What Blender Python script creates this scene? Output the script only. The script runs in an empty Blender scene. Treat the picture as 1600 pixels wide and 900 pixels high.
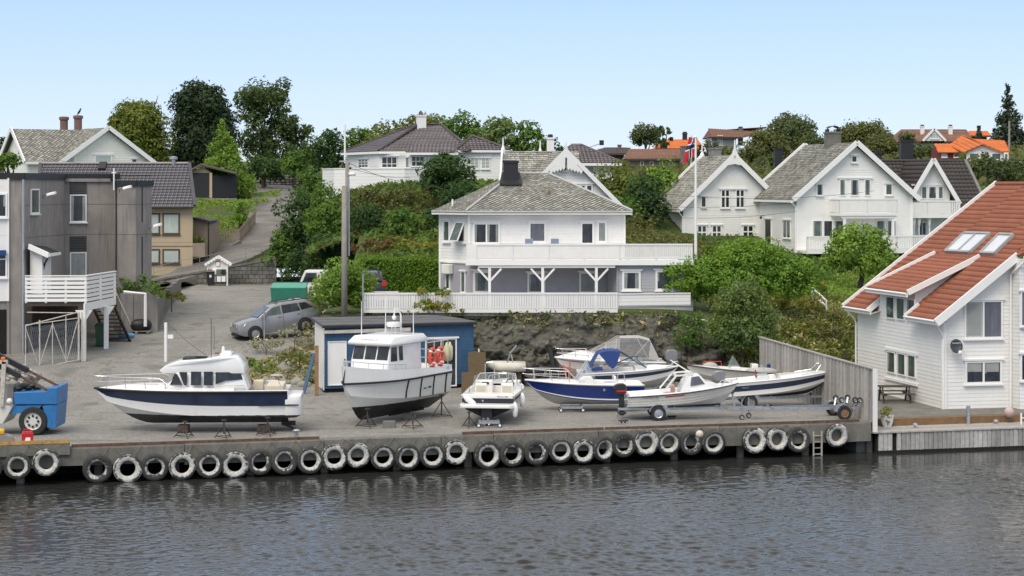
import bpy, bmesh, math, random
import numpy as np
from mathutils import Vector, Matrix
sc = bpy.context.scene
R = math.radians
# ------------------------------------------------------------------ camera
FPX, HZ, CH = 3100.0, 290.0, 11.35      # focal length in photo pixels, horizon row, camera height above datum
WZ, DZ = 0.30, 1.60                     # water level, quay level
cam_d = bpy.data.cameras.new("camera"); cam = bpy.data.objects.new("camera", cam_d)
sc.collection.objects.link(cam); sc.camera = cam
cam.location = (0, 0, CH); cam.rotation_euler = (R(90), 0, 0)
cam_d.sensor_width = 36; cam_d.lens = FPX / 1600 * 36; cam_d.shift_y = -(450 - HZ) / 1600
cam_d.clip_start = 1; cam_d.clip_end = 6000
# ------------------------------------------------------------------ light
SUN_EL, SUN_AZ = 52.0, 205.0            # azimuth clockwise from +Y (the view direction): behind the camera, a little left
w = bpy.data.worlds.new("World"); sc.world = w; w.use_nodes = True
nt = w.node_tree; nt.nodes.clear()
sky = nt.nodes.new('ShaderNodeTexSky'); sky.sky_type = 'NISHITA'; sky.sun_disc = False
sky.sun_elevation = R(SUN_EL); sky.sun_rotation = R(SUN_AZ)
sky.altitude = 0; sky.air_density = 1.0; sky.dust_density = 0.2; sky.ozone_density = 3.0
veil = nt.nodes.new('ShaderNodeMixRGB'); veil.inputs[0].default_value = 0.80      # thin bright cloud veil over the clear sky, whiter higher up
tcw = nt.nodes.new('ShaderNodeTexCoord'); sepw = nt.nodes.new('ShaderNodeSeparateXYZ'); rw_ = nt.nodes.new('ShaderNodeValToRGB')
nt.links.new(tcw.outputs['Generated'], sepw.inputs[0]); nt.links.new(sepw.outputs[2], rw_.inputs[0])
e_ = rw_.color_ramp.elements; e_[0].position = 0.0; e_[0].color = (.50, .59, .715, 1); e_[1].position = .55; e_[1].color = (.765, .75, .73, 1); e2_ = e_.new(.10); e2_.color = (.31, .455, .715, 1)
vs_ = nt.nodes.new('ShaderNodeVectorMath'); vs_.operation = 'SCALE'; vs_.inputs['Scale'].default_value = 10.0; nt.links.new(rw_.outputs[0], vs_.inputs[0]); nt.links.new(vs_.outputs[0], veil.inputs[2])
bg = nt.nodes.new('ShaderNodeBackground'); bg.inputs[1].default_value = 0.125
wo = nt.nodes.new('ShaderNodeOutputWorld')
nt.links.new(sky.outputs[0], veil.inputs[1]); nt.links.new(veil.outputs[0], bg.inputs[0]); nt.links.new(bg.outputs[0], wo.inputs[0])
sd = bpy.data.lights.new("sun", 'SUN'); sd.energy = 2.0; sd.angle = R(34); sd.color = (1, 0.915, 0.80)
sun = bpy.data.objects.new("sun", sd); sc.collection.objects.link(sun)
az, el = R(SUN_AZ), R(SUN_EL)
sun_dir = Vector((math.sin(az) * math.cos(el), math.cos(az) * math.cos(el), math.sin(el)))
sun.rotation_euler = sun_dir.to_track_quat('Z', 'Y').to_euler()
sc.view_settings.view_transform = 'Standard'; sc.view_settings.look = 'None'
sc.view_settings.exposure = 0.27; sc.view_settings.gamma = 1
sc.render.engine = 'CYCLES'
sc.cycles.use_denoising = True
sc.cycles.max_bounces = 6; sc.cycles.transparent_max_bounces = 12
# ------------------------------------------------------------------ helpers
rnd = random.Random(7); nrng = np.random.default_rng(11)
COL = sc.collection.objects
ORG = {}                                # world origin of each thing, inherited by its parts
def V(*a): return Vector(a)
def P(px, py, Y):                       # a point of the place, from its direction in the photo and its distance
    return Vector(((px - 800) * Y / FPX, Y, CH - (py - HZ) * Y / FPX))
def PX(px, Y): return (px - 800) * Y / FPX
def PZ(py, Y): return CH - (py - HZ) * Y / FPX
def G(px, py, z=DZ):                    # the point of the level z that shows at px, py
    Y = (CH - z) * FPX / (py - HZ); return Vector((PX(px, Y), Y, z))
def tag(o, label=None, cat=None, group=None, kind=None):
    if label: o['label'] = label
    if cat: o['category'] = cat
    if group: o['group'] = group
    if kind: o['kind'] = kind
    return o
def thing(name, label, cat, loc=(0, 0, 0), rotz=0, group=None):
    o = bpy.data.objects.new(name, None); COL.link(o); o.empty_display_size = .2
    o.location = loc; o.rotation_euler = (0, 0, rotz); ORG[o.name] = Vector(loc) if rotz == 0 else Vector(loc)
    return tag(o, label, cat, group)
class MB:
    def __init__(s): s.v = []; s.f = []; s.m = []
    def add(s, vs, fs, mi=0):
        b = len(s.v); s.v.extend(Vector(q) for q in vs); s.f.extend([tuple(b + i for i in f) for f in fs]); s.m.extend([mi] * len(fs)); return s
    def poly(s, pts, mi=0): return s.add(pts, [tuple(range(len(pts)))], mi)
    def hexa(s, p, mi=0):               # eight corners: bottom ring, top ring
        return s.add(p, [(3, 2, 1, 0), (4, 5, 6, 7), (0, 1, 5, 4), (1, 2, 6, 5), (2, 3, 7, 6), (3, 0, 4, 7)], mi)
    def box(s, x0, x1, y0, y1, z0, z1, mi=0):
        return s.hexa([(x0, y0, z0), (x1, y0, z0), (x1, y1, z0), (x0, y1, z0), (x0, y0, z1), (x1, y0, z1), (x1, y1, z1), (x0, y1, z1)], mi)
    def cbox(s, c, sx, sy, sz, rz=0, mi=0):
        c = Vector(c); ca, sa = math.cos(rz), math.sin(rz); p = []
        for z in (-sz / 2, sz / 2):
            for x, y in ((-1, -1), (1, -1), (1, 1), (-1, 1)):
                X, Yy = x * sx / 2, y * sy / 2; p.append(c + Vector((X * ca - Yy * sa, X * sa + Yy * ca, z)))
        return s.hexa(p, mi)
    def bar(s, a, b, w, h, up=(0, 0, 1), mi=0):   # rectangular bar from a to b
        a, b = Vector(a), Vector(b); d = (b - a)
        if d.length < 1e-6: return s
        d.normalize(); up = Vector(up)
        if abs(d.dot(up)) > .98: up = Vector((0, 1, 0)) if abs(d.y) < .9 else Vector((1, 0, 0))
        r = d.cross(up).normalized(); u = r.cross(d).normalized()
        q = [(-1, -1), (1, -1), (1, 1), (-1, 1)]
        return s.hexa([e + r * (x * w / 2) + u * (y * h / 2) for e in (a, b) for x, y in q], mi)
    def tube(s, pts, r, n=6, mi=0, closed=False, caps=True):
        pts = [Vector(p) for p in pts]; rr = r if isinstance(r, (list, tuple)) else [r] * len(pts)
        b = len(s.v); N = len(pts); prev = None
        for i, p in enumerate(pts):
            if closed: d = pts[(i + 1) % N] - pts[i - 1]
            else: d = pts[min(i + 1, N - 1)] - pts[max(i - 1, 0)]
            d = d.normalized() if d.length > 1e-9 else Vector((0, 0, 1))
            up = prev if prev is not None and abs(prev.dot(d)) < .95 else (Vector((0, 0, 1)) if abs(d.z) < .9 else Vector((0, 1, 0)))
            x = d.cross(up).normalized(); y = x.cross(d).normalized(); prev = y
            for k in range(n):
                a = 2 * math.pi * k / n; s.v.append(p + (x * math.cos(a) + y * math.sin(a)) * rr[i])
        for i in range(N if closed else N - 1):
            for k in range(n):
                j = (i + 1) % N
                s.f.append((b + i * n + k, b + i * n + (k + 1) % n, b + j * n + (k + 1) % n, b + j * n + k)); s.m.append(mi)
        if caps and not closed:
            s.f.append(tuple(b + k for k in range(n))[::-1]); s.f.append(tuple(b + (N - 1) * n + k for k in range(n))); s.m += [mi, mi]
        return s
    def lathe(s, prof, n=20, c=(0, 0, 0), axis='z', mi=0, closed=False):   # prof: (radius, height) pairs
        b = len(s.v); c = Vector(c); N = len(prof)
        for r, h in prof:
            for k in range(n):
                a = 2 * math.pi * k / n; x, y = r * math.cos(a), r * math.sin(a)
                s.v.append(c + (Vector((x, y, h)) if axis == 'z' else Vector((x, h, y)) if axis == 'y' else Vector((h, x, y))))
        for i in range(N if closed else N - 1):
            for k in range(n):
                j = (i + 1) % N
                s.f.append((b + i * n + k, b + i * n + (k + 1) % n, b + j * n + (k + 1) % n, b + j * n + k)); s.m.append(mi)
        return s
    def loft(s, rings, caps=True, mi=0, closed=True):
        b = len(s.v); n = len(rings[0])
        for r in rings: s.v.extend(Vector(p) for p in r)
        for i in range(len(rings) - 1):
            for k in range(n if closed else n - 1):
                s.f.append((b + i * n + k, b + i * n + (k + 1) % n, b + (i + 1) * n + (k + 1) % n, b + (i + 1) * n + k)); s.m.append(mi)
        if caps:
            s.f.append(tuple(b + k for k in range(n))[::-1]); s.f.append(tuple(b + (len(rings) - 1) * n + k for k in range(n))); s.m += [mi, mi]
        return s
    def prism(s, poly, y0, y1, mi=0):   # polygon in x,z pushed through y
        n = len(poly); return s.add([(x, y0, z) for x, z in poly] + [(x, y1, z) for x, z in poly],
            [tuple(range(n)), tuple(range(2 * n - 1, n - 1, -1))] + [(k + n, (k + 1) % n + n, (k + 1) % n, k) for k in range(n)], mi)
    def ball(s, c, rx, ry=None, rz=None, n=10, m=6, mi=0):
        ry = ry or rx; rz = rz or rx; b = len(s.v); c = Vector(c)
        for i in range(m + 1):
            t = math.pi * i / m
            for k in range(n):
                a = 2 * math.pi * k / n; s.v.append(c + Vector((rx * math.sin(t) * math.cos(a), ry * math.sin(t) * math.sin(a), rz * math.cos(t))))
        for i in range(m):
            for k in range(n): s.f.append((b + i * n + k, b + i * n + (k + 1) % n, b + (i + 1) * n + (k + 1) % n, b + (i + 1) * n + k)); s.m.append(mi)
        return s
    def build(s, name, mat, parent=None, smooth=False, local=False, kind=None, bevel=0, label=None):
        off = Vector((0, 0, 0)) if (parent is None or local) else ORG.get(parent.name, Vector((0, 0, 0)))
        me = bpy.data.meshes.new(name)
        me.from_pydata([tuple(q - off) for q in s.v], [], s.f)
        for mm in (mat if isinstance(mat, (list, tuple)) else [mat]): me.materials.append(mm)
        if any(s.m): me.polygons.foreach_set('material_index', s.m)
        if smooth: me.shade_smooth()
        me.validate(); me.update()
        o = bpy.data.objects.new(name, me); COL.link(o)
        if bevel:
            md = o.modifiers.new('bevel', 'BEVEL'); md.width = bevel; md.segments = 2; md.limit_method = 'ANGLE'; md.angle_limit = R(40)
        if smooth == 'auto':
            me.shade_smooth(); md = o.modifiers.new('split', 'EDGE_SPLIT'); md.split_angle = R(38)
        if parent is not None:
            o.parent = parent; ORG[o.name] = ORG.get(parent.name, Vector((0, 0, 0)))
        if kind: o['kind'] = kind
        if label: o['label'] = label
        return o
def part(parent, name, mat, fn, **k):
    m = MB(); fn(m); return m.build(name, mat, parent, **k)
def share(src, parent, loc, rot=(0, 0, 0), scale=None, name=None):   # a copy that shares its mesh
    o = src.copy(); COL.link(o); o.parent = parent; o.location = loc; o.rotation_euler = rot
    if scale: o.scale = scale
    return o
def copy_tree(o, parent=None):
    c = o.copy(); COL.link(c); c.parent = parent
    for ch in [q for q in o.children]: copy_tree(ch, c)
    return c
def fast_mesh(name, verts, quads, mat, parent=None, kind=None, smooth=False):
    verts = np.asarray(verts, dtype=np.float32).reshape(-1, 3); quads = np.asarray(quads, dtype=np.int32)
    if parent is not None: verts = verts - np.array(ORG.get(parent.name, (0, 0, 0)), dtype=np.float32)
    k = quads.shape[1]; me = bpy.data.meshes.new(name); me.vertices.add(len(verts)); me.vertices.foreach_set('co', verts.ravel())
    me.loops.add(quads.size); me.loops.foreach_set('vertex_index', quads.ravel()); me.polygons.add(len(quads))
    me.polygons.foreach_set('loop_start', np.arange(0, quads.size, k, dtype=np.int32))
    me.materials.append(mat); me.update(calc_edges=True)
    if smooth: me.shade_smooth()
    o = bpy.data.objects.new(name, me); COL.link(o)
    if parent is not None: o.parent = parent; ORG[o.name] = ORG.get(parent.name, Vector((0, 0, 0)))
    if kind: o['kind'] = kind
    return o
# ------------------------------------------------------------------ materials
def hexc(r, g, b): return tuple(((c / 255) / 12.92 if c <= 10 else (((c / 255) + .055) / 1.055) ** 2.4) for c in (r, g, b))
class NT:
    def __init__(s, name):
        s.m = bpy.data.materials.new(name); s.m.use_nodes = True; s.t = s.m.node_tree; s.n = s.t.nodes
        s.b = s.n['Principled BSDF']; s.tc = s.n.new('ShaderNodeTexCoord')
    def link(s, a, b): s.t.links.new(a, b)
    def node(s, typ, **k):
        n = s.n.new(typ)
        for a, v in k.items(): setattr(n, a, v)
        return n
    def noise(s, scale, detail=4, rough=.6, vec=None, stretch=None):
        n = s.node('ShaderNodeTexNoise'); n.inputs['Scale'].default_value = scale; n.inputs['Detail'].default_value = detail; n.inputs['Roughness'].default_value = rough
        src = vec if vec is not None else s.tc.outputs['Object']
        if stretch:
            mp = s.node('ShaderNodeMapping'); mp.inputs['Scale'].default_value = stretch; s.link(src, mp.inputs[0]); src = mp.outputs[0]
        s.link(src, n.inputs['Vector']); return n.outputs['Fac']
    def ramp(s, fac, stops):
        r = s.node('ShaderNodeValToRGB'); e = r.color_ramp.elements
        while len(e) < len(stops): e.new(.5)
        for q, (p, c) in zip(e, stops): q.position = p; q.color = (*c, 1) if len(c) == 3 else c
        s.link(fac, r.inputs[0]); return r.outputs[0]
    def mix(s, fac, a, b, mode='MIX'):
        n = s.node('ShaderNodeMixRGB', blend_type=mode)
        for i, q in ((0, fac), (1, a), (2, b)):
            if isinstance(q, (int, float)): n.inputs[i].default_value = q
            elif isinstance(q, tuple): n.inputs[i].default_value = (*q, 1) if len(q) == 3 else q
            else: s.link(q, n.inputs[i])
        return n.outputs[0]
    def math(s, op, a, b=None):
        n = s.node('ShaderNodeMath', operation=op)
        for i, q in ((0, a), (1, b)):
            if q is None: continue
            if isinstance(q, (int, float)): n.inputs[i].default_value = q
            else: s.link(q, n.inputs[i])
        return n.outputs[0]
    def bump(s, h, strength=.3, dist=.02):
        n = s.node('ShaderNodeBump'); n.inputs['Strength'].default_value = strength; n.inputs['Distance'].default_value = dist
        s.link(h, n.inputs['Height']); s.link(n.outputs[0], s.b.inputs['Normal'])
    def set(s, **k):
        for a, v in k.items():
            i = s.b.inputs[{'rough': 'Roughness', 'metal': 'Metallic', 'col': 'Base Color', 'spec': 'Specular IOR Level', 'alpha': 'Alpha', 'ior': 'IOR', 'coat': 'Coat Weight'}[a]]
            if isinstance(v, (int, float)): i.default_value = v
            elif isinstance(v, tuple): i.default_value = (*v, 1)
            else: s.link(v, i)
        return s
def mat(name, c, rough=.6, var=.12, scale=2.5, bump=0, metal=0, island=0, dirt=None, spec=.5, streak=None, bscale=30, coat=0, objvar=0):
    q = NT(name)
    lo = tuple(x * (1 - var) for x in c); hi = tuple(min(.95, x * (1 + var)) for x in c)
    col = q.ramp(q.noise(scale), [(.3, lo), (.7, hi)])
    if island:
        g = q.node('ShaderNodeNewGeometry').outputs['Random Per Island']
        col = q.mix(1.0, col, q.ramp(g, [(0, (1 - island,) * 3), (1, (1 + island * .6,) * 3)]), 'MULTIPLY')
    if objvar:
        g = q.node('ShaderNodeObjectInfo').outputs['Random']
        col = q.mix(1.0, col, q.ramp(g, [(0, (1 - objvar,) * 3), (1, (1 + objvar * .5,) * 3)]), 'MULTIPLY')
    if dirt:
        dc, amt, ds = dirt; col = q.mix(q.math('MULTIPLY', q.ramp(q.noise(ds, 6, .7), [(.5, (0, 0, 0)), (.72, (1, 1, 1))]), amt), col, dc)
    if streak:
        dc, amt = streak; col = q.mix(q.math('MULTIPLY', q.ramp(q.noise(3.0, 5, .7, stretch=(1.6, 1.6, .12)), [(.5, (0, 0, 0)), (.75, (1, 1, 1))]), amt), col, dc)
    q.set(col=col, rough=rough, metal=metal, spec=spec, coat=coat)
    if bump: q.bump(q.noise(bscale, 4, .7), bump)
    return q.m
m_white = mat('white_paint', (.82, .805, .77), .55, .03, 1.2, dirt=((.55, .53, .48), .18, 1.1), streak=((.6, .59, .55), .18))
m_cream = mat('cream_paint', (.80, .785, .70), .6, .04, 1.2, streak=((.55, .54, .48), .25))
m_trim = mat('white_trim', (.85, .84, .81), .5, .02, 2, streak=((.6, .59, .56), .12))
m_lilac = mat('grey_lilac_render', (.36, .35, .38), .8, .06, 2, bump=.15)
m_greyboard = mat('grey_board_paint', (.40, .405, .43), .6, .05, 2)
m_conc = mat('concrete', (.175, .168, .145), .9, .25, 1.3, bump=.5, bscale=18, dirt=((.10, .10, .075), .7, 2.2), streak=((.09, .085, .06), .5))
m_concd = mat('concrete_facade', (.275, .25, .23), .92, .14, .8, bump=.5, bscale=40, streak=((.13, .112, .10), .75), dirt=((.36, .33, .30), .45, .5))
m_gravel = None
m_black = mat('black_steel', (.018, .018, .02), .5, .2, 4)
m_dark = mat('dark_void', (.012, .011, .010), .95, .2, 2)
m_galv = mat('galvanised_steel', (.46, .475, .49), .38, .18, 12, metal=.75)
m_chrome = mat('stainless_tube', (.72, .70, .69), .22, .05, 6, metal=.85)
m_rust = mat('rusty_steel', (.115, .065, .045), .85, .45, 5, bump=.3, dirt=((.23, .145, .09), .6, 9))
m_yrust = mat('yellow_rusted_paint', (.50, .30, .09), .8, .3, 3, dirt=((.12, .05, .025), .9, 6))
m_gel = mat('white_gelcoat', (.82, .81, .785), .18, .025, 1.5, spec=.5, coat=.3, streak=((.62, .58, .5), .14))
m_gelg = mat('grey_white_gelcoat', (.62, .60, .55), .3, .06, 1.5, streak=((.42, .39, .33), .35))
m_navy = mat('navy_gelcoat', (.020, .032, .070), .25, .25, 2, coat=.3)
m_blue = mat('royal_blue_gelcoat', (.010, .032, .17), .2, .12, 2, coat=.4)
m_anti = mat('black_antifouling', (.022, .02, .019), .8, .35, 4, dirt=((.12, .10, .07), .5, 5))
m_antib = mat('green_black_antifouling', (.015, .045, .06), .8, .3, 4)
m_rubber = mat('black_rubber', (.02, .02, .02), .75, .3, 8, bump=.3)
m_canvas = mat('blue_canvas', (.022, .055, .20), .85, .15, 5, bump=.2)
m_canvasg = mat('grey_canvas', (.42, .40, .38), .85, .08, 5, bump=.2)
m_cush = mat('cream_cushion', (.62, .55, .43), .7, .06, 5)
m_wood = mat('weathered_wood', (.40, .375, .34), .9, .15, 6, island=.25, objvar=.28, streak=((.16, .145, .125), .6), bump=.3)
m_piling = mat('weathered_piling', (.47, .455, .42), .9, .15, 6, objvar=.35, streak=((.12, .11, .095), .6), bump=.4)
m_timber = mat('brown_timber', (.20, .115, .055), .8, .2, 4, bump=.3)
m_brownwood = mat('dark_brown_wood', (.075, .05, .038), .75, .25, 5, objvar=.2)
m_osb = mat('particle_board', (.135, .095, .05), .9, .35, 25, bump=.2)
m_bluepaint = mat('blue_board_paint', (.030, .088, .175), .65, .14, 1.5, dirt=((.06, .13, .22), .4, 2), streak=((.02, .055, .11), .35))
m_bluemach = mat('blue_machine_paint', (.025, .16, .40), .4, .14, 2, dirt=((.05, .07, .09), .45, 3))
m_red = mat('red_plastic', (.50, .018, .02), .35, .1, 3)
m_orange = mat('orange_plastic', (.75, .16, .02), .4, .1, 3)
m_bouy = mat('orange_red_lifebelt', (.68, .10, .055), .6, .12, 4)
m_yellow = mat('yellow_paint', (.65, .36, .04), .5, .15, 4)
m_greenp = mat('green_container_paint', (.028, .20, .135), .45, .12, 2, dirt=((.05, .13, .1), .5, 3))
m_greend = mat('dark_green_plastic', (.02, .07, .03), .5, .1, 3)
m_slate = mat('mossy_grey_slate', (.34, .33, .285), .85, .2, .9, island=.45, dirt=((.17, .175, .115), .6, 1.6))
m_slatew = mat('pale_weathered_slate', (.44, .43, .375), .85, .15, .8, island=.42, dirt=((.24, .24, .165), .55, 1.4))
m_slated = mat('darker_grey_slate', (.25, .245, .21), .85, .2, 1.0, island=.48, dirt=((.40, .37, .27), .55, .8))
m_under = mat('dark_slate_underlay', (.085, .085, .07), .95, .2, 2)
m_redtile = mat('red_clay_tile', (.30, .102, .055), .8, .12, 1.2, island=.12, dirt=((.22, .09, .06), .5, 3))
m_oratile = mat('bright_orange_tile', (.62, .17, .045), .8, .1, 1.5, island=.1)
m_browntile = mat('brown_tile', (.20, .105, .07), .8, .15, 1.5, island=.15)
m_dktile = mat('dark_brown_tile', (.062, .05, .046), .6, .15, 1.5, island=.2)
m_gltile = mat('glazed_grey_brown_tile', (.072, .056, .062), .32, .25, 1.2, island=.3, spec=.7)
m_bltile = mat('dark_blue_grey_tile', (.055, .05, .062), .34, .2, 1.2, island=.2, spec=.7)
m_beige = mat('beige_render', (.46, .365, .245), .9, .06, 1.5, bump=.2)
m_beigew = mat('beige_boards', (.27, .215, .165), .85, .1, 2)
m_brickc = mat('brown_brick', (.19, .11, .09), .9, .25, 6)
m_greyst = mat('grey_stone', (.21, .20, .185), .95, .25, 3, bump=.5, objvar=.3, island=.3)
m_wallst = mat('wall_block', (.155, .15, .135), .95, .25, 3, bump=.4, island=.3)
m_bark = mat('bark', (.085, .065, .05), .95, .3, 5, bump=.5)
m_polew = mat('grey_pole_wood', (.28, .26, .225), .9, .15, 3, streak=((.15, .135, .11), .6), bump=.3)
m_rope = mat('rope', (.22, .195, .15), .95, .2, 20)
m_grating = mat('metallic_grey_paint', (.27, .27, .275), .32, .05, 3, metal=.35, coat=.5)
m_carblk = mat('dark_car_paint', (.02, .022, .026), .25, .1, 3, metal=.3, coat=.6)
m_tyre = mat('car_tyre', (.022, .022, .022), .8, .2, 8)
m_alu = mat('wheel_rim', (.42, .39, .36), .4, .15, 6, metal=.6)
m_cable = mat('black_cable', (.05, .05, .055), .7, .1, 5)
m_tailr = mat('red_lamp_lens', (.6, .015, .015), .2, .05, 5)
m_lampw = mat('clear_lamp_lens', (.75, .75, .72), .15, .05, 5)
def glass_mat(name, c=(.025, .028, .032), rough=.06, var=.5):
    q = NT(name); k_ = q.math('ADD', q.math('MULTIPLY', q.noise(1.2, 3), .6), q.math('MULTIPLY', q.noise(2.2, 3, .6, stretch=(3.5, 3.5, .35)), .4)); col = q.ramp(k_, [(.38, tuple(x * (1 - var) for x in c)), (.5, c), (.62, tuple(x * (1 + 1.6 * var) for x in c))])
    return q.set(col=col, rough=rough, spec=.5).m
m_glass = glass_mat('dark_window_glass')
m_glassw = glass_mat('window_glass_with_curtain', (.26, .28, .27), .12, .2)
m_glassg = glass_mat('window_glass_green_tint', (.075, .105, .09), .08, .4)
m_glassl = glass_mat('window_glass_pale_blind', (.42, .46, .42), .15, .08)
m_glassp = glass_mat('window_glass_lilac_sky', (.13, .13, .155), .05, .2)
def clear_mat(name, tint, a):
    q = NT(name); q.set(col=tint, rough=.05, alpha=a, spec=.6); return q.m
m_screen = clear_mat('clear_windscreen', (.45, .5, .5), .35)
m_smoke = clear_mat('smoked_windscreen', (.03, .035, .04), .75)
m_vinyl = clear_mat('clear_vinyl', (.5, .5, .48), .30)
# ------------------------------------------------------------------ ground, water, quay
from mathutils import noise as mnoise
UQ = V(.968, .2506, 0); VQ = V(-.2506, .968, 0); QA = P(110, 700, 73.7); QA.z = 0
def Q(u, v, z=DZ): p = QA + UQ * u + VQ * v; p.z = z; return p
def qu(px):                             # distance along the quay edge that shows at column px
    k = (px - 800) / FPX; return (k * QA.y - QA.x) / (UQ.x - k * UQ.y)
AQ = math.atan2(UQ.y, UQ.x)
def sstep(a, b, x): t = np.clip((x - a) / (b - a), 0, 1); return t * t * (3 - 2 * t)
def z_yard(X, Y):
    X = np.asarray(X, float); Y = np.asarray(Y, float)
    road = np.interp(Y, [80, 86, 90, 95, 100, 105, 112, 120, 140, 160], [1.6, 1.6, 2.1, 2.75, 3.25, 3.62, 4.15, 4.3, 4.3, 4.4])
    bank = np.interp(Y, [95.0, 97.5, 100.5, 103], [1.6, 2.0, 3.2, 3.55]); bank = np.minimum(np.where(Y > 103, road, bank), road)
    t = sstep(-16.5, -13.5, X); z = road * (1 - t) + bank * t
    t2 = sstep(-9.6, -8.9, X); return z * (1 - t2) + 1.6 * t2
def zy(X, Y): return float(z_yard(X, Y))
def GY(px, py):                         # the point of the yard that shows at px, py
    lo, hi = 70., 150.
    for _ in range(40):
        m = (lo + hi) / 2
        if PZ(py, m) > zy(PX(px, m), m): lo = m
        else: hi = m
    return V(PX(px, lo), lo, zy(PX(px, lo), lo))
# --- the yard and quay deck: one sheet
def fbm(x, y, s, seed=0):
    return mnoise.fractal(V(x * s, y * s, seed), 1.0, 2.0, 4)
xs = np.concatenate([np.arange(-70, -32, 3.), np.arange(-32, 17.3, .5)]); ts = np.linspace(0, 1, 130) ** 1.25
vv = []
for x in xs:
    y0 = 73.7 + (x + 16.4) * .2589 + .02
    for t in ts:
        y = y0 + t * (152 - y0); z = zy(x, y); vv.append((x, y, z + (fbm(x, y, .35) * .035 if y > y0 + 1 else 0)))
nx, ny = len(xs), len(ts)
qq = [(i * ny + j, (i + 1) * ny + j, (i + 1) * ny + j + 1, i * ny + j + 1) for i in range(nx - 1) for j in range(ny - 1)]
q = NT('worn_asphalt_and_gravel')
big = q.noise(.18, 5, .6); fine = q.noise(9, 6, .75); mid = q.noise(1.1, 5, .7); trk = q.noise(.55, 4, .65, stretch=(1.0, .16, 1))
col = q.ramp(big, [(.32, (.205, .197, .175)), (.68, (.285, .275, .25))])
col = q.mix(q.math('MULTIPLY', q.ramp(trk, [(.5, (0,) * 3), (.7, (1,) * 3)]), .55), col, (.155, .148, .128))
col = q.mix(q.math('MULTIPLY', q.ramp(mid, [(.52, (0,) * 3), (.7, (1,) * 3)]), .4), col, (.33, .32, .295))
col = q.mix(.55, col, q.ramp(fine, [(.3, (.09, .086, .075)), (.7, (.42, .41, .38))]))
scar = q.noise(.9, 6, .75, stretch=(.22, 1.3, 1)); col = q.mix(q.math('MULTIPLY', q.ramp(scar, [(.56, (0,) * 3), (.66, (1,) * 3)]), .6), col, (.105, .098, .085))
vc = q.node('ShaderNodeTexVoronoi', feature='DISTANCE_TO_EDGE'); vc.inputs['Scale'].default_value = .16; wv = q.node('ShaderNodeMixRGB'); wv.inputs[0].default_value = .12; q.link(q.tc.outputs['Object'], wv.inputs[1]); nn_ = q.node('ShaderNodeTexNoise'); nn_.inputs['Scale'].default_value = .6; nn_.inputs['Detail'].default_value = 5; q.link(q.tc.outputs['Object'], nn_.inputs[0]); sc_v = q.node('ShaderNodeVectorMath', operation='SCALE'); sc_v.inputs['Scale'].default_value = 30; q.link(nn_.outputs['Color'], sc_v.inputs[0]); q.link(sc_v.outputs[0], wv.inputs[2]); q.link(wv.outputs[0], vc.inputs['Vector'])
col = q.mix(q.math('MULTIPLY', q.ramp(vc.outputs['Distance'], [(.0, (1,) * 3), (.012, (0,) * 3)]), .45), col, (.06, .055, .045)); oil = q.noise(.5, 2, .4); col = q.mix(q.math('MULTIPLY', q.ramp(oil, [(.66, (0,) * 3), (.72, (1,) * 3)]), .45), col, (.09, .085, .075))
pat = q.noise(.33, 3, .5); col = q.mix(q.math('MULTIPLY', q.ramp(pat, [(.55, (0,) * 3), (.57, (1,) * 3)]), .22), col, (.16, .155, .14))
q.set(col=col, rough=.95, spec=.25); q.bump(fine, .5, .02); m_yard = q.m
qq = [f for f in qq if vv[f[0]][0] < 14.75 - .215 * (vv[f[0]][1] - 81.75)]
fast_mesh('yard', vv, qq, m_yard, kind='structure', smooth=True)
# --- hill
road_c = [(250, 441, 141.8), (300, 424, 143.2), (345, 407, 145.5), (385, 386, 150), (412, 362, 158), (428, 335, 170), (428, 312, 183), (426, 297, 196), (424, 290, 212)]
road_p = [P(*a) for a in road_c]
pts = []
for a in road_p:
    for d in (-2.6, 0, 2.6): pts.append((a.x + d, a.y, a.z - .25))
def hp(px, py, Y): p = P(px, py, Y); pts.append((p.x, p.y, p.z))
for x in (-9, -4, 1, 6, 10): pts.append((x, 101, 4.75)); pts.append((x, 107, 4.8)); pts.append((x, 111, 5.2))
for a in [(560, 402, 118), (640, 395, 118), (560, 350, 130), (640, 350, 130), (470, 330, 150), (470, 300, 175), (600, 290, 153), (680, 290, 153), (780, 288, 158), (540, 288, 158),
          (700, 330, 132), (800, 345, 130), (900, 350, 130), (980, 360, 130), (960, 300, 150), (1050, 290, 160), (1020, 270, 225), (920, 262, 240), (1000, 248, 280), (1090, 262, 225),
          (1100, 388, 140), (1200, 393, 138), (1300, 395, 136), (1430, 395, 138), (1500, 390, 145), (1180, 290, 190), (1220, 268, 240), (1350, 262, 240), (1450, 262, 205), (1550, 262, 208),
          (1470, 234, 250), (1590, 236, 245), (1400, 300, 170), (1540, 300, 165), (1620, 300, 165), (1700, 300, 170), (1700, 240, 240),
          (20, 330, 150), (100, 310, 165), (200, 300, 180), (340, 312, 180), (410, 318, 172), (330, 345, 160), (300, 360, 155), (250, 290, 205), (400, 290, 208), (150, 285, 215), (-100, 300, 180), (-100, 280, 220),
          (500, 280, 190), (600, 268, 190), (700, 268, 190), (800, 275, 185), (850, 280, 180), (0, 270, 260), (300, 270, 260), (600, 262, 260), (850, 262, 260), (1100, 240, 285), (1300, 245, 285)]: hp(*a)
for a in [(1230, 478, 109), (1300, 470, 112), (1300, 448, 126), (1340, 446, 128), (1240, 430, 126), (1160, 430, 118), (1400, 440, 128), (1500, 440, 128), (1300, 500, 105.5), (1250, 515, 104), (1200, 500, 106)]: hp(*a)
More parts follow.
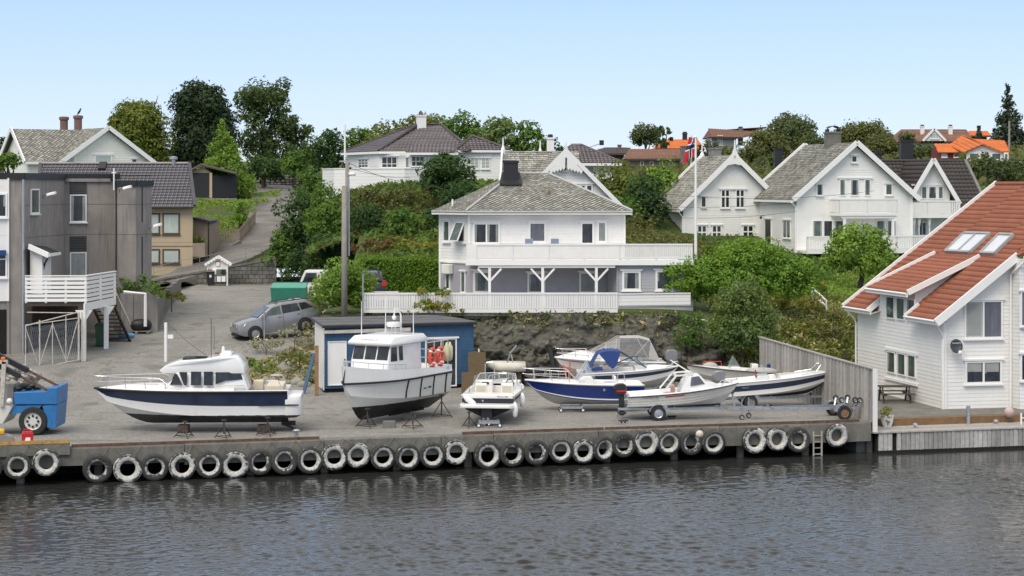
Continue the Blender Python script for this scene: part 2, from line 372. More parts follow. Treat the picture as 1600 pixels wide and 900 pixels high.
for a in [(13, 95, 1.5), (10.5, 98, 1.7), (16.5, 97.5, 1.6), (19, 99, 1.7), (24, 100, 2.0), (32, 100, 2.2), (45, 100, 2.5), (70, 100, 2.5), (-21, 112, 5.0), (-23, 125, 5.0), (-28, 115, 5), (-40, 110, 4), (-40, 135, 5), (-26, 138, 4.6), (-70, 110, 4), (-10, 120, 5.2), (-10, 135, 5.6), (-12, 144, 6.3)]: pts.append(a)
for x in np.arange(-160, 200, 40.):
    pts.append((x, 330, 17.0 if x > 20 else 15.2)); pts.append((x, 420, 15)); 
A = np.array(pts); n = len(A)
D = np.linalg.norm(A[:, None, :2] - A[None, :, :2], axis=2)
M_ = np.zeros((n + 1, n + 1)); M_[:n, :n] = D + np.eye(n) * -.6; M_[:n, n] = 1; M_[n, :n] = 1
sol = np.linalg.solve(M_, np.concatenate([A[:, 2], [0]]))
HA, HS, HN = A.copy(), sol.copy(), n
def z_hill(X, Y):
    X = np.atleast_1d(np.asarray(X, float)); Y = np.atleast_1d(np.asarray(Y, float)); out = np.empty(len(X))
    for i in range(0, len(X), 4000):
        d = np.hypot(X[i:i + 4000, None] - HA[None, :, 0], Y[i:i + 4000, None] - HA[None, :, 1]); out[i:i + 4000] = d @ HS[:HN] + HS[HN]
    return out
def zh(x, y): return float(z_hill(x, y)[0])
hx = np.concatenate([np.linspace(-900, -90, 12), np.arange(-84, 110, 1.4), np.linspace(118, 900, 12)])
hy = np.concatenate([np.arange(93, 160, .9), np.arange(160, 216, 1.5), np.arange(216, 300, 3.), np.arange(300, 430, 12.), np.linspace(440, 3000, 8)])
XX, YY = np.meshgrid(hx, hy, indexing='ij')
inside = (np.abs(XX) < 200) & (YY < 430)
ZZ = z_hill(np.clip(XX, -150, 190).ravel(), np.clip(YY, 0, 425).ravel()).reshape(XX.shape)
NZ = np.array([[fbm(x, y, .12, 3) for y in hy] for x in hx]); ZZ += NZ * np.clip((YY - 110) / 40, 0, 1) * .5
rl_ = []
for i in range(len(road_p) - 1):
    for k in range(12): rl_.append(road_p[i].lerp(road_p[i + 1], k / 12))
rl_ = np.array([tuple(p) for p in rl_]); fl = np.stack([XX.ravel(), YY.ravel()], 1); zf_ = ZZ.ravel()
near = np.nonzero((fl[:, 0] > -60) & (fl[:, 0] < 0) & (fl[:, 1] > 135) & (fl[:, 1] < 218))[0]
dd_ = np.hypot(fl[near, None, 0] - rl_[None, :, 0], fl[near, None, 1] - rl_[None, :, 1]); im = dd_.argmin(1); dm = dd_.min(1)
lim = rl_[im, 2] - .22 + np.clip(dm - 2.6, 0, 99) * .5; zf_[near] = np.minimum(zf_[near], lim); zf_[near] = np.where(dm < 2.4, np.maximum(zf_[near], rl_[im, 2] - .5), zf_[near]); ZZ = zf_.reshape(XX.shape)
xl = -20.3 - (YY - 108) * .07
cx = (XX[:-1, :-1] + XX[1:, 1:]) / 2; cy = (YY[:-1, :-1] + YY[1:, 1:]) / 2
cxl = -20.6 - (cy - 108) * .07
keep = ((cx > -9.3) & (cx <= 11) & (cy > 100.9)) | ((cx > 11) & (cy > 94)) | ((cx < cxl) & (cy > 109)) | (cy > 142.2) | ((cx < -60)) | ((cx > -13.2) & (cx <= -9.3) & (cy > 127))
vv = np.stack([XX.ravel(), YY.ravel(), ZZ.ravel()], 1); nyh = len(hy)
ii, jj = np.nonzero(keep); qq = np.stack([ii * nyh + jj, (ii + 1) * nyh + jj, (ii + 1) * nyh + jj + 1, ii * nyh + jj + 1], 1)
q = NT('hill_grass_and_soil'); a = q.noise(.12, 5, .65); b = q.noise(2.2, 6, .7)
col = q.ramp(a, [(.35, (.045, .075, .018)), (.55, (.075, .105, .028)), (.75, (.115, .11, .045))]); col = q.mix(.5, col, q.ramp(b, [(.3, (.03, .04, .012)), (.7, (.12, .14, .05))]))
q.set(col=col, rough=.95, spec=.2); q.bump(b, .8, .1); m_hill = q.m
fast_mesh('hillside', vv, qq, m_hill, kind='structure', smooth=True)
# --- hill road with its edge
def strip(name, centre, width, m, lift=.0, kind='structure', n=6):
    P2 = []
    for i in range(len(centre) - 1):
        for k in range(n): P2.append(centre[i].lerp(centre[i + 1], k / n))
    P2.append(centre[-1])
    for _ in range(3): P2 = [P2[0]] + [(P2[i - 1] + P2[i] * 2 + P2[i + 1]) / 4 for i in range(1, len(P2) - 1)] + [P2[-1]]
    mb = MB()
    for i in range(len(P2) - 1):
        def side(j):
            d = P2[min(j + 1, len(P2) - 1)] - P2[max(j - 1, 0)]; d.z = 0; d.normalize(); s = V(d.y, -d.x, 0) * width / 2; z = V(0, 0, lift); return P2[j] - s + z, P2[j] + z + V(0, 0, .03), P2[j] + s + z
        a, b, c = side(i); d, e, f = side(i + 1); mb.poly([a, b, e, d]); mb.poly([b, c, f, e]); dn = V(0, 0, -.7); mb.poly([a + dn, a, d, d + dn]); mb.poly([c, c + dn, f + dn, f])
    return mb.build(name, m, kind=kind, smooth=True), P2
q = NT('old_road_asphalt'); t = q.noise(.35, 4, .6); f_ = q.noise(8, 5, .7)
col = q.mix(.4, q.ramp(t, [(.35, (.085, .072, .065)), (.62, (.22, .20, .18))]), q.ramp(f_, [(.3, (.06, .055, .05)), (.7, (.26, .25, .23))])); q.set(col=col, rough=.92); q.bump(f_, .3); m_road = q.m
_, road_line = strip('hill_road', road_p, 4.2, m_road, .05)
# --- water
def grid_axis(lo, hi, step, far_lo, far_hi, n): return np.concatenate([lo - np.geomspace(.2, lo - far_lo, n)[::-1], np.arange(lo, hi, step), hi + np.geomspace(.2, far_hi - hi, n)])
wx = grid_axis(-21, 25, .065, -700, 700, 14); wy = grid_axis(55, 88, .06, -500, 120, 12)
WX, WY = np.meshgrid(wx, wy, indexing='ij'); Hh = np.zeros_like(WX); wr = np.random.default_rng(5)
for i in range(80):
    lam = .20 * (5.0 ** wr.random()); th = math.pi / 2 + .22 + wr.normal() * .62; k = 2 * math.pi / lam
    amp = .040 * lam / (2 * math.pi) * (1.15 if lam < .45 else .6); ph = wr.random() * 6.28
    Hh += amp * np.sin(k * (WX * math.cos(th) + WY * math.sin(th)) + ph)
gust = .72 + .45 * np.sin(WX * .19 + 1.3 + .6 * np.sin(WY * .21)) * np.sin(WY * .33 + .8 * np.sin(WX * .13 + 2)); 
calm = np.clip((73.7 + (WX + 16.4) * .2589 - WY) / 11, .22, 1)
fade = np.clip((WX + 24) / 3, 0, 1) * np.clip((28 - WX) / 3, 0, 1) * np.clip((WY - 52) / 3, 0, 1) * np.clip((91 - WY) / 3, 0, 1)
Hh *= fade * gust * calm; nyw = len(wy)
ii, jj = np.meshgrid(np.arange(len(wx) - 1), np.arange(nyw - 1), indexing='ij'); ii = ii.ravel(); jj = jj.ravel()
q = NT('harbour_water'); q.set(col=(.030, .031, .029), rough=.04, ior=1.33, spec=.5)
q.b.inputs['Specular Tint'].default_value = (1, .94, .88, 1); q.bump(q.noise(7, 3, .6, stretch=(.6, 1.2, 1)), .22, .02); m_water = q.m
fast_mesh('water', np.stack([WX.ravel(), WY.ravel(), WZ + Hh.ravel()], 1), np.stack([ii * nyw + jj, (ii + 1) * nyw + jj, (ii + 1) * nyw + jj + 1, ii * nyw + jj + 1], 1), m_water, kind='structure', smooth=True)
# --- quay: beam segments, piles and back wall
UE = 32.25                              # right end of the concrete quay
qw = tag(thing('concrete_quay', 'long grey concrete quay edge on piles hung with tyre fenders', 'quay', tuple(Q(0, 0, 0))), kind='structure')
uu = [-24, -14, -6.6, -.55, 4.2, 9.5, 14.1, 16.2, 20.5, 25.6, UE]
for i in range(len(uu) - 1):
    a, b = uu[i] + .012, uu[i + 1] - .012; dz = .02 * ((i * 7) % 3 - 1); hgt = .66 + .05 * ((i * 5) % 3)
    if i == 9: hgt = .78
    mb = MB(); n = max(3, int((b - a) / .5))
    rings = []
    for k in range(n + 1):
        u = a + (b - a) * k / n; w_ = fbm(u, i, .9) * .018; rings.append([Q(u, -.0 + w_, DZ - hgt + fbm(u, 9, 1.1) * .02), Q(u, w_ * .6 - .002, DZ - .03 + dz * .3), Q(u, .04, DZ + .012 + dz * .3), Q(u, .55, DZ + .012 + dz * .3), Q(u, .55, DZ - hgt)])
    mb.loft(rings).build('beam', m_conc, qw)
pm = MB(); pm.tube([Q(0, .35, -1), Q(0, .35, DZ - .5)], .17, 10); pile0 = None
for k in range(15):
    u = -7.5 + k * 2.85; m_ = MB(); m_.tube([Q(u, .55, -1.2), Q(u, .55, DZ - .6)], .16, 8); m_.build('pile', m_conc, qw, smooth='auto')
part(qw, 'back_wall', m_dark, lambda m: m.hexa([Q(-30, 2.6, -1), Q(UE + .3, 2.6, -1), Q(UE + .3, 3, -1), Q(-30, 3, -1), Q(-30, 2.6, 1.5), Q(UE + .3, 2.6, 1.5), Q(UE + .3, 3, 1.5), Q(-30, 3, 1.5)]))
part(qw, 'deck_slab', m_conc, lambda m: m.hexa([Q(-30, .56, 1.15), Q(UE - .1, .56, 1.15), Q(UE - .1, 4, 1.15), Q(-30, 4, 1.15), Q(-30, .56, 1.55), Q(UE - .1, .56, 1.55), Q(UE - .1, 4, 1.55), Q(-30, 4, 1.55)]))
part(qw, 'end_wall', m_conc, lambda m: m.hexa([Q(UE - .4, .6, -1), Q(UE - .02, .6, -1), Q(UE - .02, 14, -1), Q(UE - .4, 14, -1), Q(UE - .4, .6, 1.58), Q(UE - .02, .6, 1.58), Q(UE - .02, 14, 1.58), Q(UE - .4, 14, 1.58)]))
# raised kerb of the left section
kb = tag(thing('quay_kerb', 'raised pale concrete kerb with yellow rusted steel edge on the left quay', 'kerb', tuple(Q(-3, 0, DZ))), kind='structure')
part(kb, 'kerb_block', m_conc, lambda m: m.hexa([Q(-20, -.12, 1.36), Q(-.02, -.12, 1.36), Q(-.02, .42, 1.36), Q(-20, .42, 1.36), Q(-20, -.12, 1.82), Q(-.02, -.12, 1.82), Q(-.02, .42, 1.82), Q(-20, .42, 1.82)]), bevel=.015)
part(kb, 'steel_edge', m_yrust, lambda m: m.hexa([Q(-20, -.135, 1.80), Q(-.05, -.135, 1.80), Q(-.05, .05, 1.80), Q(-20, .05, 1.80), Q(-20, -.135, 1.94), Q(-.05, -.135, 1.94), Q(-.05, .05, 1.90), Q(-20, .05, 1.90)]))
# rusty rails along the edge
for (a, b, off, lab) in [(112, 500, .16, 'long rusty steel rail lying along the quay edge below the navy striped boat'), (724, 945, .2, 'rusty steel rail on the quay edge below the stern-on bowrider'), (948, 1345, .2, 'rusty steel rail on the quay edge running to the grey board fence')]:
    mb = MB(); u0, u1 = qu(a), qu(b); N = 14
    pts_ = [Q(u0 + (u1 - u0) * k / N, off + fbm(k, a, .7) * .04, DZ + .065) for k in range(N + 1)]
    for k in range(N): mb.bar(pts_[k], pts_[k + 1], .11, .1)
    tag(mb.build('steel_rail', m_rust), lab, 'rail', 'rusty rails along the quay edge')
    mb = MB(); pts_ = [Q(u0 + .3 + (u1 - u0 - .9) * k / N, off + .3 + fbm(k, b, .7) * .05, DZ + .045) for k in range(N + 1)]
    if a == 112:
        for k in range(N): mb.bar(pts_[k], pts_[k + 1], .07, .06)
        tag(mb.build('steel_rail', m_rust), 'thin rusty rail lying just inboard of the long quay edge rail', 'rail', 'rusty rails along the quay edge')
# tyres
def tyre_mat(name, white, seed):
    q = NT(name); sep = q.node('ShaderNodeSeparateXYZ'); q.link(q.tc.outputs['Object'], sep.inputs[0])
    oi = q.node('ShaderNodeObjectInfo').outputs['Random']
    r = q.math('SQRT', q.math('ADD', q.math('POWER', sep.outputs[0], 2), q.math('POWER', sep.outputs[2], 2)))
    vec = q.node('ShaderNodeVectorMath', operation='ADD'); q.link(q.tc.outputs['Object'], vec.inputs[0])
    cmb = q.node('ShaderNodeCombineXYZ'); q.link(q.math('MULTIPLY', oi, 37), cmb.inputs[0]); q.link(q.math('MULTIPLY', oi, 91), cmb.inputs[2]); q.link(cmb.outputs[0], vec.inputs[1])
    nz = q.noise(3.2, 5, .65, vec=vec.outputs[0]); n2 = q.noise(13, 5, .7, vec=vec.outputs[0])
    ring = q.ramp(r, [(.27, (.9,) * 3), (.36, (.8 + white * .15,) * 3), (.405, (.25 + white * .45,) * 3), (.44, (white * .5,) * 3), (.49, (white * .4,) * 3), (.505, (.45 + white * .2,) * 3), (.53, (.0,) * 3)])
    k = q.math('ADD', q.math('ADD', q.math('MULTIPLY', ring, .62), nz), q.math('MULTIPLY', n2, .35)); t0_ = 1.09 - white * .12 + (.05 if white == 0 else 0); fac = q.ramp(q.math('MULTIPLY', k, .6), [(t0_ * .6, (0,) * 3), ((t0_ + .12) * .6, (1,) * 3)])
    col = q.mix(fac, q.ramp(n2, [(.3, (.018, .018, .018)), (.7, (.07, .067, .062))]), q.ramp(n2, [(.35, (.34, .32, .28)), (.6, (.66, .645, .60))]))
    q.set(col=col, rough=.8); q.bump(n2, .4); return q.m
m_ty = [tyre_mat('worn_black_tyre', .0, 1), tyre_mat('half_white_tyre', .45, 2), tyre_mat('white_worn_tyre', 1.0, 3)]
def tyre_mesh(m):
    prof = [(.285, -.10), (.275, -.05), (.275, .05), (.285, .10), (.33, .135), (.41, .15), (.48, .14), (.515, .105), (.525, .05), (.525, -.05), (.515, -.105), (.48, -.14), (.41, -.15), (.33, -.135)]
    MBt = MB(); MBt.lathe(prof, 32, axis='y', closed=True); return MBt
tyre_src = {}
tl = [(-18, 730, 1, 'almost cut off by the left picture edge'), (27, 728, 1, 'under the red fuel can, left of a whiter one'), (72, 722, 2, 'right one of two hanging from the yellow rusted kerb'),
 (152, 732, 0, 'first one right of the kerb end, below bare asphalt'), (199, 732, 2, 'second one right of the kerb end, with thick white lip'), (241, 730, 0, 'dark, below the bow of the big navy striped boat'),
 (284, 728, 2, 'white faced, below the first stand of the navy striped boat'), (326, 726, 1, 'grey rimmed, between two bright ones under the navy striped boat'), (366, 726, 2, 'white faced, below the middle jack stand of the navy striped boat'),
 (405, 722, 0, 'dark, below the stern stand of the navy striped boat'), (443, 720, 0, 'dark, below the small bollard on the quay'), (483, 719, 1, 'below the end of the long rusty rail'), (521, 714, 2, 'left of a similar white one below the shed door'),
 (557, 711, 2, 'very white, below the bow stand of the pilot boat'), (597, 714, 1, 'low hung, below the keel block of the pilot boat'), (635, 714, 1, 'below the middle stand of the pilot boat'), (674, 711, 1, 'below the stern of the pilot boat'), (711, 706, 2, 'hung high in a gap left of the bowrider'),
 (760, 711, 1, 'below the outdrive of the stern-on bowrider'), (798, 709, 0, 'just right of the bowrider stern'), (836, 707, 0, 'below the bow of the royal blue boat'), (874, 704, 1, 'below the middle of the royal blue hull'), (909, 705, 2, 'yellow stained, below the dolly of the royal blue boat'),
 (940, 701, 1, 'turned slightly sideways, left of the black outboard'), (972, 695, 0, 'below the black outboard motor'), (1007, 692, 2, 'white faced, left of the trailer wheel of the small cabin boat'), (1042, 691, 1, 'right below the trailer wheel of the small cabin boat'), (1077, 692, 0, 'below the middle of the small cabin boat'), (1112, 691, 1, 'with a frayed top, right end of the long row'),
 (1176, 688, 2, 'big and white, first after the gap right of the long row'), (1211, 686, 2, 'white, middle one of three left of the quay ladder'), (1244, 687, 0, 'black, beside the quay ladder'), (1304, 680, 2, 'all white, alone right of the quay ladder')]
for i, (px, py, kind, lab) in enumerate(tl):
    u = qu(px); p = Q(u, -.175, 0); p.z = PZ(py, p.y)
    if px < 112: p = Q(u, -.31, 0); p.z = PZ(py, p.y)
    dia = {760: 1.12, 152: 1.08, 199: 1.08, 1176: 1.06}.get(px, rnd.uniform(.97, 1.05)) * (1.02 if px < 700 else 1.0)
    adj = ['worn black', 'black and white', 'white worn'][kind]
    t = thing('tyre_fender', f'{adj} tyre fender, {lab}', 'tyre', tuple(p), AQ + rnd.uniform(-.05, .05) + (.35 if px == 940 else 0), 'tyre fenders hung along the quay')
    if kind not in tyre_src: o = tyre_mesh(0).build('tyre', m_ty[kind], t, smooth=True, local=True); tyre_src[kind] = o
    else: o = share(tyre_src[kind], t, (0, 0, 0))
    o.rotation_euler = (R(rnd.uniform(2, 7)), rnd.uniform(0, 6.28), 0); o.scale = (dia / 1.05, rnd.uniform(.85, 1.1), dia / 1.05)
    top = (DZ - p.z) + (.2 if px < 112 else .03); a = dia * .36; sp = rnd.uniform(.22, .5)
    for s in (-1, 1):
        part(t, 'rope', m_rope, lambda q: q.tube([(s * a * .45, .0, dia * .30), (s * a * .55, .05, dia * .47), (s * (a * .4 + sp), .165 + (.03 if px > 112 else 0), top)], .009, 5), local=True)
# ladder, bollards, small things on the quay edge
def ladder(p, rot, h, wd, n, m, label):
    t = thing('quay_ladder', label, 'ladder', tuple(p), rot)
    for s in (-1, 1): part(t, 'stile', m, lambda q: q.bar((s * wd / 2, 0, -h), (s * wd / 2, 0, .05), .06, .05), local=True)
    for k in range(n): part(t, 'rung', m, lambda q: q.bar((-wd / 2, 0, -h + (k + .5) * h / n), (wd / 2, 0, -h + (k + .5) * h / n), .045, .04), local=True)
ladder(Q(qu(1280) - .1, -.06, DZ - .35), AQ, 1.0, .36, 4, m_wood, 'small grey wooden ladder hanging from the quay between black and white tyres')
for px, v, lab in ((393 + 10, .9, 'low grey mooring bollard on the quay edge right of the navy striped boat'),):
    pass
t = thing('mooring_bollard', 'low round grey bollard on the quay under the stern of the navy striped boat', 'bollard', tuple(G(463, 684)))
part(t, 'post', m_galv, lambda m: m.lathe([(0, .34), (.1, .33), (.15, .28), (.1, .24), (.08, .2), (.1, .0)], 12), local=True, smooth='auto'); part(t, 'base_plate', m_rust, lambda m: m.lathe([(0, .02), (.16, .02), (.16, 0)], 12), local=True)
# ------------------------------------------------------------------ building helpers
class Wall:                             # vertical wall from p0 to p1; outward is on the right-hand side of p0 -> p1
    def __init__(s, p0, p1):
        s.p0 = V(p0[0], p0[1], 0); s.p1 = V(p1[0], p1[1], 0); s.L = (s.p1 - s.p0).length; s.d = (s.p1 - s.p0) / s.L; s.n = V(s.d.y, -s.d.x, 0)
    def at(s, u, z, off=0): p = s.p0 + s.d * u + s.n * off; return V(p.x, p.y, z)
    def hit(s, px, py):                 # wall coordinates of what shows at px, py
        r = V((px - 800) / FPX, 1, 0); o = V(0, 0, 0)
        t = (s.p0 - o).dot(s.n) / r.dot(s.n); q_ = r * t; return (q_ - s.p0).dot(s.d), CH - (py - HZ) * t / FPX
def slice_poly(poly, z):
    xs_ = []
    for i in range(len(poly)):
        (a, za), (b, zb) = poly[i], poly[(i + 1) % len(poly)]
        if (za - z) * (zb - z) <= 0 and za != zb: xs_.append(a + (b - a) * (z - za) / (zb - za))
    return (min(xs_), max(xs_)) if len(xs_) >= 2 else None
def siding(parent, W, poly, m, course=.16, name='wall', lip=.012):
    zs = [p[1] for p in poly]; z0, z1 = min(zs), max(zs); mb = MB(); z = z0; i = 0
    while z < z1 - 1e-4:
        zt = min(z + course, z1); a = slice_poly(poly, z + 1e-4); b = slice_poly(poly, zt - 1e-4)
        if a and b:
            j = rnd.uniform(-.004, .004)
            mb.add([W.at(a[0], z, lip + j), W.at(a[1], z, lip + j), W.at(b[1], zt, 0), W.at(b[0], zt, 0), W.at(a[0], z, -.02), W.at(a[1], z, -.02)], [(0, 1, 2, 3), (4, 5, 1, 0)])
        z = zt
    return mb.build(name, m, parent)
def plainwall(parent, W, poly, m, name='wall'): return part(parent, name, m, lambda q: q.poly([W.at(u, z) for u, z in poly]))
def rect(u0, u1, z0, z1): return [(u0, z0), (u1, z0), (u1, z1), (u0, z1)]
def window(parent, W, u0, u1, z0, z1, nx=1, nz=None, fm=None, gm=None, fr=.09, casing=.0, sill=True, off=.03, far=False, name='window', hd=True, bars=.05):
    """frame of boards proud of the wall, set-back panes; nz: heights (0..1) of horizontal bars"""
    fm = fm or m_trim; gm = gm or m_glass; mb = MB()
    def B(a, b, c, d, o0=off, o1=off + .045): mb.hexa([W.at(a, c, o0 - .05), W.at(b, c, o0 - .05), W.at(b, c, o1), W.at(a, c, o1), W.at(a, d, o0 - .05), W.at(b, d, o0 - .05), W.at(b, d, o1), W.at(a, d, o1)])
    B(u0, u0 + fr, z0, z1); B(u1 - fr, u1, z0, z1); B(u0 + fr, u1 - fr, z0, z0 + fr); B(u0 + fr, u1 - fr, z1 - fr, z1)
    w_ = (u1 - u0 - 2 * fr); hs = [0] + list(nz or []) + [1]; ih = z1 - z0 - 2 * fr; bw = bars if nx < 3 else bars * .9
    if nx == 3 or nx == 2: bw = max(bars, fr * .9)
    for k in range(1, nx): c = u0 + fr + w_ * k / nx; B(c - bw / 2, c + bw / 2, z0 + fr, z1 - fr, off, off + .04)
    for h in (nz or []):
        c = z0 + fr + ih * h
        for k in range(nx): a = u0 + fr + w_ * k / nx + bw / 2 * (k > 0); b = u0 + fr + w_ * (k + 1) / nx - bw / 2 * (k < nx - 1); B(a, b, c - bars / 2, c + bars / 2, off, off + .035)
    if sill: B(u0 - .05, u1 + .05, z0 - .07, z0 - .002, off, off + .10)
    if hd: B(u0 - .10, u1 + .10, z1 + .002, z1 + .08, off, off + .09)
    f = mb.build(name, fm, parent)
    cells = []
    for k in range(nx):
        for r in range(len(hs) - 1):
            a = u0 + fr + w_ * k / nx + bw / 2 * (k > 0); b = u0 + fr + w_ * (k + 1) / nx - bw / 2 * (k < nx - 1)
            c = z0 + fr + ih * hs[r] + (bars / 2 if r else 0); d = z0 + fr + ih * hs[r + 1] - (bars / 2 if r < len(hs) - 2 else 0); cells.append((a, b, c, d))
    gl = gm if isinstance(gm, list) else [gm] * len(cells)
    for (a, b, c, d), g in zip(cells, gl):
        part(f, 'pane', g, lambda q: q.poly([W.at(a, c, off + .008), W.at(b, c, off + .008), W.at(b, d, off + .008), W.at(a, d, off + .008)]))
    if (nx == 1 or not nz) and gm in (m_glass, m_glassp, m_glassg):
        for (a, b, c, d) in cells:
            if b - a > .3 and d - c > .6 and rnd.random() < .6:
                ww = (b - a) * rnd.uniform(.14, .26); h_ = (d - c) * rnd.choice((1, 1, 1, .55))
                for x0 in ((a, b - ww) if rnd.random() < .6 else (a,)): part(f, 'curtain', m_glassw, lambda q: q.poly([W.at(x0, d - h_, off + .011), W.at(x0 + ww * .8, d - h_, off + .011), W.at(x0 + ww, d, off + .011), W.at(x0, d, off + .011)]))
    return f
def winpx(parent, W, x0, y0, x1, y1, **k):
    xm, ym = (x0 + x1) / 2, (y0 + y1) / 2
    u0, u1 = W.hit(x0, ym)[0], W.hit(x1, ym)[0]; z1, z0 = W.hit(xm, y0)[1], W.hit(xm, y1)[1]; return window(parent, W, u0, u1, z0, z1, **k)
def box_on(mb, W, u0, u1, z0, z1, o0, o1): mb.hexa([W.at(u0, z0, o0), W.at(u1, z0, o0), W.at(u1, z0, o1), W.at(u0, z0, o1), W.at(u0, z1, o0), W.at(u1, z1, o0), W.at(u1, z1, o1), W.at(u0, z1, o1)])
def clip_rows(poly, v):
    return slice_poly(poly, v)
def roof(parent, pts, m, style='slate', row=.22, tw=.22, amp=.03, name='roof', under=True, thick=.06, holes=None, tname='tile_cover', um=None):
    um = um or (m_under if m in (m_slate, m_slatew, m_slated) else None)
    """roof plane over a convex polygon; first edge is the eave. Tiles are real strips or leaves laid on it."""
    pts = [V(*p) for p in pts]; U = (pts[1] - pts[0]).normalized(); N = None
    for k in range(2, len(pts)):
        N = U.cross(pts[k] - pts[0])
        if N.length > 1e-6: break
    N.normalize()
    if N.z < 0: N = -N
    Vv = N.cross(U).normalized(); O = pts[0]
    if (sum((p - O).dot(Vv) for p in pts)) < 0: Vv = -Vv
    p2 = [((p - O).dot(U), (p - O).dot(Vv)) for p in pts]; vmax = max(v for _, v in p2)
    W3 = lambda u, v, h: O + U * u + Vv * v + N * h
    base = None
    if under:
        mb = MB(); n = len(pts); a = [W3(u, v, -.005) for u, v in p2]; b = [W3(u, v, -thick) for u, v in p2]
        mb.add(a + b, [tuple(range(n)), tuple(range(2 * n - 1, n - 1, -1))] + [(k, k + n, (k + 1) % n + n, (k + 1) % n) for k in range(n)]); base = mb.build(name, um or m, parent)
    vs, fs = [], []
    def q4(a, b, c, d): k = len(vs); vs.extend([tuple(a), tuple(b), tuple(c), tuple(d)]); fs.append((k, k + 1, k + 2, k + 3))
    nrow = int(math.ceil(vmax / row)); jit = lambda s: rnd.uniform(-s, s)
    if style == 'pantile':
        for r in range(nrow):
            v0, v1 = r * row, min((r + 1) * row, vmax - .001); e = slice_poly(p2, min(v0 + .001, vmax - .002)); e2 = slice_poly(p2, max(v1 - .001, .001))
            if not e or not e2: continue
            k = 4; du = tw / k; us = list(np.arange(math.ceil(e[0] / du) * du, e[1], du)); us = [e[0]] + us + [e[1]]
            b = len(vs)
            for u in us:
                ph = (u / tw) % 1.0; h = amp * (.5 - .5 * math.cos(2 * math.pi * ph)) if style == 'pantile' else 0
                f = (u - e[0]) / max(1e-6, e[1] - e[0]); ut = min(max(u, e2[0]), e2[1])
                jj_ = math.sin(math.floor(u / tw) * 12.9 + r * 78.2) * .006
                vs.extend([tuple(W3(u, v0, .0)), tuple(W3(u, v0 - .01, h + .028 + jj_)), tuple(W3(ut, v1, h + .004))])
            for i in range(len(us) - 1):
                a = b + 3 * i; fs.append((a, a + 3, a + 4, a + 1)); fs.append((a + 1, a + 4, a + 5, a + 2))
    elif style == 'slate':
        for r in range(nrow):
            v0 = r * row; v1 = min(v0 + row * .97, vmax); e = slice_poly(p2, min(v0 + .001, vmax - .002))
            if not e: continue
            u = e[0] - (tw / 2 if r % 2 else 0)
            while u < e[1]:
                wd = tw * rnd.uniform(.75, 1.2); a, b = max(u, e[0]) + .012, min(u + wd, e[1]) - .012
                if b - a > .02:
                    l = .018 + rnd.random() * .022; d = jit(.018); e2 = slice_poly(p2, max(v1 - .002, .001)) or (a, b)
                    q4(W3(a, v0 + d, l), W3(b, v0 + d + jit(.01), l + jit(.008)), W3(min(b, e2[1]), v1, .004), W3(max(a, e2[0]), v1, .004))
                u += wd
    elif style == 'diamond':
        hw, hh = tw / 2, row
        for r in range(-1, nrow + 1):
            v0 = r * row
            e = slice_poly(p2, min(max(v0 + row * .9, .001), vmax - .002))
            if not e: continue
            u = math.floor(e[0] / tw) * tw + (hw if r % 2 else 0) - tw
            while u < e[1] + hw:
                P4 = []; l = .02 + rnd.random() * .016
                for (a, b, h) in ((0, .02, l + .012), (hw * .88, row, l * .7), (0, 2 * row - .02, .003), (-hw * .88, row, l * .7)):
                    vv_ = min(max(v0 + b, 0), vmax - .003); ee = slice_poly(p2, vv_ + 1e-4) or e; P4.append(W3(min(max(u + a, ee[0]), ee[1]), vv_, h))
                if (P4[0] - P4[2]).length > .05: q4(*P4)
                u += tw
    if vs:
        t = fast_mesh(tname, vs, [f for f in fs], m, base if base else parent, kind='stuff'); 
    return base
def barge(parent, a, b, m=None, w=.24, t=.05, name='barge_board', n=None):
    return part(parent, name, m or m_trim, lambda q: q.bar(a, b, t, w))
def gutter(parent, a, b, m=None, r=.06): return part(parent, 'gutter', m or m_trim, lambda q: q.tube([a, b], r, 6))
def pipe(parent, pts, r=.04, m=None, name='downpipe'): return part(parent, name, m or m_trim, lambda q: q.tube(pts, r, 6))
def chimney(parent, c, sx, sy, z0, z1, m, cap=None, rot=0, capm=None, style='flat'):
    o = part(parent, 'chimney', m, lambda q: (q.cbox((c[0], c[1], (z0 + z1) / 2), sx, sy, z1 - z0, rot), q.cbox((c[0], c[1], z1 - .06), sx + .1, sy + .1, .12, rot)))
    if style == 'arch':
        def f(q):
            ca, sa = math.cos(rot), math.sin(rot); prev = None
            for k in range(7):
                a = math.pi * k / 6; x, z = -math.cos(a) * sx * .42, math.sin(a) * .28
                pt = V(c[0] + x * ca, c[1] + x * sa, z1 + .14 + z)
                if prev is not None: q.bar(prev, pt, sy * .95, .03, up=(0, 0, 1) if 1 < k < 6 else (1, 0, 0))
                prev = pt
            for s in (-1, 1): q.cbox((c[0] + s * sx * .42 * ca, c[1] + s * sx * .42 * sa, z1 + .09), .04, sy * .9, .18, rot)
        part(o, 'cowl', capm or m_black, f)
    elif style == 'pot': part(o, 'chimney_pot', capm or m_black, lambda q: q.lathe([(.0, .22), (.16, .2), (.17, 0)], 10, c=(c[0], c[1], z1)))
    elif style == 'flat': part(o, 'cap', capm or m_black, lambda q: q.cbox((c[0], c[1], z1 + .10), sx * .85, sy * .85, .16, rot))
    return o
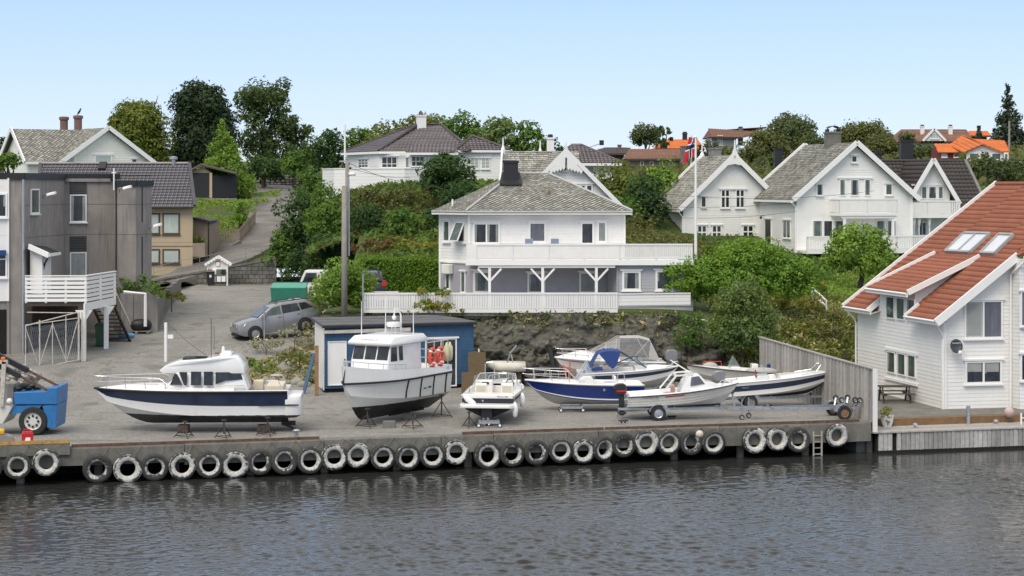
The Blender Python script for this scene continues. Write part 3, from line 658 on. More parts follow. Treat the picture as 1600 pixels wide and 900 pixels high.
def railing(parent, W, u0, u1, z0, h, m, pitch=.11, pw=.075, post=1.6, name='railing', toprail=.09, bottom=.08, board=False, off=0, split=False):
    mb = MB(); n = max(1, int((u1 - u0) / pitch)); p_ = (u1 - u0) / n
    for k in range(n): a = u0 + (k + .5) * p_; box_on(mb, W, a - pw / 2, a + pw / 2, z0 + .04, z0 + h - toprail, off - .01, off + .015)
    r = mb.build(name, m, parent)
    r['kind'] = 'stuff' if n > 3 else 'thing'
    def g(q):
        box_on(q, W, u0 - .02, u1 + .02, z0 + h - toprail, z0 + h, off - .035, off + .045)
    part(parent, 'top_rail', m, g); part(parent, 'bottom_rail', m, lambda q: box_on(q, W, u0, u1, z0 + .05, z0 + .05 + bottom, off - .045, off - .012))
    k = max(1, int(round((u1 - u0) / post)))
    for i in range(k + 1): a = u0 + (u1 - u0) * i / k; part(parent, 'rail_post', m, lambda q: box_on(q, W, a - .045, a + .045, z0, z0 + h - toprail - .002, off - .1, off - .046))
    return r
def hipcap(parent, a, b, m, r=.07, name='ridge_cap'): return part(parent, name, m, lambda q: q.tube([a, b], r, 6))

# ------------------------------------------------------------------ central house with the slate hip roof
ch=thing('white_house','white house with slate hip roof, black chimney and long balcony above the blue shed','house',(0,108,4.8))
WF=Wall(P(733,0,106.0),P(977,0,106.6)); WL=Wall(P(687,0,107.9),P(733,0,106.0))
zb,zf,ze=4.85,7.38,9.93
siding(ch,WF,rect(0,WF.L,zf-.1,ze),m_white,.165); siding(ch,WL,rect(0,WL.L,zf-.1,ze),m_white,.165)
WB=Wall(P(687,0,107.9),P(687,0,107.9)+V(.3,7,0)); WRt=Wall(WF.p1,WF.p1+V(-.3,8,0)); WLb=Wall(WL.p0+V(.3,7,0),WL.p0)
siding(ch,WRt,rect(0,WRt.L,4.8,ze),m_white,.165); siding(ch,WLb,rect(0,WLb.L,4.8,ze),m_white,.165)
plainwall(ch,WF,rect(0,WF.L,zb-.3,zf-.1),m_lilac); plainwall(ch,WL,rect(0,WL.L,zb-.3,zf-.1),m_lilac)
part(ch,'corner_board',m_trim,lambda q:q.bar(WF.at(.0,zf-.1,.04),WF.at(.0,ze,.04),.14,.10)); part(ch,'corner_board',m_trim,lambda q:q.bar(WF.at(WF.L-.05,zf-.1,.03),WF.at(WF.L-.05,ze,.03),.12,.08)); part(ch,'corner_board',m_trim,lambda q:q.bar(WL.at(.04,zb,.03),WL.at(.04,ze,.03),.1,.06))
part(ch,'belt_board',m_trim,lambda q:box_on(q,WL,-.02,WL.L+.02,zf-.2,zf-.1,0,.06))
winpx(ch,WF,739,348,781,381,nx=2,gm=m_glass); winpx(ch,WF,826,347,853,379,gm=m_glassp); winpx(ch,WF,907,347,928,382,gm=m_glass,name='balcony_door'); winpx(ch,WF,933,346,948,379,gm=m_glassw)
winpx(ch,WL,693,344,704,378,gm=m_glassg)
fw=winpx(ch,WL,713,345,728,379,gm=m_glass)
def sash(q):
 u0,z0=WL.hit(714,377); u1,z1=WL.hit(727,348); a,b=WL.at(u0,z0+.05,.55),WL.at(u1,z0+.05,.55); c,d=WL.at(u1,z1,.09),WL.at(u0,z1,.09)
 for x,y in((a,b),(b,c),(c,d),(d,a)):q.bar(x,y,.06,.05)
 return a,b,c,d
part(fw,'open_sash',m_trim,sash)
u0,z0=WL.hit(714,377); u1,z1=WL.hit(727,348)
part(fw,'pane',m_glassg,lambda q:q.poly([WL.at(u0,z0+.05,.55),WL.at(u1,z0+.05,.55),WL.at(u1,z1,.09),WL.at(u0,z1,.09)]))
winpx(ch,WF,739,423,766,458,gm=m_glassg,fr=.12,sill=False,name='terrace_door'); winpx(ch,WF,824,426,852,458,gm=m_glassp,sill=False,name='terrace_door'); winpx(ch,WF,905,425,931,458,gm=m_glassw,sill=False,name='terrace_door')
winpx(ch,WL,697,427,704,452,gm=m_glassg,fr=.06); winpx(ch,WL,721,424,728,457,gm=m_glassg,fr=.05)
def hp_(q):
 c=WL.at(WL.hit(703,420)[0],WL.hit(703,420)[1],.2); a=math.atan2(WL.d.y,WL.d.x); q.cbox(c,.62,.32,.52,a)
hpu=part(ch,'heat_pump',m_cream,hp_,bevel=.03)
WBal=Wall(P(729,0,104.3),P(1083,0,104.5))
part(ch,'balcony_floor',m_white,lambda q:q.hexa([WBal.at(0,zf-.16,-.05),WBal.at(WBal.L,zf-.16,-.05),WBal.at(WBal.L,zf-.16,-7.5),WF.at(0,zf-.16,-.3),WBal.at(0,zf-.02,-.05),WBal.at(WBal.L,zf-.02,-.05),WBal.at(WBal.L,zf-.02,-7.5),WF.at(0,zf-.02,-.3)]))
part(ch,'balcony_beam',m_trim,lambda q:box_on(q,WBal,-.05,WBal.L+.02,zf-.22,zf+.06,-.05,.02)); part(ch,'balcony_beam',m_trim,lambda q:box_on(q,WBal,.6,WBal.L-4.1,zf-.36,zf-.225,-.20,-.06))
railing(ch,WBal,.55,WBal.L-.05,zf+.05,.86,m_white,.105,.09,2.0)
part(ch,'corner_panel',m_white,lambda q:box_on(q,WBal,0,.54,zf+.06,zf+.9,-.03,.0)); part(ch,'corner_panel',m_white,lambda q:q.hexa([WBal.at(0,zf+.06,-.03),WBal.at(.03,zf+.06,-.03),WF.at(.05,zf+.06,.02),WF.at(0,zf+.06,.02),WBal.at(0,zf+.9,-.03),WBal.at(.03,zf+.9,-.03),WF.at(.05,zf+.9,.02),WF.at(0,zf+.9,.02)]))
for k,px in enumerate((765,848,932)):
 u,_=WBal.hit(px,430); b0=part(ch,'post',m_trim,lambda q:box_on(q,WBal,u-.07,u+.07,zb,zf-.362,-.2,-.06))
 for s in(-1,1):part(ch,'brace',m_trim,lambda q:q.bar(WBal.at(u+s*.05,zf-1.02,-.13),WBal.at(u+s*.62,zf-.40,-.13),.1,.1))
for px in(824,864):c=WF.at(WF.hit(px,375)[0],0,1.1); tag(part(None,'balcony_box',mat('blue_grey_box%d'%px,(.23,.28,.36),.6),lambda q:q.cbox((c.x,c.y,zf+.98),.42,.3,.36),bevel=.02),'blue grey planter box on the balcony, '+('left' if px==824 else 'right')+' of the two by the lilac window','planter box','planter boxes on the balcony')
WE=Wall(P(965,0,104.75),P(1083,0,104.85)); WEs=Wall(P(950,0,106.35),P(965,0,104.75))
siding(ch,WE,rect(0,WE.L,4.6,zf-.2),m_greyboard,.165,'extension_wall'); siding(ch,WEs,rect(0,WEs.L,4.6,zf-.2),m_greyboard,.165,'extension_wall')
winpx(ch,WE,972,423,1001,454,fr=.11,gm=m_glass); winpx(ch,WE,1024,422,1052,454,fr=.11,gm=m_glass)
part(ch,'downpipe',m_greyboard,lambda q:q.tube([WE.at(-.02,zf-.25,.06),WE.at(-.02,4.8,.06)],.035))
part(ch,'sill_board',m_greyboard,lambda q:box_on(q,WE,0,WE.L,4.98,5.06,.02,.05))
E1,E2,E3=P(675,331.5,107.5),P(728,333,105.45),P(988,327,106.1); ez=9.98
for e in(E1,E2,E3):e.z=ez
E4=V(E3.x-.2,115.2,ez); E5=V(E1.x+.35,115.2,ez); R1=P(803,272.5,110.2); R2=P(857,272.5,110.5); R1.z=R2.z=12.0
roof(ch,[E2,E3,R2,R1],m_slatew,'diamond',.14,.27); roof(ch,[E1,E2,R1],m_slatew,'diamond',.14,.27); roof(ch,[E5,E1,R1],m_slatew,'diamond',.14,.27); roof(ch,[E3,E4,R2],m_slatew,'diamond',.14,.27); roof(ch,[E4,E5,R1,R2],m_slatew,None)
m_ridge=mat('pale_ridge_metal',(.45,.45,.43),.5,.08,3)
for a,b in((E2,R1),(R1,R2),(E3,R2)):hipcap(ch,a+V(0,0,.05),b+V(0,0,.05),m_ridge,.06)
for a,b in((E1,E2),(E2,E3)):
 d=V(0,0,-.11); part(ch,'fascia',m_trim,lambda q:q.bar(a+d,b+d,.06,.15)); gutter(ch,a+V(0,-.06,-.02),b+V(0,-.06,-.02),m_ridge,.05)
part(ch,'soffit',m_trim,lambda q:q.poly([E1+V(0,0,-.2),E2+V(0,0,-.2),E3+V(0,0,-.2),E4+V(0,0,-.2),E5+V(0,0,-.2)]))
cc=P(798,290,109.3); chimney(ch,(cc.x,cc.y),.82,.7,11.0,12.72,m_black,style='none')
part(ch,'flashing',m_black,lambda q:q.hexa([(cc.x-.62,cc.y-.65,11.36),(cc.x+.62,cc.y-.65,11.36),(cc.x+.5,cc.y+.4,11.95),(cc.x-.5,cc.y+.4,11.95),(cc.x-.62,cc.y-.65,11.46),(cc.x+.62,cc.y-.65,11.46),(cc.x+.5,cc.y+.4,12.1),(cc.x-.5,cc.y+.4,12.1)]))
def cowl(q):
 prev=None
 for k in range(9):
  a=math.pi*k/8; pt=V(cc.x-math.cos(a)*.34,cc.y,12.74+math.sin(a)*.24)
  if prev is not None:q.bar(prev,pt,.6,.025,up=(0,0,1)if 1<k<8 else(1,0,0))
  prev=pt
part(ch,'cowl',m_galv,cowl)
pp=P(707,317,107.3); part(ch,'vent_pipe',m_trim,lambda q:q.tube([(pp.x,pp.y,pp.z-.3),(pp.x,pp.y,pp.z+.2)],.05))
pp=P(858,290,107.9); part(ch,'bare_patch',m_timber,lambda q:q.lathe([(.0,.12),(.07,.1),(.1,-.1)],8,c=(pp.x,pp.y,11.0)))
tf=thing('white_picket_fence','long white picket fence on top of the rock face before the white house','fence',tuple(P(770,487,101.3)))
WT=Wall(P(568,0,101.2),P(965,0,101.4)); zt_=PZ(486,101.3)
part(tf,'base_board',m_white,lambda q:box_on(q,WT,0,WT.L,zt_-.08,zt_+.10,-.06,.02)); railing(tf,WT,0.02,WT.L,zt_+.08,.86,m_white,.125,.108,2.1,toprail=.1)
part(None,'terrace_deck',m_wood,lambda q:q.hexa([WT.at(2.6,4.55,-.1),WT.at(WT.L,4.55,-.1),WT.at(WT.L,4.55,-4.7),WT.at(4.0,4.55,-4.7),WT.at(2.6,4.84,-.1),WT.at(WT.L,4.84,-.1),WT.at(WT.L,4.84,-4.7),WT.at(4.0,4.84,-4.7)]),kind='structure')
wp=thing('board_parapet','low solid white board wall under the grey boarded extension','wall',tuple(P(1020,475,102)))
WP_=Wall(P(965.5,0,101.5),P(1079,0,102.4)); siding(wp,WP_,rect(0,WP_.L,PZ(477,101.8),PZ(460,101.8)),m_white,.19,'boards'); part(wp,'cap_board',m_white,lambda q:box_on(q,WP_,0,WP_.L,PZ(460,101.8),PZ(459,101.8)+.02,-.12,.04)); part(wp,'boards',m_white,lambda q:box_on(q,WP_,0,WP_.L,PZ(479,101.8),PZ(460,101.8),-.1,-.03))
f2=thing('low_white_fence','short low white fence standing behind the left end of the picket terrace fence','fence',tuple(P(592,460,104)))
W2=Wall(P(566,0,104),P(622,0,104)); railing(f2,W2,0,W2.L,PZ(470,104),.5,m_white,.13,.1,1.0)
g=thing('gabled_house','white house with carved gable spire and mossy slate roof just behind the hip roofed house','house',(3,129,6))
Wg=Wall(P(806,0,125.6),P(961,0,126.6)); zr,zeb=13.55,10.15; mid=Wg.hit(883,260)[0]
siding(g,Wg,[(0,6.2),(Wg.L,6.2),(Wg.L,zeb+.2),(mid,zr-.15),(0,zeb+.2)],m_white,.17)
Wgr=Wall(Wg.p1,Wg.p1-Wg.n*6); siding(g,Wgr,rect(0,6,6.2,zeb+.3),m_white,.17)
bk=-Wg.n*9; ap=Wg.at(mid,zr,.35); le,re=Wg.at(-.45,zeb-.25,.35),Wg.at(Wg.L+.45,zeb-.25,.35)
roof(g,[le+bk,le,ap,ap+bk],m_slate,'slate',.2,.3); roof(g,[re,re+bk,ap+bk,ap],m_slate,'slate',.2,.3)
for e in(le,re):barge(g,e+V(0,-.03,.02),ap+V(0,-.03,.02),w=.26)
def crown(q):
 A_=lambda du,z:ap+Wg.d*du+V(0,-.06,z)
 q.add([A_(-.75,-.95),A_(0,-.42),A_(.75,-.95),A_(.1,.12),A_(.035,.5),A_(0,.72),A_(-.035,.5),A_(-.1,.12)],[(0,1,3,7),(1,2,3),(7,3,4,6),(6,4,5)])
part(g,'finial',m_trim,crown)
for s in(-1,1):
 def scallop(q):
  for k in range(5):
   a0=.06+k*.2; zt=lambda a:-.2-a*.98
   zz=-1.02-.06*k
   q.add([ap+Wg.d*s*a+V(0,-.09,z)for a,z in((a0,zt(a0)),(a0+.2,zt(a0+.2)),(a0+.2,min(zz-.05,zt(a0+.2)-.02)),(a0+.1,min(zz-.2,zt(a0+.1)-.05)),(a0,min(zz-.05,zt(a0)-.02)))],[(0,1,2,3,4)])
 part(g,'carved_board',m_trim,scallop)
winpx(g,Wg,879,254,885,267,gm=m_glass,fr=.03,hd=False); winpx(g,Wg,896,288,926,300,nx=3,gm=m_glass,bars=.16)
part(g,'belt_board',m_trim,lambda q:box_on(q,Wg,Wg.hit(890,287)[0],Wg.hit(936,287)[0],Wg.hit(900,287)[1],Wg.hit(900,285)[1],.02,.08))
rl,rr=P(786,236,130.2),P(905,236,131); rl.z=rr.z=13.62; el_,er_=rl+V(-.2,-4.2,-3.7),rr+V(0,-4.2,-3.7)
roof(g,[el_,er_,rr,rl],m_slate,'slate',.2,.3); roof(g,[rr+V(0,4.2,-3.7),rl+V(0,4.2,-3.7),rl,rr],m_slate,None)
barge(g,el_+V(-.05,0,.05),rl+V(-.05,0,.08),w=.3,t=.1);
def fin(q,p):q.lathe([(.16,-.3),(.13,.1),(.06,.35),(.035,.8),(0,.95)],8,c=tuple(p))
part(g,'finial',m_trim,lambda q:fin(q,rl)); part(g,'finial',m_trim,lambda q:fin(q,P(844,240,131)))
Wm=Wall(rl+V(.2,-3.7,0),rr+V(0,-3.7,0)); siding(g,Wm,rect(0,Wm.L,6.2,10.1),m_white,.17)
Wml=Wall(rl+V(.15,3.9,0),rl+V(.15,-3.7,0)); siding(g,Wml,[(0,6.2),(Wml.L,6.2),(Wml.L,10.1),(3.9,13.5),(0,10.1)],m_white,.17)
c_=P(860,216,131.5); chimney(g,(c_.x,c_.y),.48,.48,13,c_.z+.05,m_white,style='pot')
d=thing('tiled_house','pale house with dark glazed hip roof partly hidden behind the carved gable','house',(7,152,10))
rA,rB=P(893,226,153),P(908,226,153); eA,eB=P(860,253,149.5),P(972,252,150); eA.z=eB.z=13.1
roof(d,[eA,eB,rB,rA],m_gltile,'pantile',.36,.3,.05); roof(d,[eB,eB+V(.3,8,0),rB],m_gltile,'pantile',.36,.3,.05); roof(d,[eA+V(0,8,0),eA,rA],m_gltile,'pantile',.36,.3,.05)
for a,b in((rA,rB),(rB,eB)):hipcap(d,a,b,m_gltile,.1)
Wd=Wall(eA+V(.5,.5,0),eB+V(-.6,.5,0)); siding(d,Wd,rect(0,Wd.L,9,13.0),m_white,.2); part(d,'fascia',m_trim,lambda q:q.bar(eA+V(0,0,-.15),eB+V(0,0,-.15),.08,.2))
winpx(d,Wd,918,260,928,272,gm=m_glassw,fr=.05)
h=thing('hip_roofed_villa','white villa with glazed brown hip tile roof and white chimney up the green slope','house',(-6,160,11.5))
zE=14.1; e0=P(533,246,166); e1=P(592,234,158.3); e2=P(633,234,157.6); e3=P(660,238,156.5); e4=P(735,238,157.5)
for e in(e0,e1,e2,e3,e4):e.z=zE
RA,RB=P(654,195,163),P(689,195,163.3); RA.z=RB.z=16.35
roof(h,[e1,e4,RB,RA],m_gltile,'pantile',.36,.3,.05); roof(h,[e0,e1,RA],m_gltile,'pantile',.36,.3,.05); roof(h,[e4,e4+V(.5,10,0),RB],m_gltile,'pantile',.36,.3,.05)
roof(h,[e4+V(.5,10,0),e0+V(3,5,0),RA,RB],m_gltile,None)
bay0,bay1,bayt=P(634,240,156.2),P(716,240,156.2),None; bay0.z=bay1.z=zE-.12
roof(h,[bay0,bay1,bay1+V(-.4,2.2,.75),bay0+V(.4,2.2,.75)],m_gltile,'pantile',.36,.3,.05)
pk=P(739,213.5,160); q0,q1=P(713,233,157.6),P(796,233,158.3); q0.z=q1.z=14.2; roof(h,[q0,q1,pk],m_gltile,'pantile',.36,.3,.05); roof(h,[q1,q1+V(0,8,0),pk+V(0,3,0),pk],m_gltile,'pantile',.36,.3,.05)
for a,b in((RA,RB),(e1,RA),(e4,RB),(q0,pk),(pk,q1),(e0,RA)):hipcap(h,a+V(0,0,.06),b+V(0,0,.06),m_dktile,.12)
walls=[Wall(e0+V(.4,.3,0),e1+V(-.05,.5,0)),Wall(e1+V(-.05,.5,0),P(634,0,157.9)),Wall(P(634,0,157.9),P(641,0,156.8)),Wall(P(641,0,156.8),P(712,0,156.8)),Wall(P(712,0,158),P(786,0,158.4)),Wall(P(786,0,158.4),P(786,0,158.4)+V(0,8,0))]
for W_ in walls:siding(h,W_,rect(0,W_.L,10.5,zE-.05),m_white,.2)
for a,b in((e0,e1),(e1,e2),(bay0,bay1),(q0,q1)):part(h,'fascia',m_trim,lambda q:q.bar(a+V(0,-.02,-.12),b+V(0,-.02,-.12),.08,.18))
winpx(h,walls[0],561,248,576,262,nx=3,nz=[.33,.66],gm=m_glass,fr=.05,bars=.04); winpx(h,walls[1],597,245,621,262,nx=3,nz=[.33],gm=m_glass,fr=.05,bars=.05); winpx(h,walls[2],626+9,246,631+9,262,gm=m_glassg,fr=.04); winpx(h,walls[3],643,244,663,260,nx=3,nz=[.5],gm=m_glass,fr=.05,bars=.05)
for x in(735,752):winpx(h,walls[4],x,247,x+13,264,nx=2,nz=[.33,.66],gm=m_glassl,fr=.05,bars=.04)
winpx(h,walls[4],742,287,757,292,nx=2,gm=m_glass,fr=.04)
c_=P(658,180,163); chimney(h,(c_.x,c_.y),.75,.7,15.6,PZ(180,163),m_white,style='none',rot=.2)
part(h,'chimney_pot',m_brickc,lambda q:q.lathe([(.14,.25),(.16,0)],8,c=(c_.x,c_.y,PZ(180,163))))
tw_=thing('curved_garden_wall','white curved terrace wall in front of the hip roofed villa','wall',tuple(P(600,280,154)))
cp=[P(504,0,158),P(522,0,155),P(560,0,154),P(632,0,153.2),P(660,0,154)]
for a,b in zip(cp[:-1],cp[1:]):W_=Wall(a,b); siding(tw_,W_,rect(0,W_.L,9.8,PZ(264,154)),m_white,.25,'boards'); part(tw_,'cap',m_trim,lambda q:box_on(q,W_,0,W_.L,PZ(264,154),PZ(263,154)+.02,-.1,.05))
# ------------------------------------------------------------------ white houses on the right
A13=R(13)
def gable_house(root,c0,rot,w,zb,zeave,zridge,depth,course,rm,ov=.42,style='slate',rw=.19,tw=.3,wallm=None,ridge_u=None,fin=False):
 d=V(math.cos(rot),math.sin(rot),0); nrm=V(math.sin(rot),-math.cos(rot),0); c0=V(c0[0],c0[1],0); ru=ridge_u or w/2
 W=Wall(c0,c0+d*w); WLh=Wall(c0-nrm*depth,c0); WRh=Wall(W.p1,W.p1-nrm*depth); wm=wallm or m_white
 siding(root,W,[(0,zb),(w,zb),(w,zeave),(ru,zridge-.12),(0,zeave)],wm,course)
 siding(root,WLh,rect(0,depth,zb,zeave),wm,course); siding(root,WRh,rect(0,depth,zb,zeave),wm,course)
 sl=(zridge-zeave)/ru; sr=(zridge-zeave)/(w-ru)
 f,b=.4,-depth-.3
 L0,L1=W.at(-ov,zeave-sl*ov+.08,f),W.at(-ov,zeave-sl*ov+.08,b); T0,T1=W.at(ru,zridge+.08,f),W.at(ru,zridge+.08,b); R0,R1_=W.at(w+ov,zeave-sr*ov+.08,f),W.at(w+ov,zeave-sr*ov+.08,b)
 roof(root,[L1,L0,T0,T1],rm,style,rw,tw); roof(root,[R0,R1_,T1,T0],rm,style,rw,tw)
 for a,t in((L0,T0),(R0,T0)):barge(root,a+nrm*.03,t+nrm*.03,w=.34,t=.07)
 for a,t in((L1,T1),(R1_,T1)):barge(root,a-nrm*.03+V(0,0,.05),t-nrm*.03+V(0,0,.05),w=.28,t=.12)
 for a,b_ in((L1,L0),(R0,R1_)):part(root,'fascia',m_trim,lambda q:q.bar(a+V(0,0,-.1),b_+V(0,0,-.1),.07,.16))
 for WW in(W,):part(root,'corner_board',m_trim,lambda q:q.bar(W.at(.03,zb,.03),W.at(.03,zeave-.05,.03),.14,.08)); part(root,'corner_board',m_trim,lambda q:q.bar(W.at(w-.03,zb,.03),W.at(w-.03,zeave-.05,.03),.14,.08))
 part(root,'soffit',m_trim,lambda q:q.poly([W.at(0,zeave-.0,.02),W.at(ru,zridge-.03,.02),W.at(ru,zridge-.03,f),W.at(-ov,zeave-sl*ov,f)]))
 return W,WLh,WRh,T0,T1,d,nrm
hA=thing('spired_gable_house','white boarded house with carved gable spire behind the flagpole, right of the long balcony','house',(14,146,6.5))
cA=P(1068,0,142); WA,WAl,WAr,tA,tA1,dA,nA=gable_house(hA,cA,A13,7.4,6.0,9.95,13.45,6.6,.17,m_slate)
def crown(q):
 B_=lambda du,z:tA+dA*du+nA*.06+V(0,0,z)
 q.add([B_(-.95,-1.05),B_(-.5,-.72),B_(0,-.62),B_(.5,-.72),B_(.95,-1.05),B_(.22,.12),B_(.08,.5),B_(.04,1.1),B_(-.04,1.1),B_(-.08,.5),B_(-.22,.12)],[(0,1,10),(1,2,10),(2,5,10),(2,3,5),(3,4,5),(10,5,6,9),(9,6,7,8)])
part(hA,'finial',m_trim,crown)
def fin2(q):q.lathe([(.2,-.2),(.16,.15),(.05,.35),(.04,1.1),(0,1.15)],8,c=tuple(tA1))
part(hA,'finial',m_trim,fin2)
for x in(1126,1149):winpx(hA,WA,x,296,x+14,325,nx=2,nz=[.62],fr=.07,bars=.09,hd=False)
part(hA,'head_board',m_trim,lambda q:box_on(q,WA,WA.hit(1123,295)[0],WA.hit(1167,295)[0],WA.hit(1145,296)[1],WA.hit(1145,294)[1],.03,.13))
winpx(hA,WA,1095,307,1103,324,fr=.05);
for x in(1089,1112):winpx(hA,WA,x,352,x+15,380,nx=2,nz=[.62],fr=.07,bars=.09)
winpx(hA,WA,1160,352,1177,372,nx=2,nz=[.5],fr=.07,bars=.09)
winpx(hA,WAl,1034,352,1040,376,fr=.06,gm=m_glass); pipe(hA,[WA.at(-.45,9.5,.1),WA.at(-.1,9.1,.08),WA.at(-.08,6.5,.08)],.05)
c_=P(1117,245,147.5); chimney(hA,(c_.x,c_.y),.75,.75,12.2,PZ(231,147.5),m_greyst,style='none',rot=A13)
hB=thing('tall_gable_house','large white gabled house with front balcony and mossy slate roof, behind the round tree','house',(24,140,6.5))
cB=P(1245,0,136); WB_,WBl,WBr,tB,tB1,dB,nB=gable_house(hB,cB,A13,8.5,5.8,10.65,14.25,9.0,.17,m_slated,rw=.2,tw=.28)
winpx(hB,WB_,1330,243,1339,254,fr=.06);
for a,b,gm in((1311,1321,m_glassg),(1328,1342,m_glass),(1350,1360,m_glassg)):winpx(hB,WB_,a,280,b,306,fr=.06,gm=gm,hd=False,sill=False)
part(hB,'head_board',m_trim,lambda q:box_on(q,WB_,WB_.hit(1308,279)[0],WB_.hit(1363,279)[0],WB_.hit(1335,279)[1],WB_.hit(1335,277)[1],.03,.12))
winpx(hB,WB_,1275,287,1286,306,fr=.06); winpx(hB,WB_,1383,287,1394,305,fr=.06,gm=m_glassg)
for a,b,gm in((1269,1285,m_glassg),(1286,1301,m_glass),(1302,1318,m_glass)):winpx(hB,WB_,a,344,b,371,fr=.06,gm=gm,hd=False)
for a,b in((1368,1383),(1385,1400)):winpx(hB,WB_,a,344,b,370,fr=.06,gm=m_glassg,hd=False)
winpx(hB,WBl,1224,344,1236,372,nx=2,fr=.05,gm=m_glassg)
dr=winpx(hB,WBl,1196,342,1206,386,fr=.05,gm=m_black,sill=False,name='side_door'); lp=WBl.at(WBl.hit(1195,343)[0],WBl.hit(1195,340)[1],.3)
part(hB,'wall_lamp',m_black,lambda q:(q.ball(lp,.1),q.bar(lp+V(0,0,.12),lp+V(.3,.05,.12),.03,.03)))
uu0,uu1=WB_.hit(1297,330)[0],WB_.hit(1388,330)[0]; zf2=WB_.hit(1340,333)[1]
part(hB,'balcony_floor',m_trim,lambda q:box_on(q,WB_,uu0,uu1,zf2-.16,zf2+.02,0.03,1.5))
Wbb=Wall(WB_.at(uu0,0,1.5),WB_.at(uu1,0,1.5)); railing(hB,Wbb,0,Wbb.L,zf2+.03,.98,m_white,.13,.09,1.9)
Wb2=Wall(WB_.at(uu0,0,.02),WB_.at(uu0,0,1.5)); railing(hB,Wb2,0,1.45,zf2+.03,.98,m_white,.13,.09,1.4)
for u in(uu0+.5,uu1-.25):part(hB,'post',m_trim,lambda q:box_on(q,WB_,u-.08,u+.08,5.8,zf2-.16,1.25,1.41))
part(hB,'balcony_beam',m_trim,lambda q:box_on(q,WB_,uu0+.3,uu1,zf2-.34,zf2-.165,1.23,1.43))
Wv=Wall(WB_.at(-.1,0,2.2),WB_.at(8.6,0,2.2)); zv=PZ(392,134); railing(hB,Wv,0,Wv.L,zv,1.0,m_white,.17,.1,2.0)
part(hB,'veranda_floor',m_trim,lambda q:box_on(q,WB_,-.1,8.6,zv-.2,zv+.02,0.03,2.2))
c_=P(1301,220,141); chimney(hB,(c_.x,c_.y),.98,.8,13.4,PZ(206,141),m_conc,style='arch',rot=A13)
pipe(hB,[WB_.at(-.5,10.2,.3),WB_.at(-.12,9.9,.1),WB_.at(-.12,6,.1)],.05)
an=thing('slate_roof_house','house showing only a dark roof and black chimney between the two white gables','house',tuple(P(1215,300,156)))
a0,a1=P(1188,318,152),P(1290,318,154); a0.z=a1.z=9.8; roof(an,[a0,a1,a1+V(-1,4,3.4),a0+V(2.6,4,3.4)],m_dktile,'pantile',.36,.3); Wn=Wall(a0+V(.3,.4,0),a1+V(0,.4,0)); siding(an,Wn,rect(0,Wn.L,5.5,9.75),m_white,.2)
c_=P(1216,240,155); chimney(an,(c_.x,c_.y),.62,.62,11.5,PZ(231,155),m_black,style='none')
hC=thing('dark_roofed_house','white house with dark brown tile roof, pointed dormer and balcony on turned posts','house',(31,141,6.5))
yC=143; eL,eR=P(1360,352,yC-.6),P(1552,352,yC+1.5); rL,rR=P(1352,249,yC+3.2),P(1506,249,yC+5); eL.z=eR.z=8.7; rL.z=rR.z=13.2
roof(hC,[eL,eR,rR,rL],m_dktile,'pantile',.36,.32,.05); roof(hC,[rR+V(0,4,-4),rL+V(0,4,-4),rL,rR],m_dktile,None)
part(hC,'barge_board',m_greyst,lambda q:q.bar(eR+V(.08,0,.06),rR+V(.08,0,.06),.22,.2)); hipcap(hC,rL,rR,m_dktile,.12)
WC=Wall(P(1372,0,yC),P(1540,0,yC+1.9)); siding(hC,WC,rect(0,WC.L,6,9.1),m_white,.19)
WD_=Wall(P(1424,0,yC-.9),P(1484,0,yC-.3)); mu=WD_.L/2; zd0,zdE,zdR=8.6,PZ(300,yC),PZ(250,yC)
siding(hC,WD_,[(0,5.9),(WD_.L,5.9),(WD_.L,zdE),(mu,zdR),(0,zdE)],m_white,.19); WDr=Wall(WD_.p1,WD_.p1-WD_.n*3.5); siding(hC,WDr,rect(0,3.5,5.9,zdE),m_white,.19)
sD=(zdR-zdE)/mu; o_=.55; l0,r0,t0=WD_.at(-o_,zdE-sD*o_,.5),WD_.at(WD_.L+o_,zdE-sD*o_,.5),WD_.at(mu,zdR+.05,.5); bk=-WD_.n*5
roof(hC,[l0+bk,l0,t0,t0+bk],m_dktile,'pantile',.36,.32,.05); roof(hC,[r0,r0+bk,t0+bk,t0],m_dktile,'pantile',.36,.32,.05)
for a in(l0,r0):barge(hC,a+WD_.n*.04,t0+WD_.n*.04,w=.3,t=.07)
part(hC,'soffit',m_trim,lambda q:q.poly([l0,t0,WD_.at(mu,zdR-.1,.02),WD_.at(0,zdE-.1,.02)])); part(hC,'soffit',m_trim,lambda q:q.poly([r0,t0,WD_.at(mu,zdR-.1,.02),WD_.at(WD_.L,zdE-.1,.02)]))
for a,b,gm in((1439,1448,m_glassg),(1450,1463,m_glass),(1465,1474,m_glassg)):winpx(hC,WD_,a,291,b,311,fr=.06,gm=gm,hd=False,sill=False)
part(hC,'belt_board',m_trim,lambda q:box_on(q,WD_,0,WD_.L,PZ(290,yC),PZ(288,yC),.02,.1))
WCb=Wall(P(1425,0,yC-2.4),P(1500,0,yC-1.8)); zc2=PZ(335,yC-2); railing(hC,WCb,0,WCb.L,zc2,.98,m_white,.16,.13,1.2); part(hC,'balcony_floor',m_trim,lambda q:box_on(q,WCb,-.05,WCb.L+.05,zc2-.25,zc2,-2.2,.03))
for u in(.25,.62,1.4):part(hC,'turned_post',m_trim,lambda q:q.lathe([(.07,6),(.06,6.6),(.1,6.7),(.06,6.8),(.05,zc2-.9),(.1,zc2-.7),(.16,zc2-.25)],8,c=tuple(WCb.at(u,0,-.25))))
winpx(hC,WD_,1434,347,1447,368,nx=2,fr=.06); winpx(hC,WC,1465,343,1472,349,fr=.05)
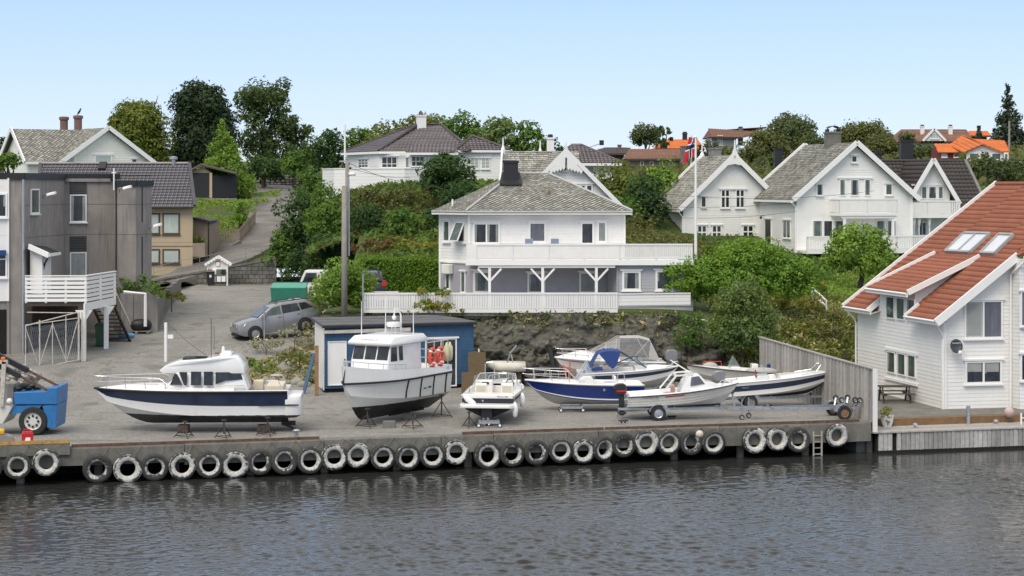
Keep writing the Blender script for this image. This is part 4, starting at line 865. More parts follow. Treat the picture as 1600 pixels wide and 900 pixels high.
WCv=Wall(P(1420,0,yC-2.4),P(1450,0,yC-2.2)); railing(hC,WCv,0,WCv.L,PZ(388,yC),1.0,m_white,.16,.1,1.2)
c_=P(1416,240,yC+4.6); chimney(hC,(c_.x,c_.y),.9,.7,12.2,PZ(219,yC+4.6),m_black,style='none'); c_=P(1372,245,yC+5); chimney(hC,(c_.x,c_.y),.5,.5,12.2,PZ(238,yC+5),m_black,style='flat')
# ------------------------------------------------------------------ red roofed boat house at the right edge
rh=thing('red_roofed_house','white waterside house with red tile roof, skylights and wide dormer at the right edge','house',(22,92,1.3))
c0=V(19.16,88,0); th_=R(12.6); du=V(math.cos(th_),math.sin(th_),0); dv=V(-math.sin(th_),math.cos(th_),0)
def H(u,v,z):p=c0+du*u+dv*v; return V(p.x,p.y,z)
gz=1.42; SL=.736; zm=lambda u:5.4+SL*(u+.55)
WGa=Wall(H(0,0,0),H(3.25,0,0)); WLs=Wall(H(0,9.87,0),H(0,0,0)); WG2=Wall(H(3.25,-.75,0),H(9,-.75,0)); WG1=Wall(H(3.25,0,0),H(3.25,-.75,0))
siding(rh,WGa,[(0,gz),(3.25,gz),(3.25,zm(3.25)-.12),(0,zm(0)-.12)],m_white,.17); siding(rh,WG2,rect(0,WG2.L,gz,8.1),m_white,.17);
WGw=Wall(H(3.25,0,0),H(3.25,-.75,0)); siding(rh,Wall(H(3.25,0,0),H(3.251,-.75,0)),rect(0,.75,gz,8.1),m_white,.17)
siding(rh,WLs,rect(0,9.87,gz,5.72),m_white,.17); part(rh,'plinth',m_conc,lambda q:(box_on(q,WGa,0,3.25,gz-.4,gz+.02,-.06,.015),box_on(q,WLs,0,9.87,gz-.4,gz+.02,-.06,.015)))
part(rh,'corner_board',m_trim,lambda q:q.bar(WGa.at(.03,gz,.03),WGa.at(.03,5.7,.03),.14,.07)); part(rh,'corner_board',m_trim,lambda q:q.bar(WLs.at(9.84,gz,.03),WLs.at(9.84,5.7,.03),.14,.07))
siding(rh,Wall(H(8,9.87,0),H(0,9.87,0)),[(0,gz),(8,gz),(8,5.7),(0,11.2)],m_white,.17)
rp=lambda u,v,d=0:H(u,v,zm(u)+d)
rk=dict(style='pantile',row=.345,tw=.30,amp=.045,um=m_redtile)
roof(rh,[rp(-.55,10.25),rp(-.55,7.25),rp(7.6,7.25),rp(7.6,10.25)],m_redtile,**rk)
roof(rh,[rp(.12,7.25),rp(.12,2.75),rp(7.6,2.75),rp(7.6,7.25)],m_redtile,**rk)
roof(rh,[rp(-.55,2.75),rp(-.55,-.42),rp(3.2,-.42),rp(7.6,2.75)],m_redtile,**rk)
roof(rh,[H(3.3,-1.15,8.2),H(9.5,-1.15,8.2),H(9.5,3.2,11.4),H(6.5,3.2,11.4)],m_redtile,**rk)
roof(rh,[rp(3.2,-.42),rp(3.6,-1.0,-.02),rp(7.6,2.75),rp(7.58,2.8)],m_redtile,**rk)
roof(rh,[rp(7.6,-.4),rp(7.6,10.25),H(15,10.25,5.9),H(15,-.4,5.9)],m_redtile,None)
hipcap(rh,rp(7.6,-.4,.05),rp(7.6,10.3,.05),m_redtile,.12)
zdm=lambda u:6.47+.437*(u+.5)
dp=lambda u,v,d=0:H(u,v,zdm(u)+d)
roof(rh,[dp(-.5,7.5),dp(-.5,2.75),dp(3.05,2.75),dp(3.05,7.5)],m_redtile,**rk)
for v in(7.52,2.72):barge(rh,dp(-.52,v,.0),dp(3.05,v,.06),w=.26,t=.09)
part(rh,'fascia',m_trim,lambda q:q.bar(dp(-.55,7.5,-.1),dp(-.55,2.72,-.1),.08,.2)); gutter(rh,dp(-.6,7.5,-.02),dp(-.6,2.72,-.02))
siding(rh,Wall(H(0,7.1,0),H(0,3.1,0)),rect(0,4.0,5.7,6.65),m_white,.17,'dormer_wall')
for v,sg in((3.1,1),(7.1,-1)):
 part(rh,'dormer_cheek',m_white,lambda q:q.poly([H(0,v,5.7),H(0,v,zdm(0)-.05),H(2.9,v,zdm(2.9)-.05),H(2.9,v,zm(2.9)-.2)]))
for(v0,v1)in((10.27,7.0),(2.95,-.44)):
 gutter(rh,rp(-.6,v0,-.0),rp(-.6,v1,-.0)); part(rh,'fascia',m_trim,lambda q:q.bar(rp(-.52,v0,-.12),rp(-.52,v1,-.12),.08,.22)); part(rh,'soffit',m_trim,lambda q:q.poly([rp(-.5,v0,-.22),rp(-.5,v1,-.22),H(0,v1,5.35),H(0,v0,5.35)]))
for v in(7.2,2.82):barge(rh,rp(-.58,v,-.02),rp(.1,v,.02),w=.26,t=.09)
barge(rh,rp(-.58,10.28,.0),rp(7.65,10.28,.04),w=.3,t=.1); barge(rh,rp(-.58,-.46,-.08),rp(3.35,-.46,-.04),w=.36,t=.1)
part(rh,'soffit',m_trim,lambda q:q.poly([rp(-.55,-.44,-.14),rp(3.3,-.44,-.14),H(3.3,0.02,zm(3.3)-.14),H(-.55,0.02,zm(-.55)-.14)]))
gutter(rh,H(3.28,-1.2,8.22),H(9.5,-1.2,8.22)); part(rh,'fascia',m_trim,lambda q:q.bar(H(3.28,-1.12,8.1),H(9.5,-1.12,8.1),.08,.24))
def lwin(x0,y0,x1,y1,gm=None):winpx(rh,WLs,x0,y0,x1,y1,gm=gm or m_glassg,fr=.05,hd=False,sill=False)
for x in(1386,1402,1418):lwin(x,463+(x-1386)*.12,x+13,498+(x-1386)*.12)
for x in(1387,1403,1419):lwin(x,549+(x-1387)*.17,x+13,583+(x-1387)*.22)
for y,s in((546,.177),(590,.21)):u0,z0=WLs.hit(1384,y-(2 if y<560 else 0)); u1,z1=WLs.hit(1435,y); part(rh,'casing_board',m_trim,lambda q:box_on(q,WLs,u0,u1,z0-.06,z0+.06,.02,.09))
winpx(rh,WGa,1506,469,1566,529,nx=2,gm=[m_glassl,m_glassp],fr=.08); winpx(rh,WGa,1507,563,1565,600,nx=2,gm=m_glass,fr=.1)
m_blind=mat('grey_blind_slat',(.33,.33,.32),.7); u0,z0=WGa.hit(1511,524); u1,z1=WGa.hit(1533,474)
bl=MB()
for k in range(9):a=u0+(u1-u0)*k/9; box_on(bl,WGa,a,a+.045,z0,z1,.042,.05)
bl.build('vertical_blind',m_blind,rh,kind='stuff')
for a,b in((1511,1533),(1541,1560)):ua,za=WGa.hit(a,581); ub,zb_=WGa.hit(b,567); part(rh,'roller_blind',m_blind,lambda q:box_on(q,WGa,ua,ub,za,zb_,.041,.048))
winpx(rh,WG2,1594,455,1606,510,gm=m_glassp,fr=.06); winpx(rh,WG2,1594,553,1606,595,gm=m_glass,fr=.06)
part(rh,'balcony_rail',m_galv,lambda q:q.bar(WG2.at(.05,PZ(513,87.5),.1),WG2.at(1.5,PZ(513,87.5),.1),.06,.06))
pipe(rh,[H(3.4,-1.2,8.1),H(3.15,-.6,7.6),H(3.15,-.14,7.4),H(3.15,-.12,gz)],.05); pipe(rh,[rp(-.55,-.3,-.1),H(-.15,-.1,4.75),H(-.06,-.08,4.6),H(-.06,-.08,gz)],.045); pipe(rh,[rp(-.55,10.15,-.1),H(-.15,9.92,4.8),H(-.08,9.9,4.6),H(-.08,9.9,gz)],.045)
def on_roof(px,py):
 r=V((px-800)/FPX,1,-(py-HZ)/FPX); n=(rp(1,0)-rp(0,0)).cross(rp(0,1)-rp(0,0)); o=V(0,0,CH); t=(rp(0,0)-o).dot(n)/r.dot(n); return o+r*t,n.normalized()*(1 if n.z>0 else-1)
m_sky=glass_mat('bright_skylight_glass',(.62,.64,.66),.08,.05)
for quad,panes in(([(1479,395),(1517,397),(1549,368),(1508,367)],2),([(1534,398),(1556,399),(1585,370),(1563,369)],1)):
 c4=[on_roof(*q_)for q_ in quad]; n=c4[0][1]; c4=[a+n*.06 for a,_ in c4]
 fr_=MB(); [fr_.bar(c4[k]+n*.05,c4[(k+1)%4]+n*.05,.12,.14,up=n)for k in range(4)]
 if panes==2:fr_.bar(c4[0].lerp(c4[1],.5)+n*.05,c4[3].lerp(c4[2],.5)+n*.05,.1,.12,up=n)
 f=fr_.build('skylight',m_blind,rh)
 for k in range(panes):
  a,b=c4[0].lerp(c4[1],k/panes),c4[0].lerp(c4[1],(k+1)/panes); c,e=c4[3].lerp(c4[2],(k+1)/panes),c4[3].lerp(c4[2],k/panes); part(f,'pane',m_sky,lambda q:q.poly([x+n*.06 for x in(a,b,c,e)]))
dc=WGa.at(WGa.hit(1488,540)[0],WGa.hit(1488,540)[1],.38); ds=thing('satellite_dish','dark grey satellite dish on the gable wall near the corner of the red roofed house','satellite dish',tuple(dc))
def dish(q):
 ax=(WGa.n*.9+V(-.1,0,.25)).normalized(); x=ax.cross(V(0,0,1)).normalized(); y=x.cross(ax); rings=[]
 for r,dpt in((.0,.0),(.12,.01),(.22,.04),(.29,.075),(.295,.055),(.22,.02),(.0,-.02)):rings.append([dc+(x*math.cos(a)*.98+y*math.sin(a)*1.08)*r+ax*dpt for a in np.linspace(0,2*math.pi,20,endpoint=False)])
 q.loft(rings,caps=False)
part(ds,'reflector',mat('dish_charcoal',(.035,.04,.05),.5),dish,smooth=True); part(ds,'arm',m_galv,lambda q:q.bar(dc+V(0,0,-.25),dc+WGa.n*.35+V(.05,0,-.34),.04,.04)); part(ds,'receiver',m_lampw,lambda q:(q.ball(dc+WGa.n*.34+V(.04,0,-.26),.10,.08,.11),q.cbox(dc+WGa.n*.36+V(.14,0,-.38),.08,.08,.09)))
part(ds,'bracket',m_galv,lambda q:q.bar(dc-WGa.n*.36+V(0,0,-.1),dc+V(0,0,-.1),.05,.05))
def flat_text(body,size,name,m,parent,loc,rot,extr=.0005):
 cu=bpy.data.curves.new(name,'FONT'); cu.body=body; cu.size=size; cu.align_x='CENTER'; cu.align_y='CENTER'; cu.extrude=extr; tmp=bpy.data.objects.new(name,cu); me=bpy.data.meshes.new_from_object(tmp)
 bpy.data.objects.remove(tmp); me.materials.clear(); me.materials.append(m); o=bpy.data.objects.new(name,me); COL.link(o); o['kind']='stuff'; o.parent=parent
 o.matrix_local=Matrix.Translation(Vector(loc))@rot.to_4x4(); return o
def text_rot(right,up):r=Vector(right).normalized(); n=r.cross(Vector(up)).normalized(); u=n.cross(r); return Matrix((r,u,n)).transposed()
ax=(WGa.n*.9+V(-.1,0,.25)).normalized(); flat_text('CanalDigital',.085,'lettering',m_lampw,ds,ax*.08+V(0,0,.12),text_rot(WGa.d,ax.cross(WGa.d)*-1))
# ------------------------------------------------------------------ left side: grey concrete building
gb=thing('grey_concrete_building','grey concrete building with stepped facade and white front bay at the left edge','building',(-24,103,2.5))
zr_=11.95; yA=98.0
pA=[P(-60,0,97.2),P(14,0,97.9),P(37,0,98.0),P(99,0,104.6),P(101,0,105.3),P(178,0,106.2),P(179,0,105.2),P(212,0,105.0),P(237,0,106.6),P(233,0,116)]
fw_=[Wall(pA[i],pA[i+1])for i in range(len(pA)-1)]
for i,W_ in enumerate(fw_):
 if W_.L<.05:continue
 zb_=2.2
 plainwall(gb,W_,rect(0,W_.L,zb_,zr_-(.35 if i in(6,7,8)else 0)),m_concd)
 zt=zr_-(.35 if i in(6,7,8)else 0); part(gb,'roof_edge',m_black,lambda q:box_on(q,W_,-.05,W_.L+.05,zt-.28,zt+.03,-.3,.10))
 if i>=2 and W_.L>.5:
  for zj in(8.75,10.35):part(gb,'panel_joint',m_black,lambda q:box_on(q,W_,0,W_.L,zj,zj+.015,0,.006))
part(gb,'roof_slab',m_black,lambda q:q.poly([V(p.x,p.y,zr_-.06)for p in pA]+[V(-40,116,zr_-.06),V(-40,97,zr_-.06)]))
W0,W2_,W4,W6,W7=fw_[0],fw_[2],fw_[4],fw_[6],fw_[7]
zb0,zb1=PZ(471,97.5),PZ(278,97.5)
siding(gb,Wall(W0.at(0,0,.08),W0.at(W0.L,0,.08)),rect(0,W0.L,zb0,zb1),m_white,1.62,'white_cladding',lip=.01)
part(gb,'cladding_edge',m_trim,lambda q:box_on(q,W0,W0.L-.08,W0.L,zb0,zb1,.06,.14))
W0w=Wall(W0.at(0,0,.1),W0.at(W0.L,0,.1))
winpx(gb,W0w,-25,302,11,340,nx=2,fr=.08,hd=False); winpx(gb,W0w,-25,395,11,434,nx=2,nz=[.78],fr=.08,hd=False)
part(gb,'awning',m_canvas,lambda q:box_on(q,W0w,W0w.L-2.5,W0w.L-.15,PZ(399,97.5),PZ(391,97.5),.05,.3))
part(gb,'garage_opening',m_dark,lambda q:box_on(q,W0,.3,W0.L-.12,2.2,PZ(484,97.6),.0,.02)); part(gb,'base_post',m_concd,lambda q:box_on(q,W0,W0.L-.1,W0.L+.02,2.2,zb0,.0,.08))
pipe(gb,[fw_[1].at(fw_[1].L-.02,zr_-.3,.09),fw_[1].at(fw_[1].L-.02,2.6,.09)],.06,m_galv)
winpx(gb,W2_,47,295,60,334,fr=.07,gm=m_glassg,hd=False)
for(y0,y1,gy,gm)in((304,347,283,m_glass),(394,434,369,m_glassw)):
 winpx(gb,W4,109,y0,135,y1,fr=.06,gm=gm,hd=False)
 u0,z0=W4.hit(109,y0-1); u1,z1=W4.hit(135,gy); gr=part(gb,'louvre_grille',m_black,lambda q:box_on(q,W4,u0,u1,z0,z1,.0,.02))
 for k in range(6):zz=z0+(z1-z0)*(k+.3)/6; part(gr,'slat',mat('grille_slat',(.06,.058,.055),.7)if 'grille_slat' not in bpy.data.materials else bpy.data.materials['grille_slat'],lambda q:box_on(q,W4,u0,u1,zz,zz+.09,.021,.05))
part(gb,'roof_lip',m_concd,lambda q:box_on(q,W4,0,W4.L-.2,PZ(284,106),PZ(279,106),.0,.12))
for(y0,y1)in((290,347),(370,428)):u,_=W7.hit(222,350); part(gb,'slit_window',m_black,lambda q:box_on(q,W7,u-.05,u+.05,PZ(y1,105.6),PZ(y0,105.6),0,.02))
pipe(gb,[W6.at(W6.hit(179,300)[0]+.1,zr_-.3,.06),W6.at(W6.hit(179,300)[0]+.1,4.6,.06)],.035,m_black)
Wp=Wall(P(47,0,98.4),P(66,0,98.0)); Wp2=Wall(Wp.p1,P(80,0,100.6))
lt=part(gb,'porch',m_white,lambda q:(q.poly([Wp.at(0,6.0),Wp.at(Wp.L,6.0),Wp.at(Wp.L,PZ(399,98)),Wp.at(0,PZ(388,98))]),q.poly([Wp2.at(0,6.0),Wp2.at(Wp2.L,6.0),Wp2.at(Wp2.L,PZ(396,98)),Wp2.at(0,PZ(399,98))])))
tp=[P(45,383,98.1),P(76,397,97.2),P(94,394,100.6),P(62,381,102.2)]; part(lt,'porch_roof',m_black,lambda q:q.hexa([a+V(0,0,-.08)for a in tp]+tp)); part(lt,'porch_fascia',m_trim,lambda q:(q.bar(tp[0]+V(0,-.03,-.06),tp[1]+V(0,-.03,-.06),.06,.26),q.bar(tp[1]+V(.02,-.03,-.06),tp[2]+V(.02,-.03,-.06),.06,.14)))
pipe(gb,[P(76,400,97.3),P(70,412,98.4),P(64,434,98.6)],.05,m_black)
def flood(px,py,Y,lab,flip=1):
 p=P(px,py,Y); t=thing('flood_lamp',lab,'lamp',tuple(p)); part(t,'arm',m_galv,lambda q:q.tube([(-.4*flip,.5,-.25),(-.35*flip,.1,-.05),(0,0,0)],.035),local=True); part(t,'lamp_head',m_lampw,lambda q:q.hexa([(-.1,-.25,-.12),(.35*flip,-.2,-.02),(.35*flip,.2,0),(-.1,.2,-.08),(-.1,-.2,.02),(.3*flip,-.2,.12),(.3*flip,.2,.14),(-.1,.2,.06)]),local=True,bevel=.02)
flood(77,303,99.8,'white flood lamp on an arm beside the small upper window of the grey building'); flood(243,352,105.5,'small white flood lamp on the right end of the grey building'); flood(196,293,104.2,'small hooded lamp near the roof edge of the grey building')
mp=P(178,297,105); t=thing('roof_mast','thin white antenna mast on the parapet of the grey building','antenna',tuple(mp)); part(t,'mast',m_trim,lambda q:q.tube([(0,0,0),(0,0,1.15)],.04),local=True); part(t,'cross_arm',m_trim,lambda q:q.bar((-.12,0,.92),(.12,0,.92),.05,.05),local=True)
bl_=thing('slatted_balcony','raised white balcony with horizontal board railing and white posts on the grey building','balcony',tuple(P(110,470,97)))
b0,b1,b2=P(39,0,95.9),P(135,0,96.0),P(181,0,101); zB=5.72
Wb0,Wb1=Wall(b0,b1),Wall(b1,b2); first=None
for W_ in(Wb0,Wb1):
 for k in range(6):part(bl_,'railing_board',m_white,lambda q:box_on(q,W_,0,W_.L,zB+.02+k*.205,zB+.165+k*.205,0,.03))
 n=3 if W_ is Wb0 else 2
 for i in range(n+1):u=.05+(W_.L-.1)*i/n; part(bl_,'railing_post',m_white,lambda q:box_on(q,W_,u-.05,u+.05,zB-.05,zB+1.2,-.08,-.002))
part(bl_,'top_rail',m_white,lambda q:(box_on(q,Wb0,0,Wb0.L,zB+1.24,zB+1.29,-.09,.05),box_on(q,Wb1,0.0,Wb1.L,zB+1.242,zB+1.292,-.09,.05)))
part(bl_,'balcony_floor',m_brownwood,lambda q:q.hexa([V(b0.x,b0.y+.05,zB-.2),V(b1.x,b1.y+.05,zB-.2),V(b2.x-.05,b2.y,zB-.2),V(-23.5,104.8,zB-.2),V(b0.x,b0.y+.05,zB-.02),V(b1.x,b1.y+.05,zB-.02),V(b2.x-.05,b2.y,zB-.02),V(-23.5,104.8,zB-.02)]))
part(bl_,'beam',m_white,lambda q:box_on(q,Wb1,-.3,Wb1.L,zB-.42,zB-.05,-.05,.02))
for(px,Y,py)in((131,96.1,563),(166,99.3,548)):
 c=P(px,py,Y); part(bl_,'post',m_white,lambda q:q.cbox((c.x,c.y,(c.z+zB-.4)/2-.1),.2,.2,zB-.4-c.z+.2)); part(bl_,'bracket',m_white,lambda q:q.add([(c.x-.1,c.y-.02,zB-.9),(c.x+.1,c.y-.02,zB-.9),(c.x+.42,c.y-.02,zB-.4),(c.x-.42,c.y-.02,zB-.4)],[(0,1,2,3)]))
part(gb,'undercroft',m_dark,lambda q:q.hexa([P(40,0,98.6)+V(0,0,2.2-CH-290*98.6/FPX+0),P(120,0,103.8),P(120,0,104),P(40,0,98.8),P(40,0,98.6),P(120,0,103.8),P(120,0,104),P(40,0,98.8)])if False else None)if False else None
gt=thing('steel_gate','rusted white steel tube gate with wire mesh and diagonal braces under the balcony','gate',tuple(P(85,580,95.3)))
gy=lambda px:94.7+(px-40)*.012
gp=lambda px,py:P(px,py,gy(px))
m_oldw=mat('old_white_steel',(.52,.49,.43),.7,.15,5,dirt=((.2,.12,.07),.5,6))
for a,b,r in(((40,508),(40,577),.05),((62,500),(62,573),.06),((123,488),(123,563),.08),((128,488),(128,563),.05),((40,509),(121,488),.05),((40,508),(122,497),.04),((45,578),(124,562),.04),((82,503),(82,571),.04),((103,494),(103,566),.04),((40,512),(60,572),.035),((82,506),(62,572),.035),((82,506),(104,566),.035),((121,502),(104,566),.035),((42,488),(118,489),.045)):
 part(gt,'gate_tube',m_oldw,lambda q:q.tube([gp(*a),gp(*b)],r*.62,6))
def mesh_(q):
 for k in range(26):
  x=41+k*3.1; y0=512-(x-40)*.15; y1=576-(x-40)*.17; q.tube([gp(x,y0),gp(x+9,y1)],.006,3,caps=False); q.tube([gp(x+9,y0),gp(x,y1)],.006,3,caps=False)
w_=MB(); mesh_(w_); w_.build('wire_mesh',m_galv,gt,kind='stuff')
def wheelie(px,py,Y,m,lab,h=1.05,lidm=None,rot=.1):
 p=P(px,py,Y); t=thing('wheelie_bin',lab,'bin',tuple(p),rot)
 part(t,'body',m,lambda q:q.hexa([(-.22,-.26,.05),(.22,-.26,.05),(.22,.24,.05),(-.22,.24,.05),(-.28,-.34,h-.1),(.28,-.34,h-.1),(.28,.32,h-.1),(-.28,.32,h-.1)]),local=True,bevel=.02); part(t,'lid',lidm or m,lambda q:q.hexa([(-.3,-.37,h-.1),(.3,-.37,h-.1),(.3,.36,h-.1),(-.3,.36,h-.1),(-.26,-.3,h-.02),(.26,-.3,h-.02),(.26,.36,h+.02),(-.26,.36,h+.02)]),local=True)
 for s in(-1,1):part(t,'wheel',m_black,lambda q:q.lathe([(0,s*.26),(.1,s*.26),(.1,s*.3),(0,s*.3)],12,c=(0,.28,.1),axis='x'),local=True)
 return t
p=GY(158,541); wheelie(158,541,p.y,m_greend,'dark green wheelie bin standing under the white balcony',1.15)
p=GY(329,446.5); t=wheelie(329,446.5,p.y,m_black,'black wheelie bin with white sticker beside the mailbox stand',1.1,m_brickc); part(t,'sticker',m_trim,lambda q:q.poly([(-.06,-.335,.6),(.08,-.335,.6),(.08,-.345,.78),(-.06,-.345,.78)]),local=True)
st=thing('open_stair','dark open stair going up under the white balcony corner','stairs',tuple(P(180,530,104)))
s0,s1=P(187,532,101.5),P(163,478,104.5)
for k in range(9):c=s0.lerp(s1,(k+.5)/9); part(st,'step',m_black,lambda q:q.cbox(c,1.1,.28,.05))
for s in(-.56,.56):part(st,'stringer',m_brownwood,lambda q:q.bar(s0+V(s,0,-.1),s1+V(s,0,-.1),.05,.26)); part(st,'handrail',m_polew,lambda q:q.bar(s0+V(s,0,.8),s1+V(s,0,.8),.06,.06))
bw=thing('brown_back_wall','dark boarded wall behind the steel gate under the balcony','wall',tuple(P(90,560,101))); Wbk=Wall(P(44,0,98.9),P(122,0,104.9)); siding(bw,Wbk,rect(0,Wbk.L,2.4,5.5),m_brownwood,.22,'boards')
p=GY(217,520); t=thing('tarped_pallet','pallet load under black tarpaulin by the grey retaining wall','pallet',tuple(p)); part(t,'pallet',m_wood,lambda q:[q.box(-.7,.7,-.5+k*.22,-.36+k*.22,.1,.13)for k in range(5)]+[q.box(-.7+s*.6,-.6+s*.6,-.5,.5,0,.1)for s in(0,1,2)],local=True)
bm=MB(); bm.ball((0,0,.42),.72,.55,.40,14,9)
for i,v_ in enumerate(bm.v):v_+=mnoise.noise_vector(v_*3)*.07; v_.z=max(v_.z,.14)
bm.build('tarpaulin',m_black,t,local=True,smooth=True)
p=GY(198,528); tag(part(None,'gas_bottle',mat('light_blue_paint',(.10,.35,.52),.4),lambda q:q.lathe([(0,-.45),(.1,-.42),(.13,-.34),(.13,.3),(.08,.4),(0,.42)],12,c=tuple(p+V(0,0,.13)),axis='x'),smooth=True),'light blue cylinder lying at the foot of the open stair','gas bottle')
rw_=thing('retaining_wall','grey concrete panel retaining wall topped with dry plants left of the yard road','wall',(-20,114,3.5))
ra,rb=P(189,0,103.9),P(247,0,104.9); rcc=P(283,0,128)
for W_,zt,n,m in((Wall(ra,rb),5.7,3,m_concd),(Wall(rb,rcc),5.35,11,m_conc)):
 for k in range(n):part(rw_,'wall_panel',m,lambda q:box_on(q,W_,W_.L*k/n+.015,W_.L*(k+1)/n-.015,2.8,zt+(k%2)*.05,-.25,0))
pipe(rw_,[P(193,456,103.6),P(227,459,103.9),P(227,510,103.9)],.09,m_trim,'white_frame')
p=GY(341,446.5); mbx=thing('mailbox_stand','white scalloped roof stand with rows of mailboxes by the stone wall','mailbox stand',tuple(p)); s_=FPX/p.y
def mx(px):return(px-341)/s_
def mz(py):return(446.5-py)/s_
part(mbx,'back_board',m_white,lambda q:q.add([(mx(324),.1,mz(440)),(mx(356),.1,mz(440)),(mx(356),.1,mz(412)),(mx(341),.1,mz(402)),(mx(324),.1,mz(412))],[(0,1,2,3,4)]),local=True)
for x in(324.5,355):part(mbx,'post',m_white,lambda q:q.box(mx(x)-.05,mx(x)+.05,.0,.1,0,mz(412)),local=True)
for s in(-1,1):
 a,b=V(mx(341),-.1,mz(399)),V(mx(341+s*21),-.1,mz(412)); part(mbx,'roof_board',m_trim,lambda q:q.hexa([a+V(0,0,-.05),b+V(0,0,-.05),b+V(0,.5,-.05),a+V(0,.5,-.05),a,b,b+V(0,.5,0),a+V(0,.5,0)]),local=True)
 def sc_(q):
  for k in range(5):c=a.lerp(b,(k+.5)/5); q.lathe([(0,-.01),(.11,-.01),(.11,.02),(0,.02)],10,c=(c.x,c.y-.01,c.z-.1),axis='y')
 w_=MB(); sc_(w_); w_.build('scallop_trim',m_trim,mbx,local=True,kind='stuff')
bxm=[m_greyst,m_trim,m_greyst,m_black,m_black,m_galv,m_trim,m_trim]; m_ggrey=mat('grey_green_box',(.12,.15,.12),.5); bxm[0]=bxm[2]=m_ggrey
for i in range(8):x=328+(i%4)*7.2; y=425 if i<4 else 436; part(mbx,'mailbox',bxm[i],lambda q:q.box(mx(x-3),mx(x+3),-.16,.09,mz(y+4.2),mz(y-4.2)),local=True,bevel=.015)
part(mbx,'notice_board',m_red,lambda q:q.box(mx(337),mx(343.5),.04,.09,mz(415),mz(408)),local=True); part(mbx,'notice',m_trim,lambda q:q.box(mx(337.5),mx(343),.03,.039,mz(415.5),mz(409.5)),local=True)
part(mbx,'sticker',mat('lime_sticker',(.45,.55,.06),.5),lambda q:q.lathe([(0,0),(.09,0),(.09,.01)],10,c=(mx(329),-.175,mz(434)),axis='y'),local=True)
sw=thing('block_retaining_wall','dark stone block wall below the climbing hill road behind the mailbox stand','wall',tuple(P(340,447,141.2)))
topy=lambda px:np.interp(px,[245,330,425],[437,421,404])
Ws=Wall(P(245,0,141.2),P(432,0,141.2)); bm=MB(); zr0=4.15
for r in range(7):
 u=-(r%2)*.2
 while u<Ws.L:
  wd=rnd.uniform(.3,.5); a,b=max(u,0)+.012,min(u+wd,Ws.L)-.012; px=800+(Ws.p0.x+a)*FPX/141.2; zt=PZ(float(topy(px)),141.2)
  z0,z1=zr0+r*.29+.012,min(zr0+(r+1)*.29-.012,zt)
  if z1>z0+.05 and b>a+.05:box_on(bm,Ws,a,b,z0,z1,-.2,rnd.uniform(0,.035))
  u+=wd
bm.build('stone_block',m_wallst,sw,kind='stuff'); part(sw,'mortar_core',m_dark,lambda q:q.add([Ws.at(0,4,-.05),Ws.at(Ws.L,4,-.05),Ws.at(Ws.L,PZ(405,141.2),-.05),Ws.at(0,PZ(438,141.2),-.05)],[(0,1,2,3)]))
part(sw,'coping',m_conc,lambda q:q.hexa([Ws.at(-.1,PZ(439,141.2),-.3),Ws.at(Ws.L,PZ(405,141.2),-.3),Ws.at(Ws.L,PZ(405,141.2),.06),Ws.at(-.1,PZ(439,141.2),.06),Ws.at(-.1,PZ(436,141.2),-.3),Ws.at(Ws.L,PZ(402.5,141.2),-.3),Ws.at(Ws.L,PZ(402.5,141.2),.06),Ws.at(-.1,PZ(436,141.2),.06)]))
m_ggrey2=mat('dull_rail_steel',(.24,.235,.22),.7,.2,6)
gr=thing('guard_rail','thin grey steel guard rail along the lower edge of the hill road','guard rail',tuple(P(340,420,141.6)))
gl=[P(240,438,141.5),P(283,428,141.5),P(312,423,141.5),P(384,408,141.6),P(430,396,141.8),P(438,392,142.5)]
for dz in(.25,.55,.95):part(gr,'rail',m_ggrey2,lambda q:q.tube([a+V(0,.05,dz)for a in gl],.018,5))
for a in gl:part(gr,'rail_post',m_ggrey2,lambda q:q.tube([a+V(0,.05,-.4),a+V(0,.05,.98)],.022,5))
bh=thing('beige_house','beige rendered house with long dark glazed tile roof behind the grey building','house',(-28,148,4.7))
Wh=Wall(P(40,0,145),P(301,0,145)); siding(bh,Wh,rect(0,Wh.L,4.3,9.75),m_beige,2.9,lip=.012)
for W_ in(Wall(Wh.p1,Wh.p1+V(-1.9,8,0)),):plainwall(bh,W_,[(0,4.3),(8,4.3),(8,9.7),(4,12.8),(0,9.7)],m_beige)
l0,r0=P(56,322,144.5),P(303,323,144.5); l0.z=r0.z=9.8; l1,r1=P(62,257,149),P(294.5,257,149); l1.z=r1.z=12.95
roof(bh,[l0,r0,r1,l1],m_bltile,'pantile',.36,.30,.06); roof(bh,[r1+V(-1,4.5,-3.1),l1+V(-1,4.5,-3.1),l1,r1],m_bltile,None); hipcap(bh,l1+V(0,0,.06),r1+V(0,0,.06),m_bltile,.14)
for a,b in((r0,r1),(l0,l1)):part(bh,'verge_tile',m_bltile,lambda q:q.bar(a+V(.06,0,.1),b+V(.06,0,.1),.24,.16))
gutter(bh,l0+V(0,-.05,-.02),r0+V(0,-.05,-.02),m_black,.08); part(bh,'hatch',m_black,lambda q:q.hexa([l1.lerp(r1,.405)+V(0,-.75,-.43),l1.lerp(r1,.455)+V(0,-.75,-.43),l1.lerp(r1,.455)+V(0,-.1,.1),l1.lerp(r1,.405)+V(0,-.1,.1),l1.lerp(r1,.405)+V(0,-.8,-.3),l1.lerp(r1,.455)+V(0,-.8,-.3),l1.lerp(r1,.455)+V(0,-.15,.2),l1.lerp(r1,.405)+V(0,-.15,.2)]))
for y0,y1 in((333,366),(389,412)):
 winpx(bh,Wh,222,y0,250,y1,fr=.1,fm=m_brownwood,gm=m_glassl,hd=False); winpx(bh,Wh,254,y0,281,y1,fr=.1,fm=m_brownwood,gm=m_glassl,hd=False)
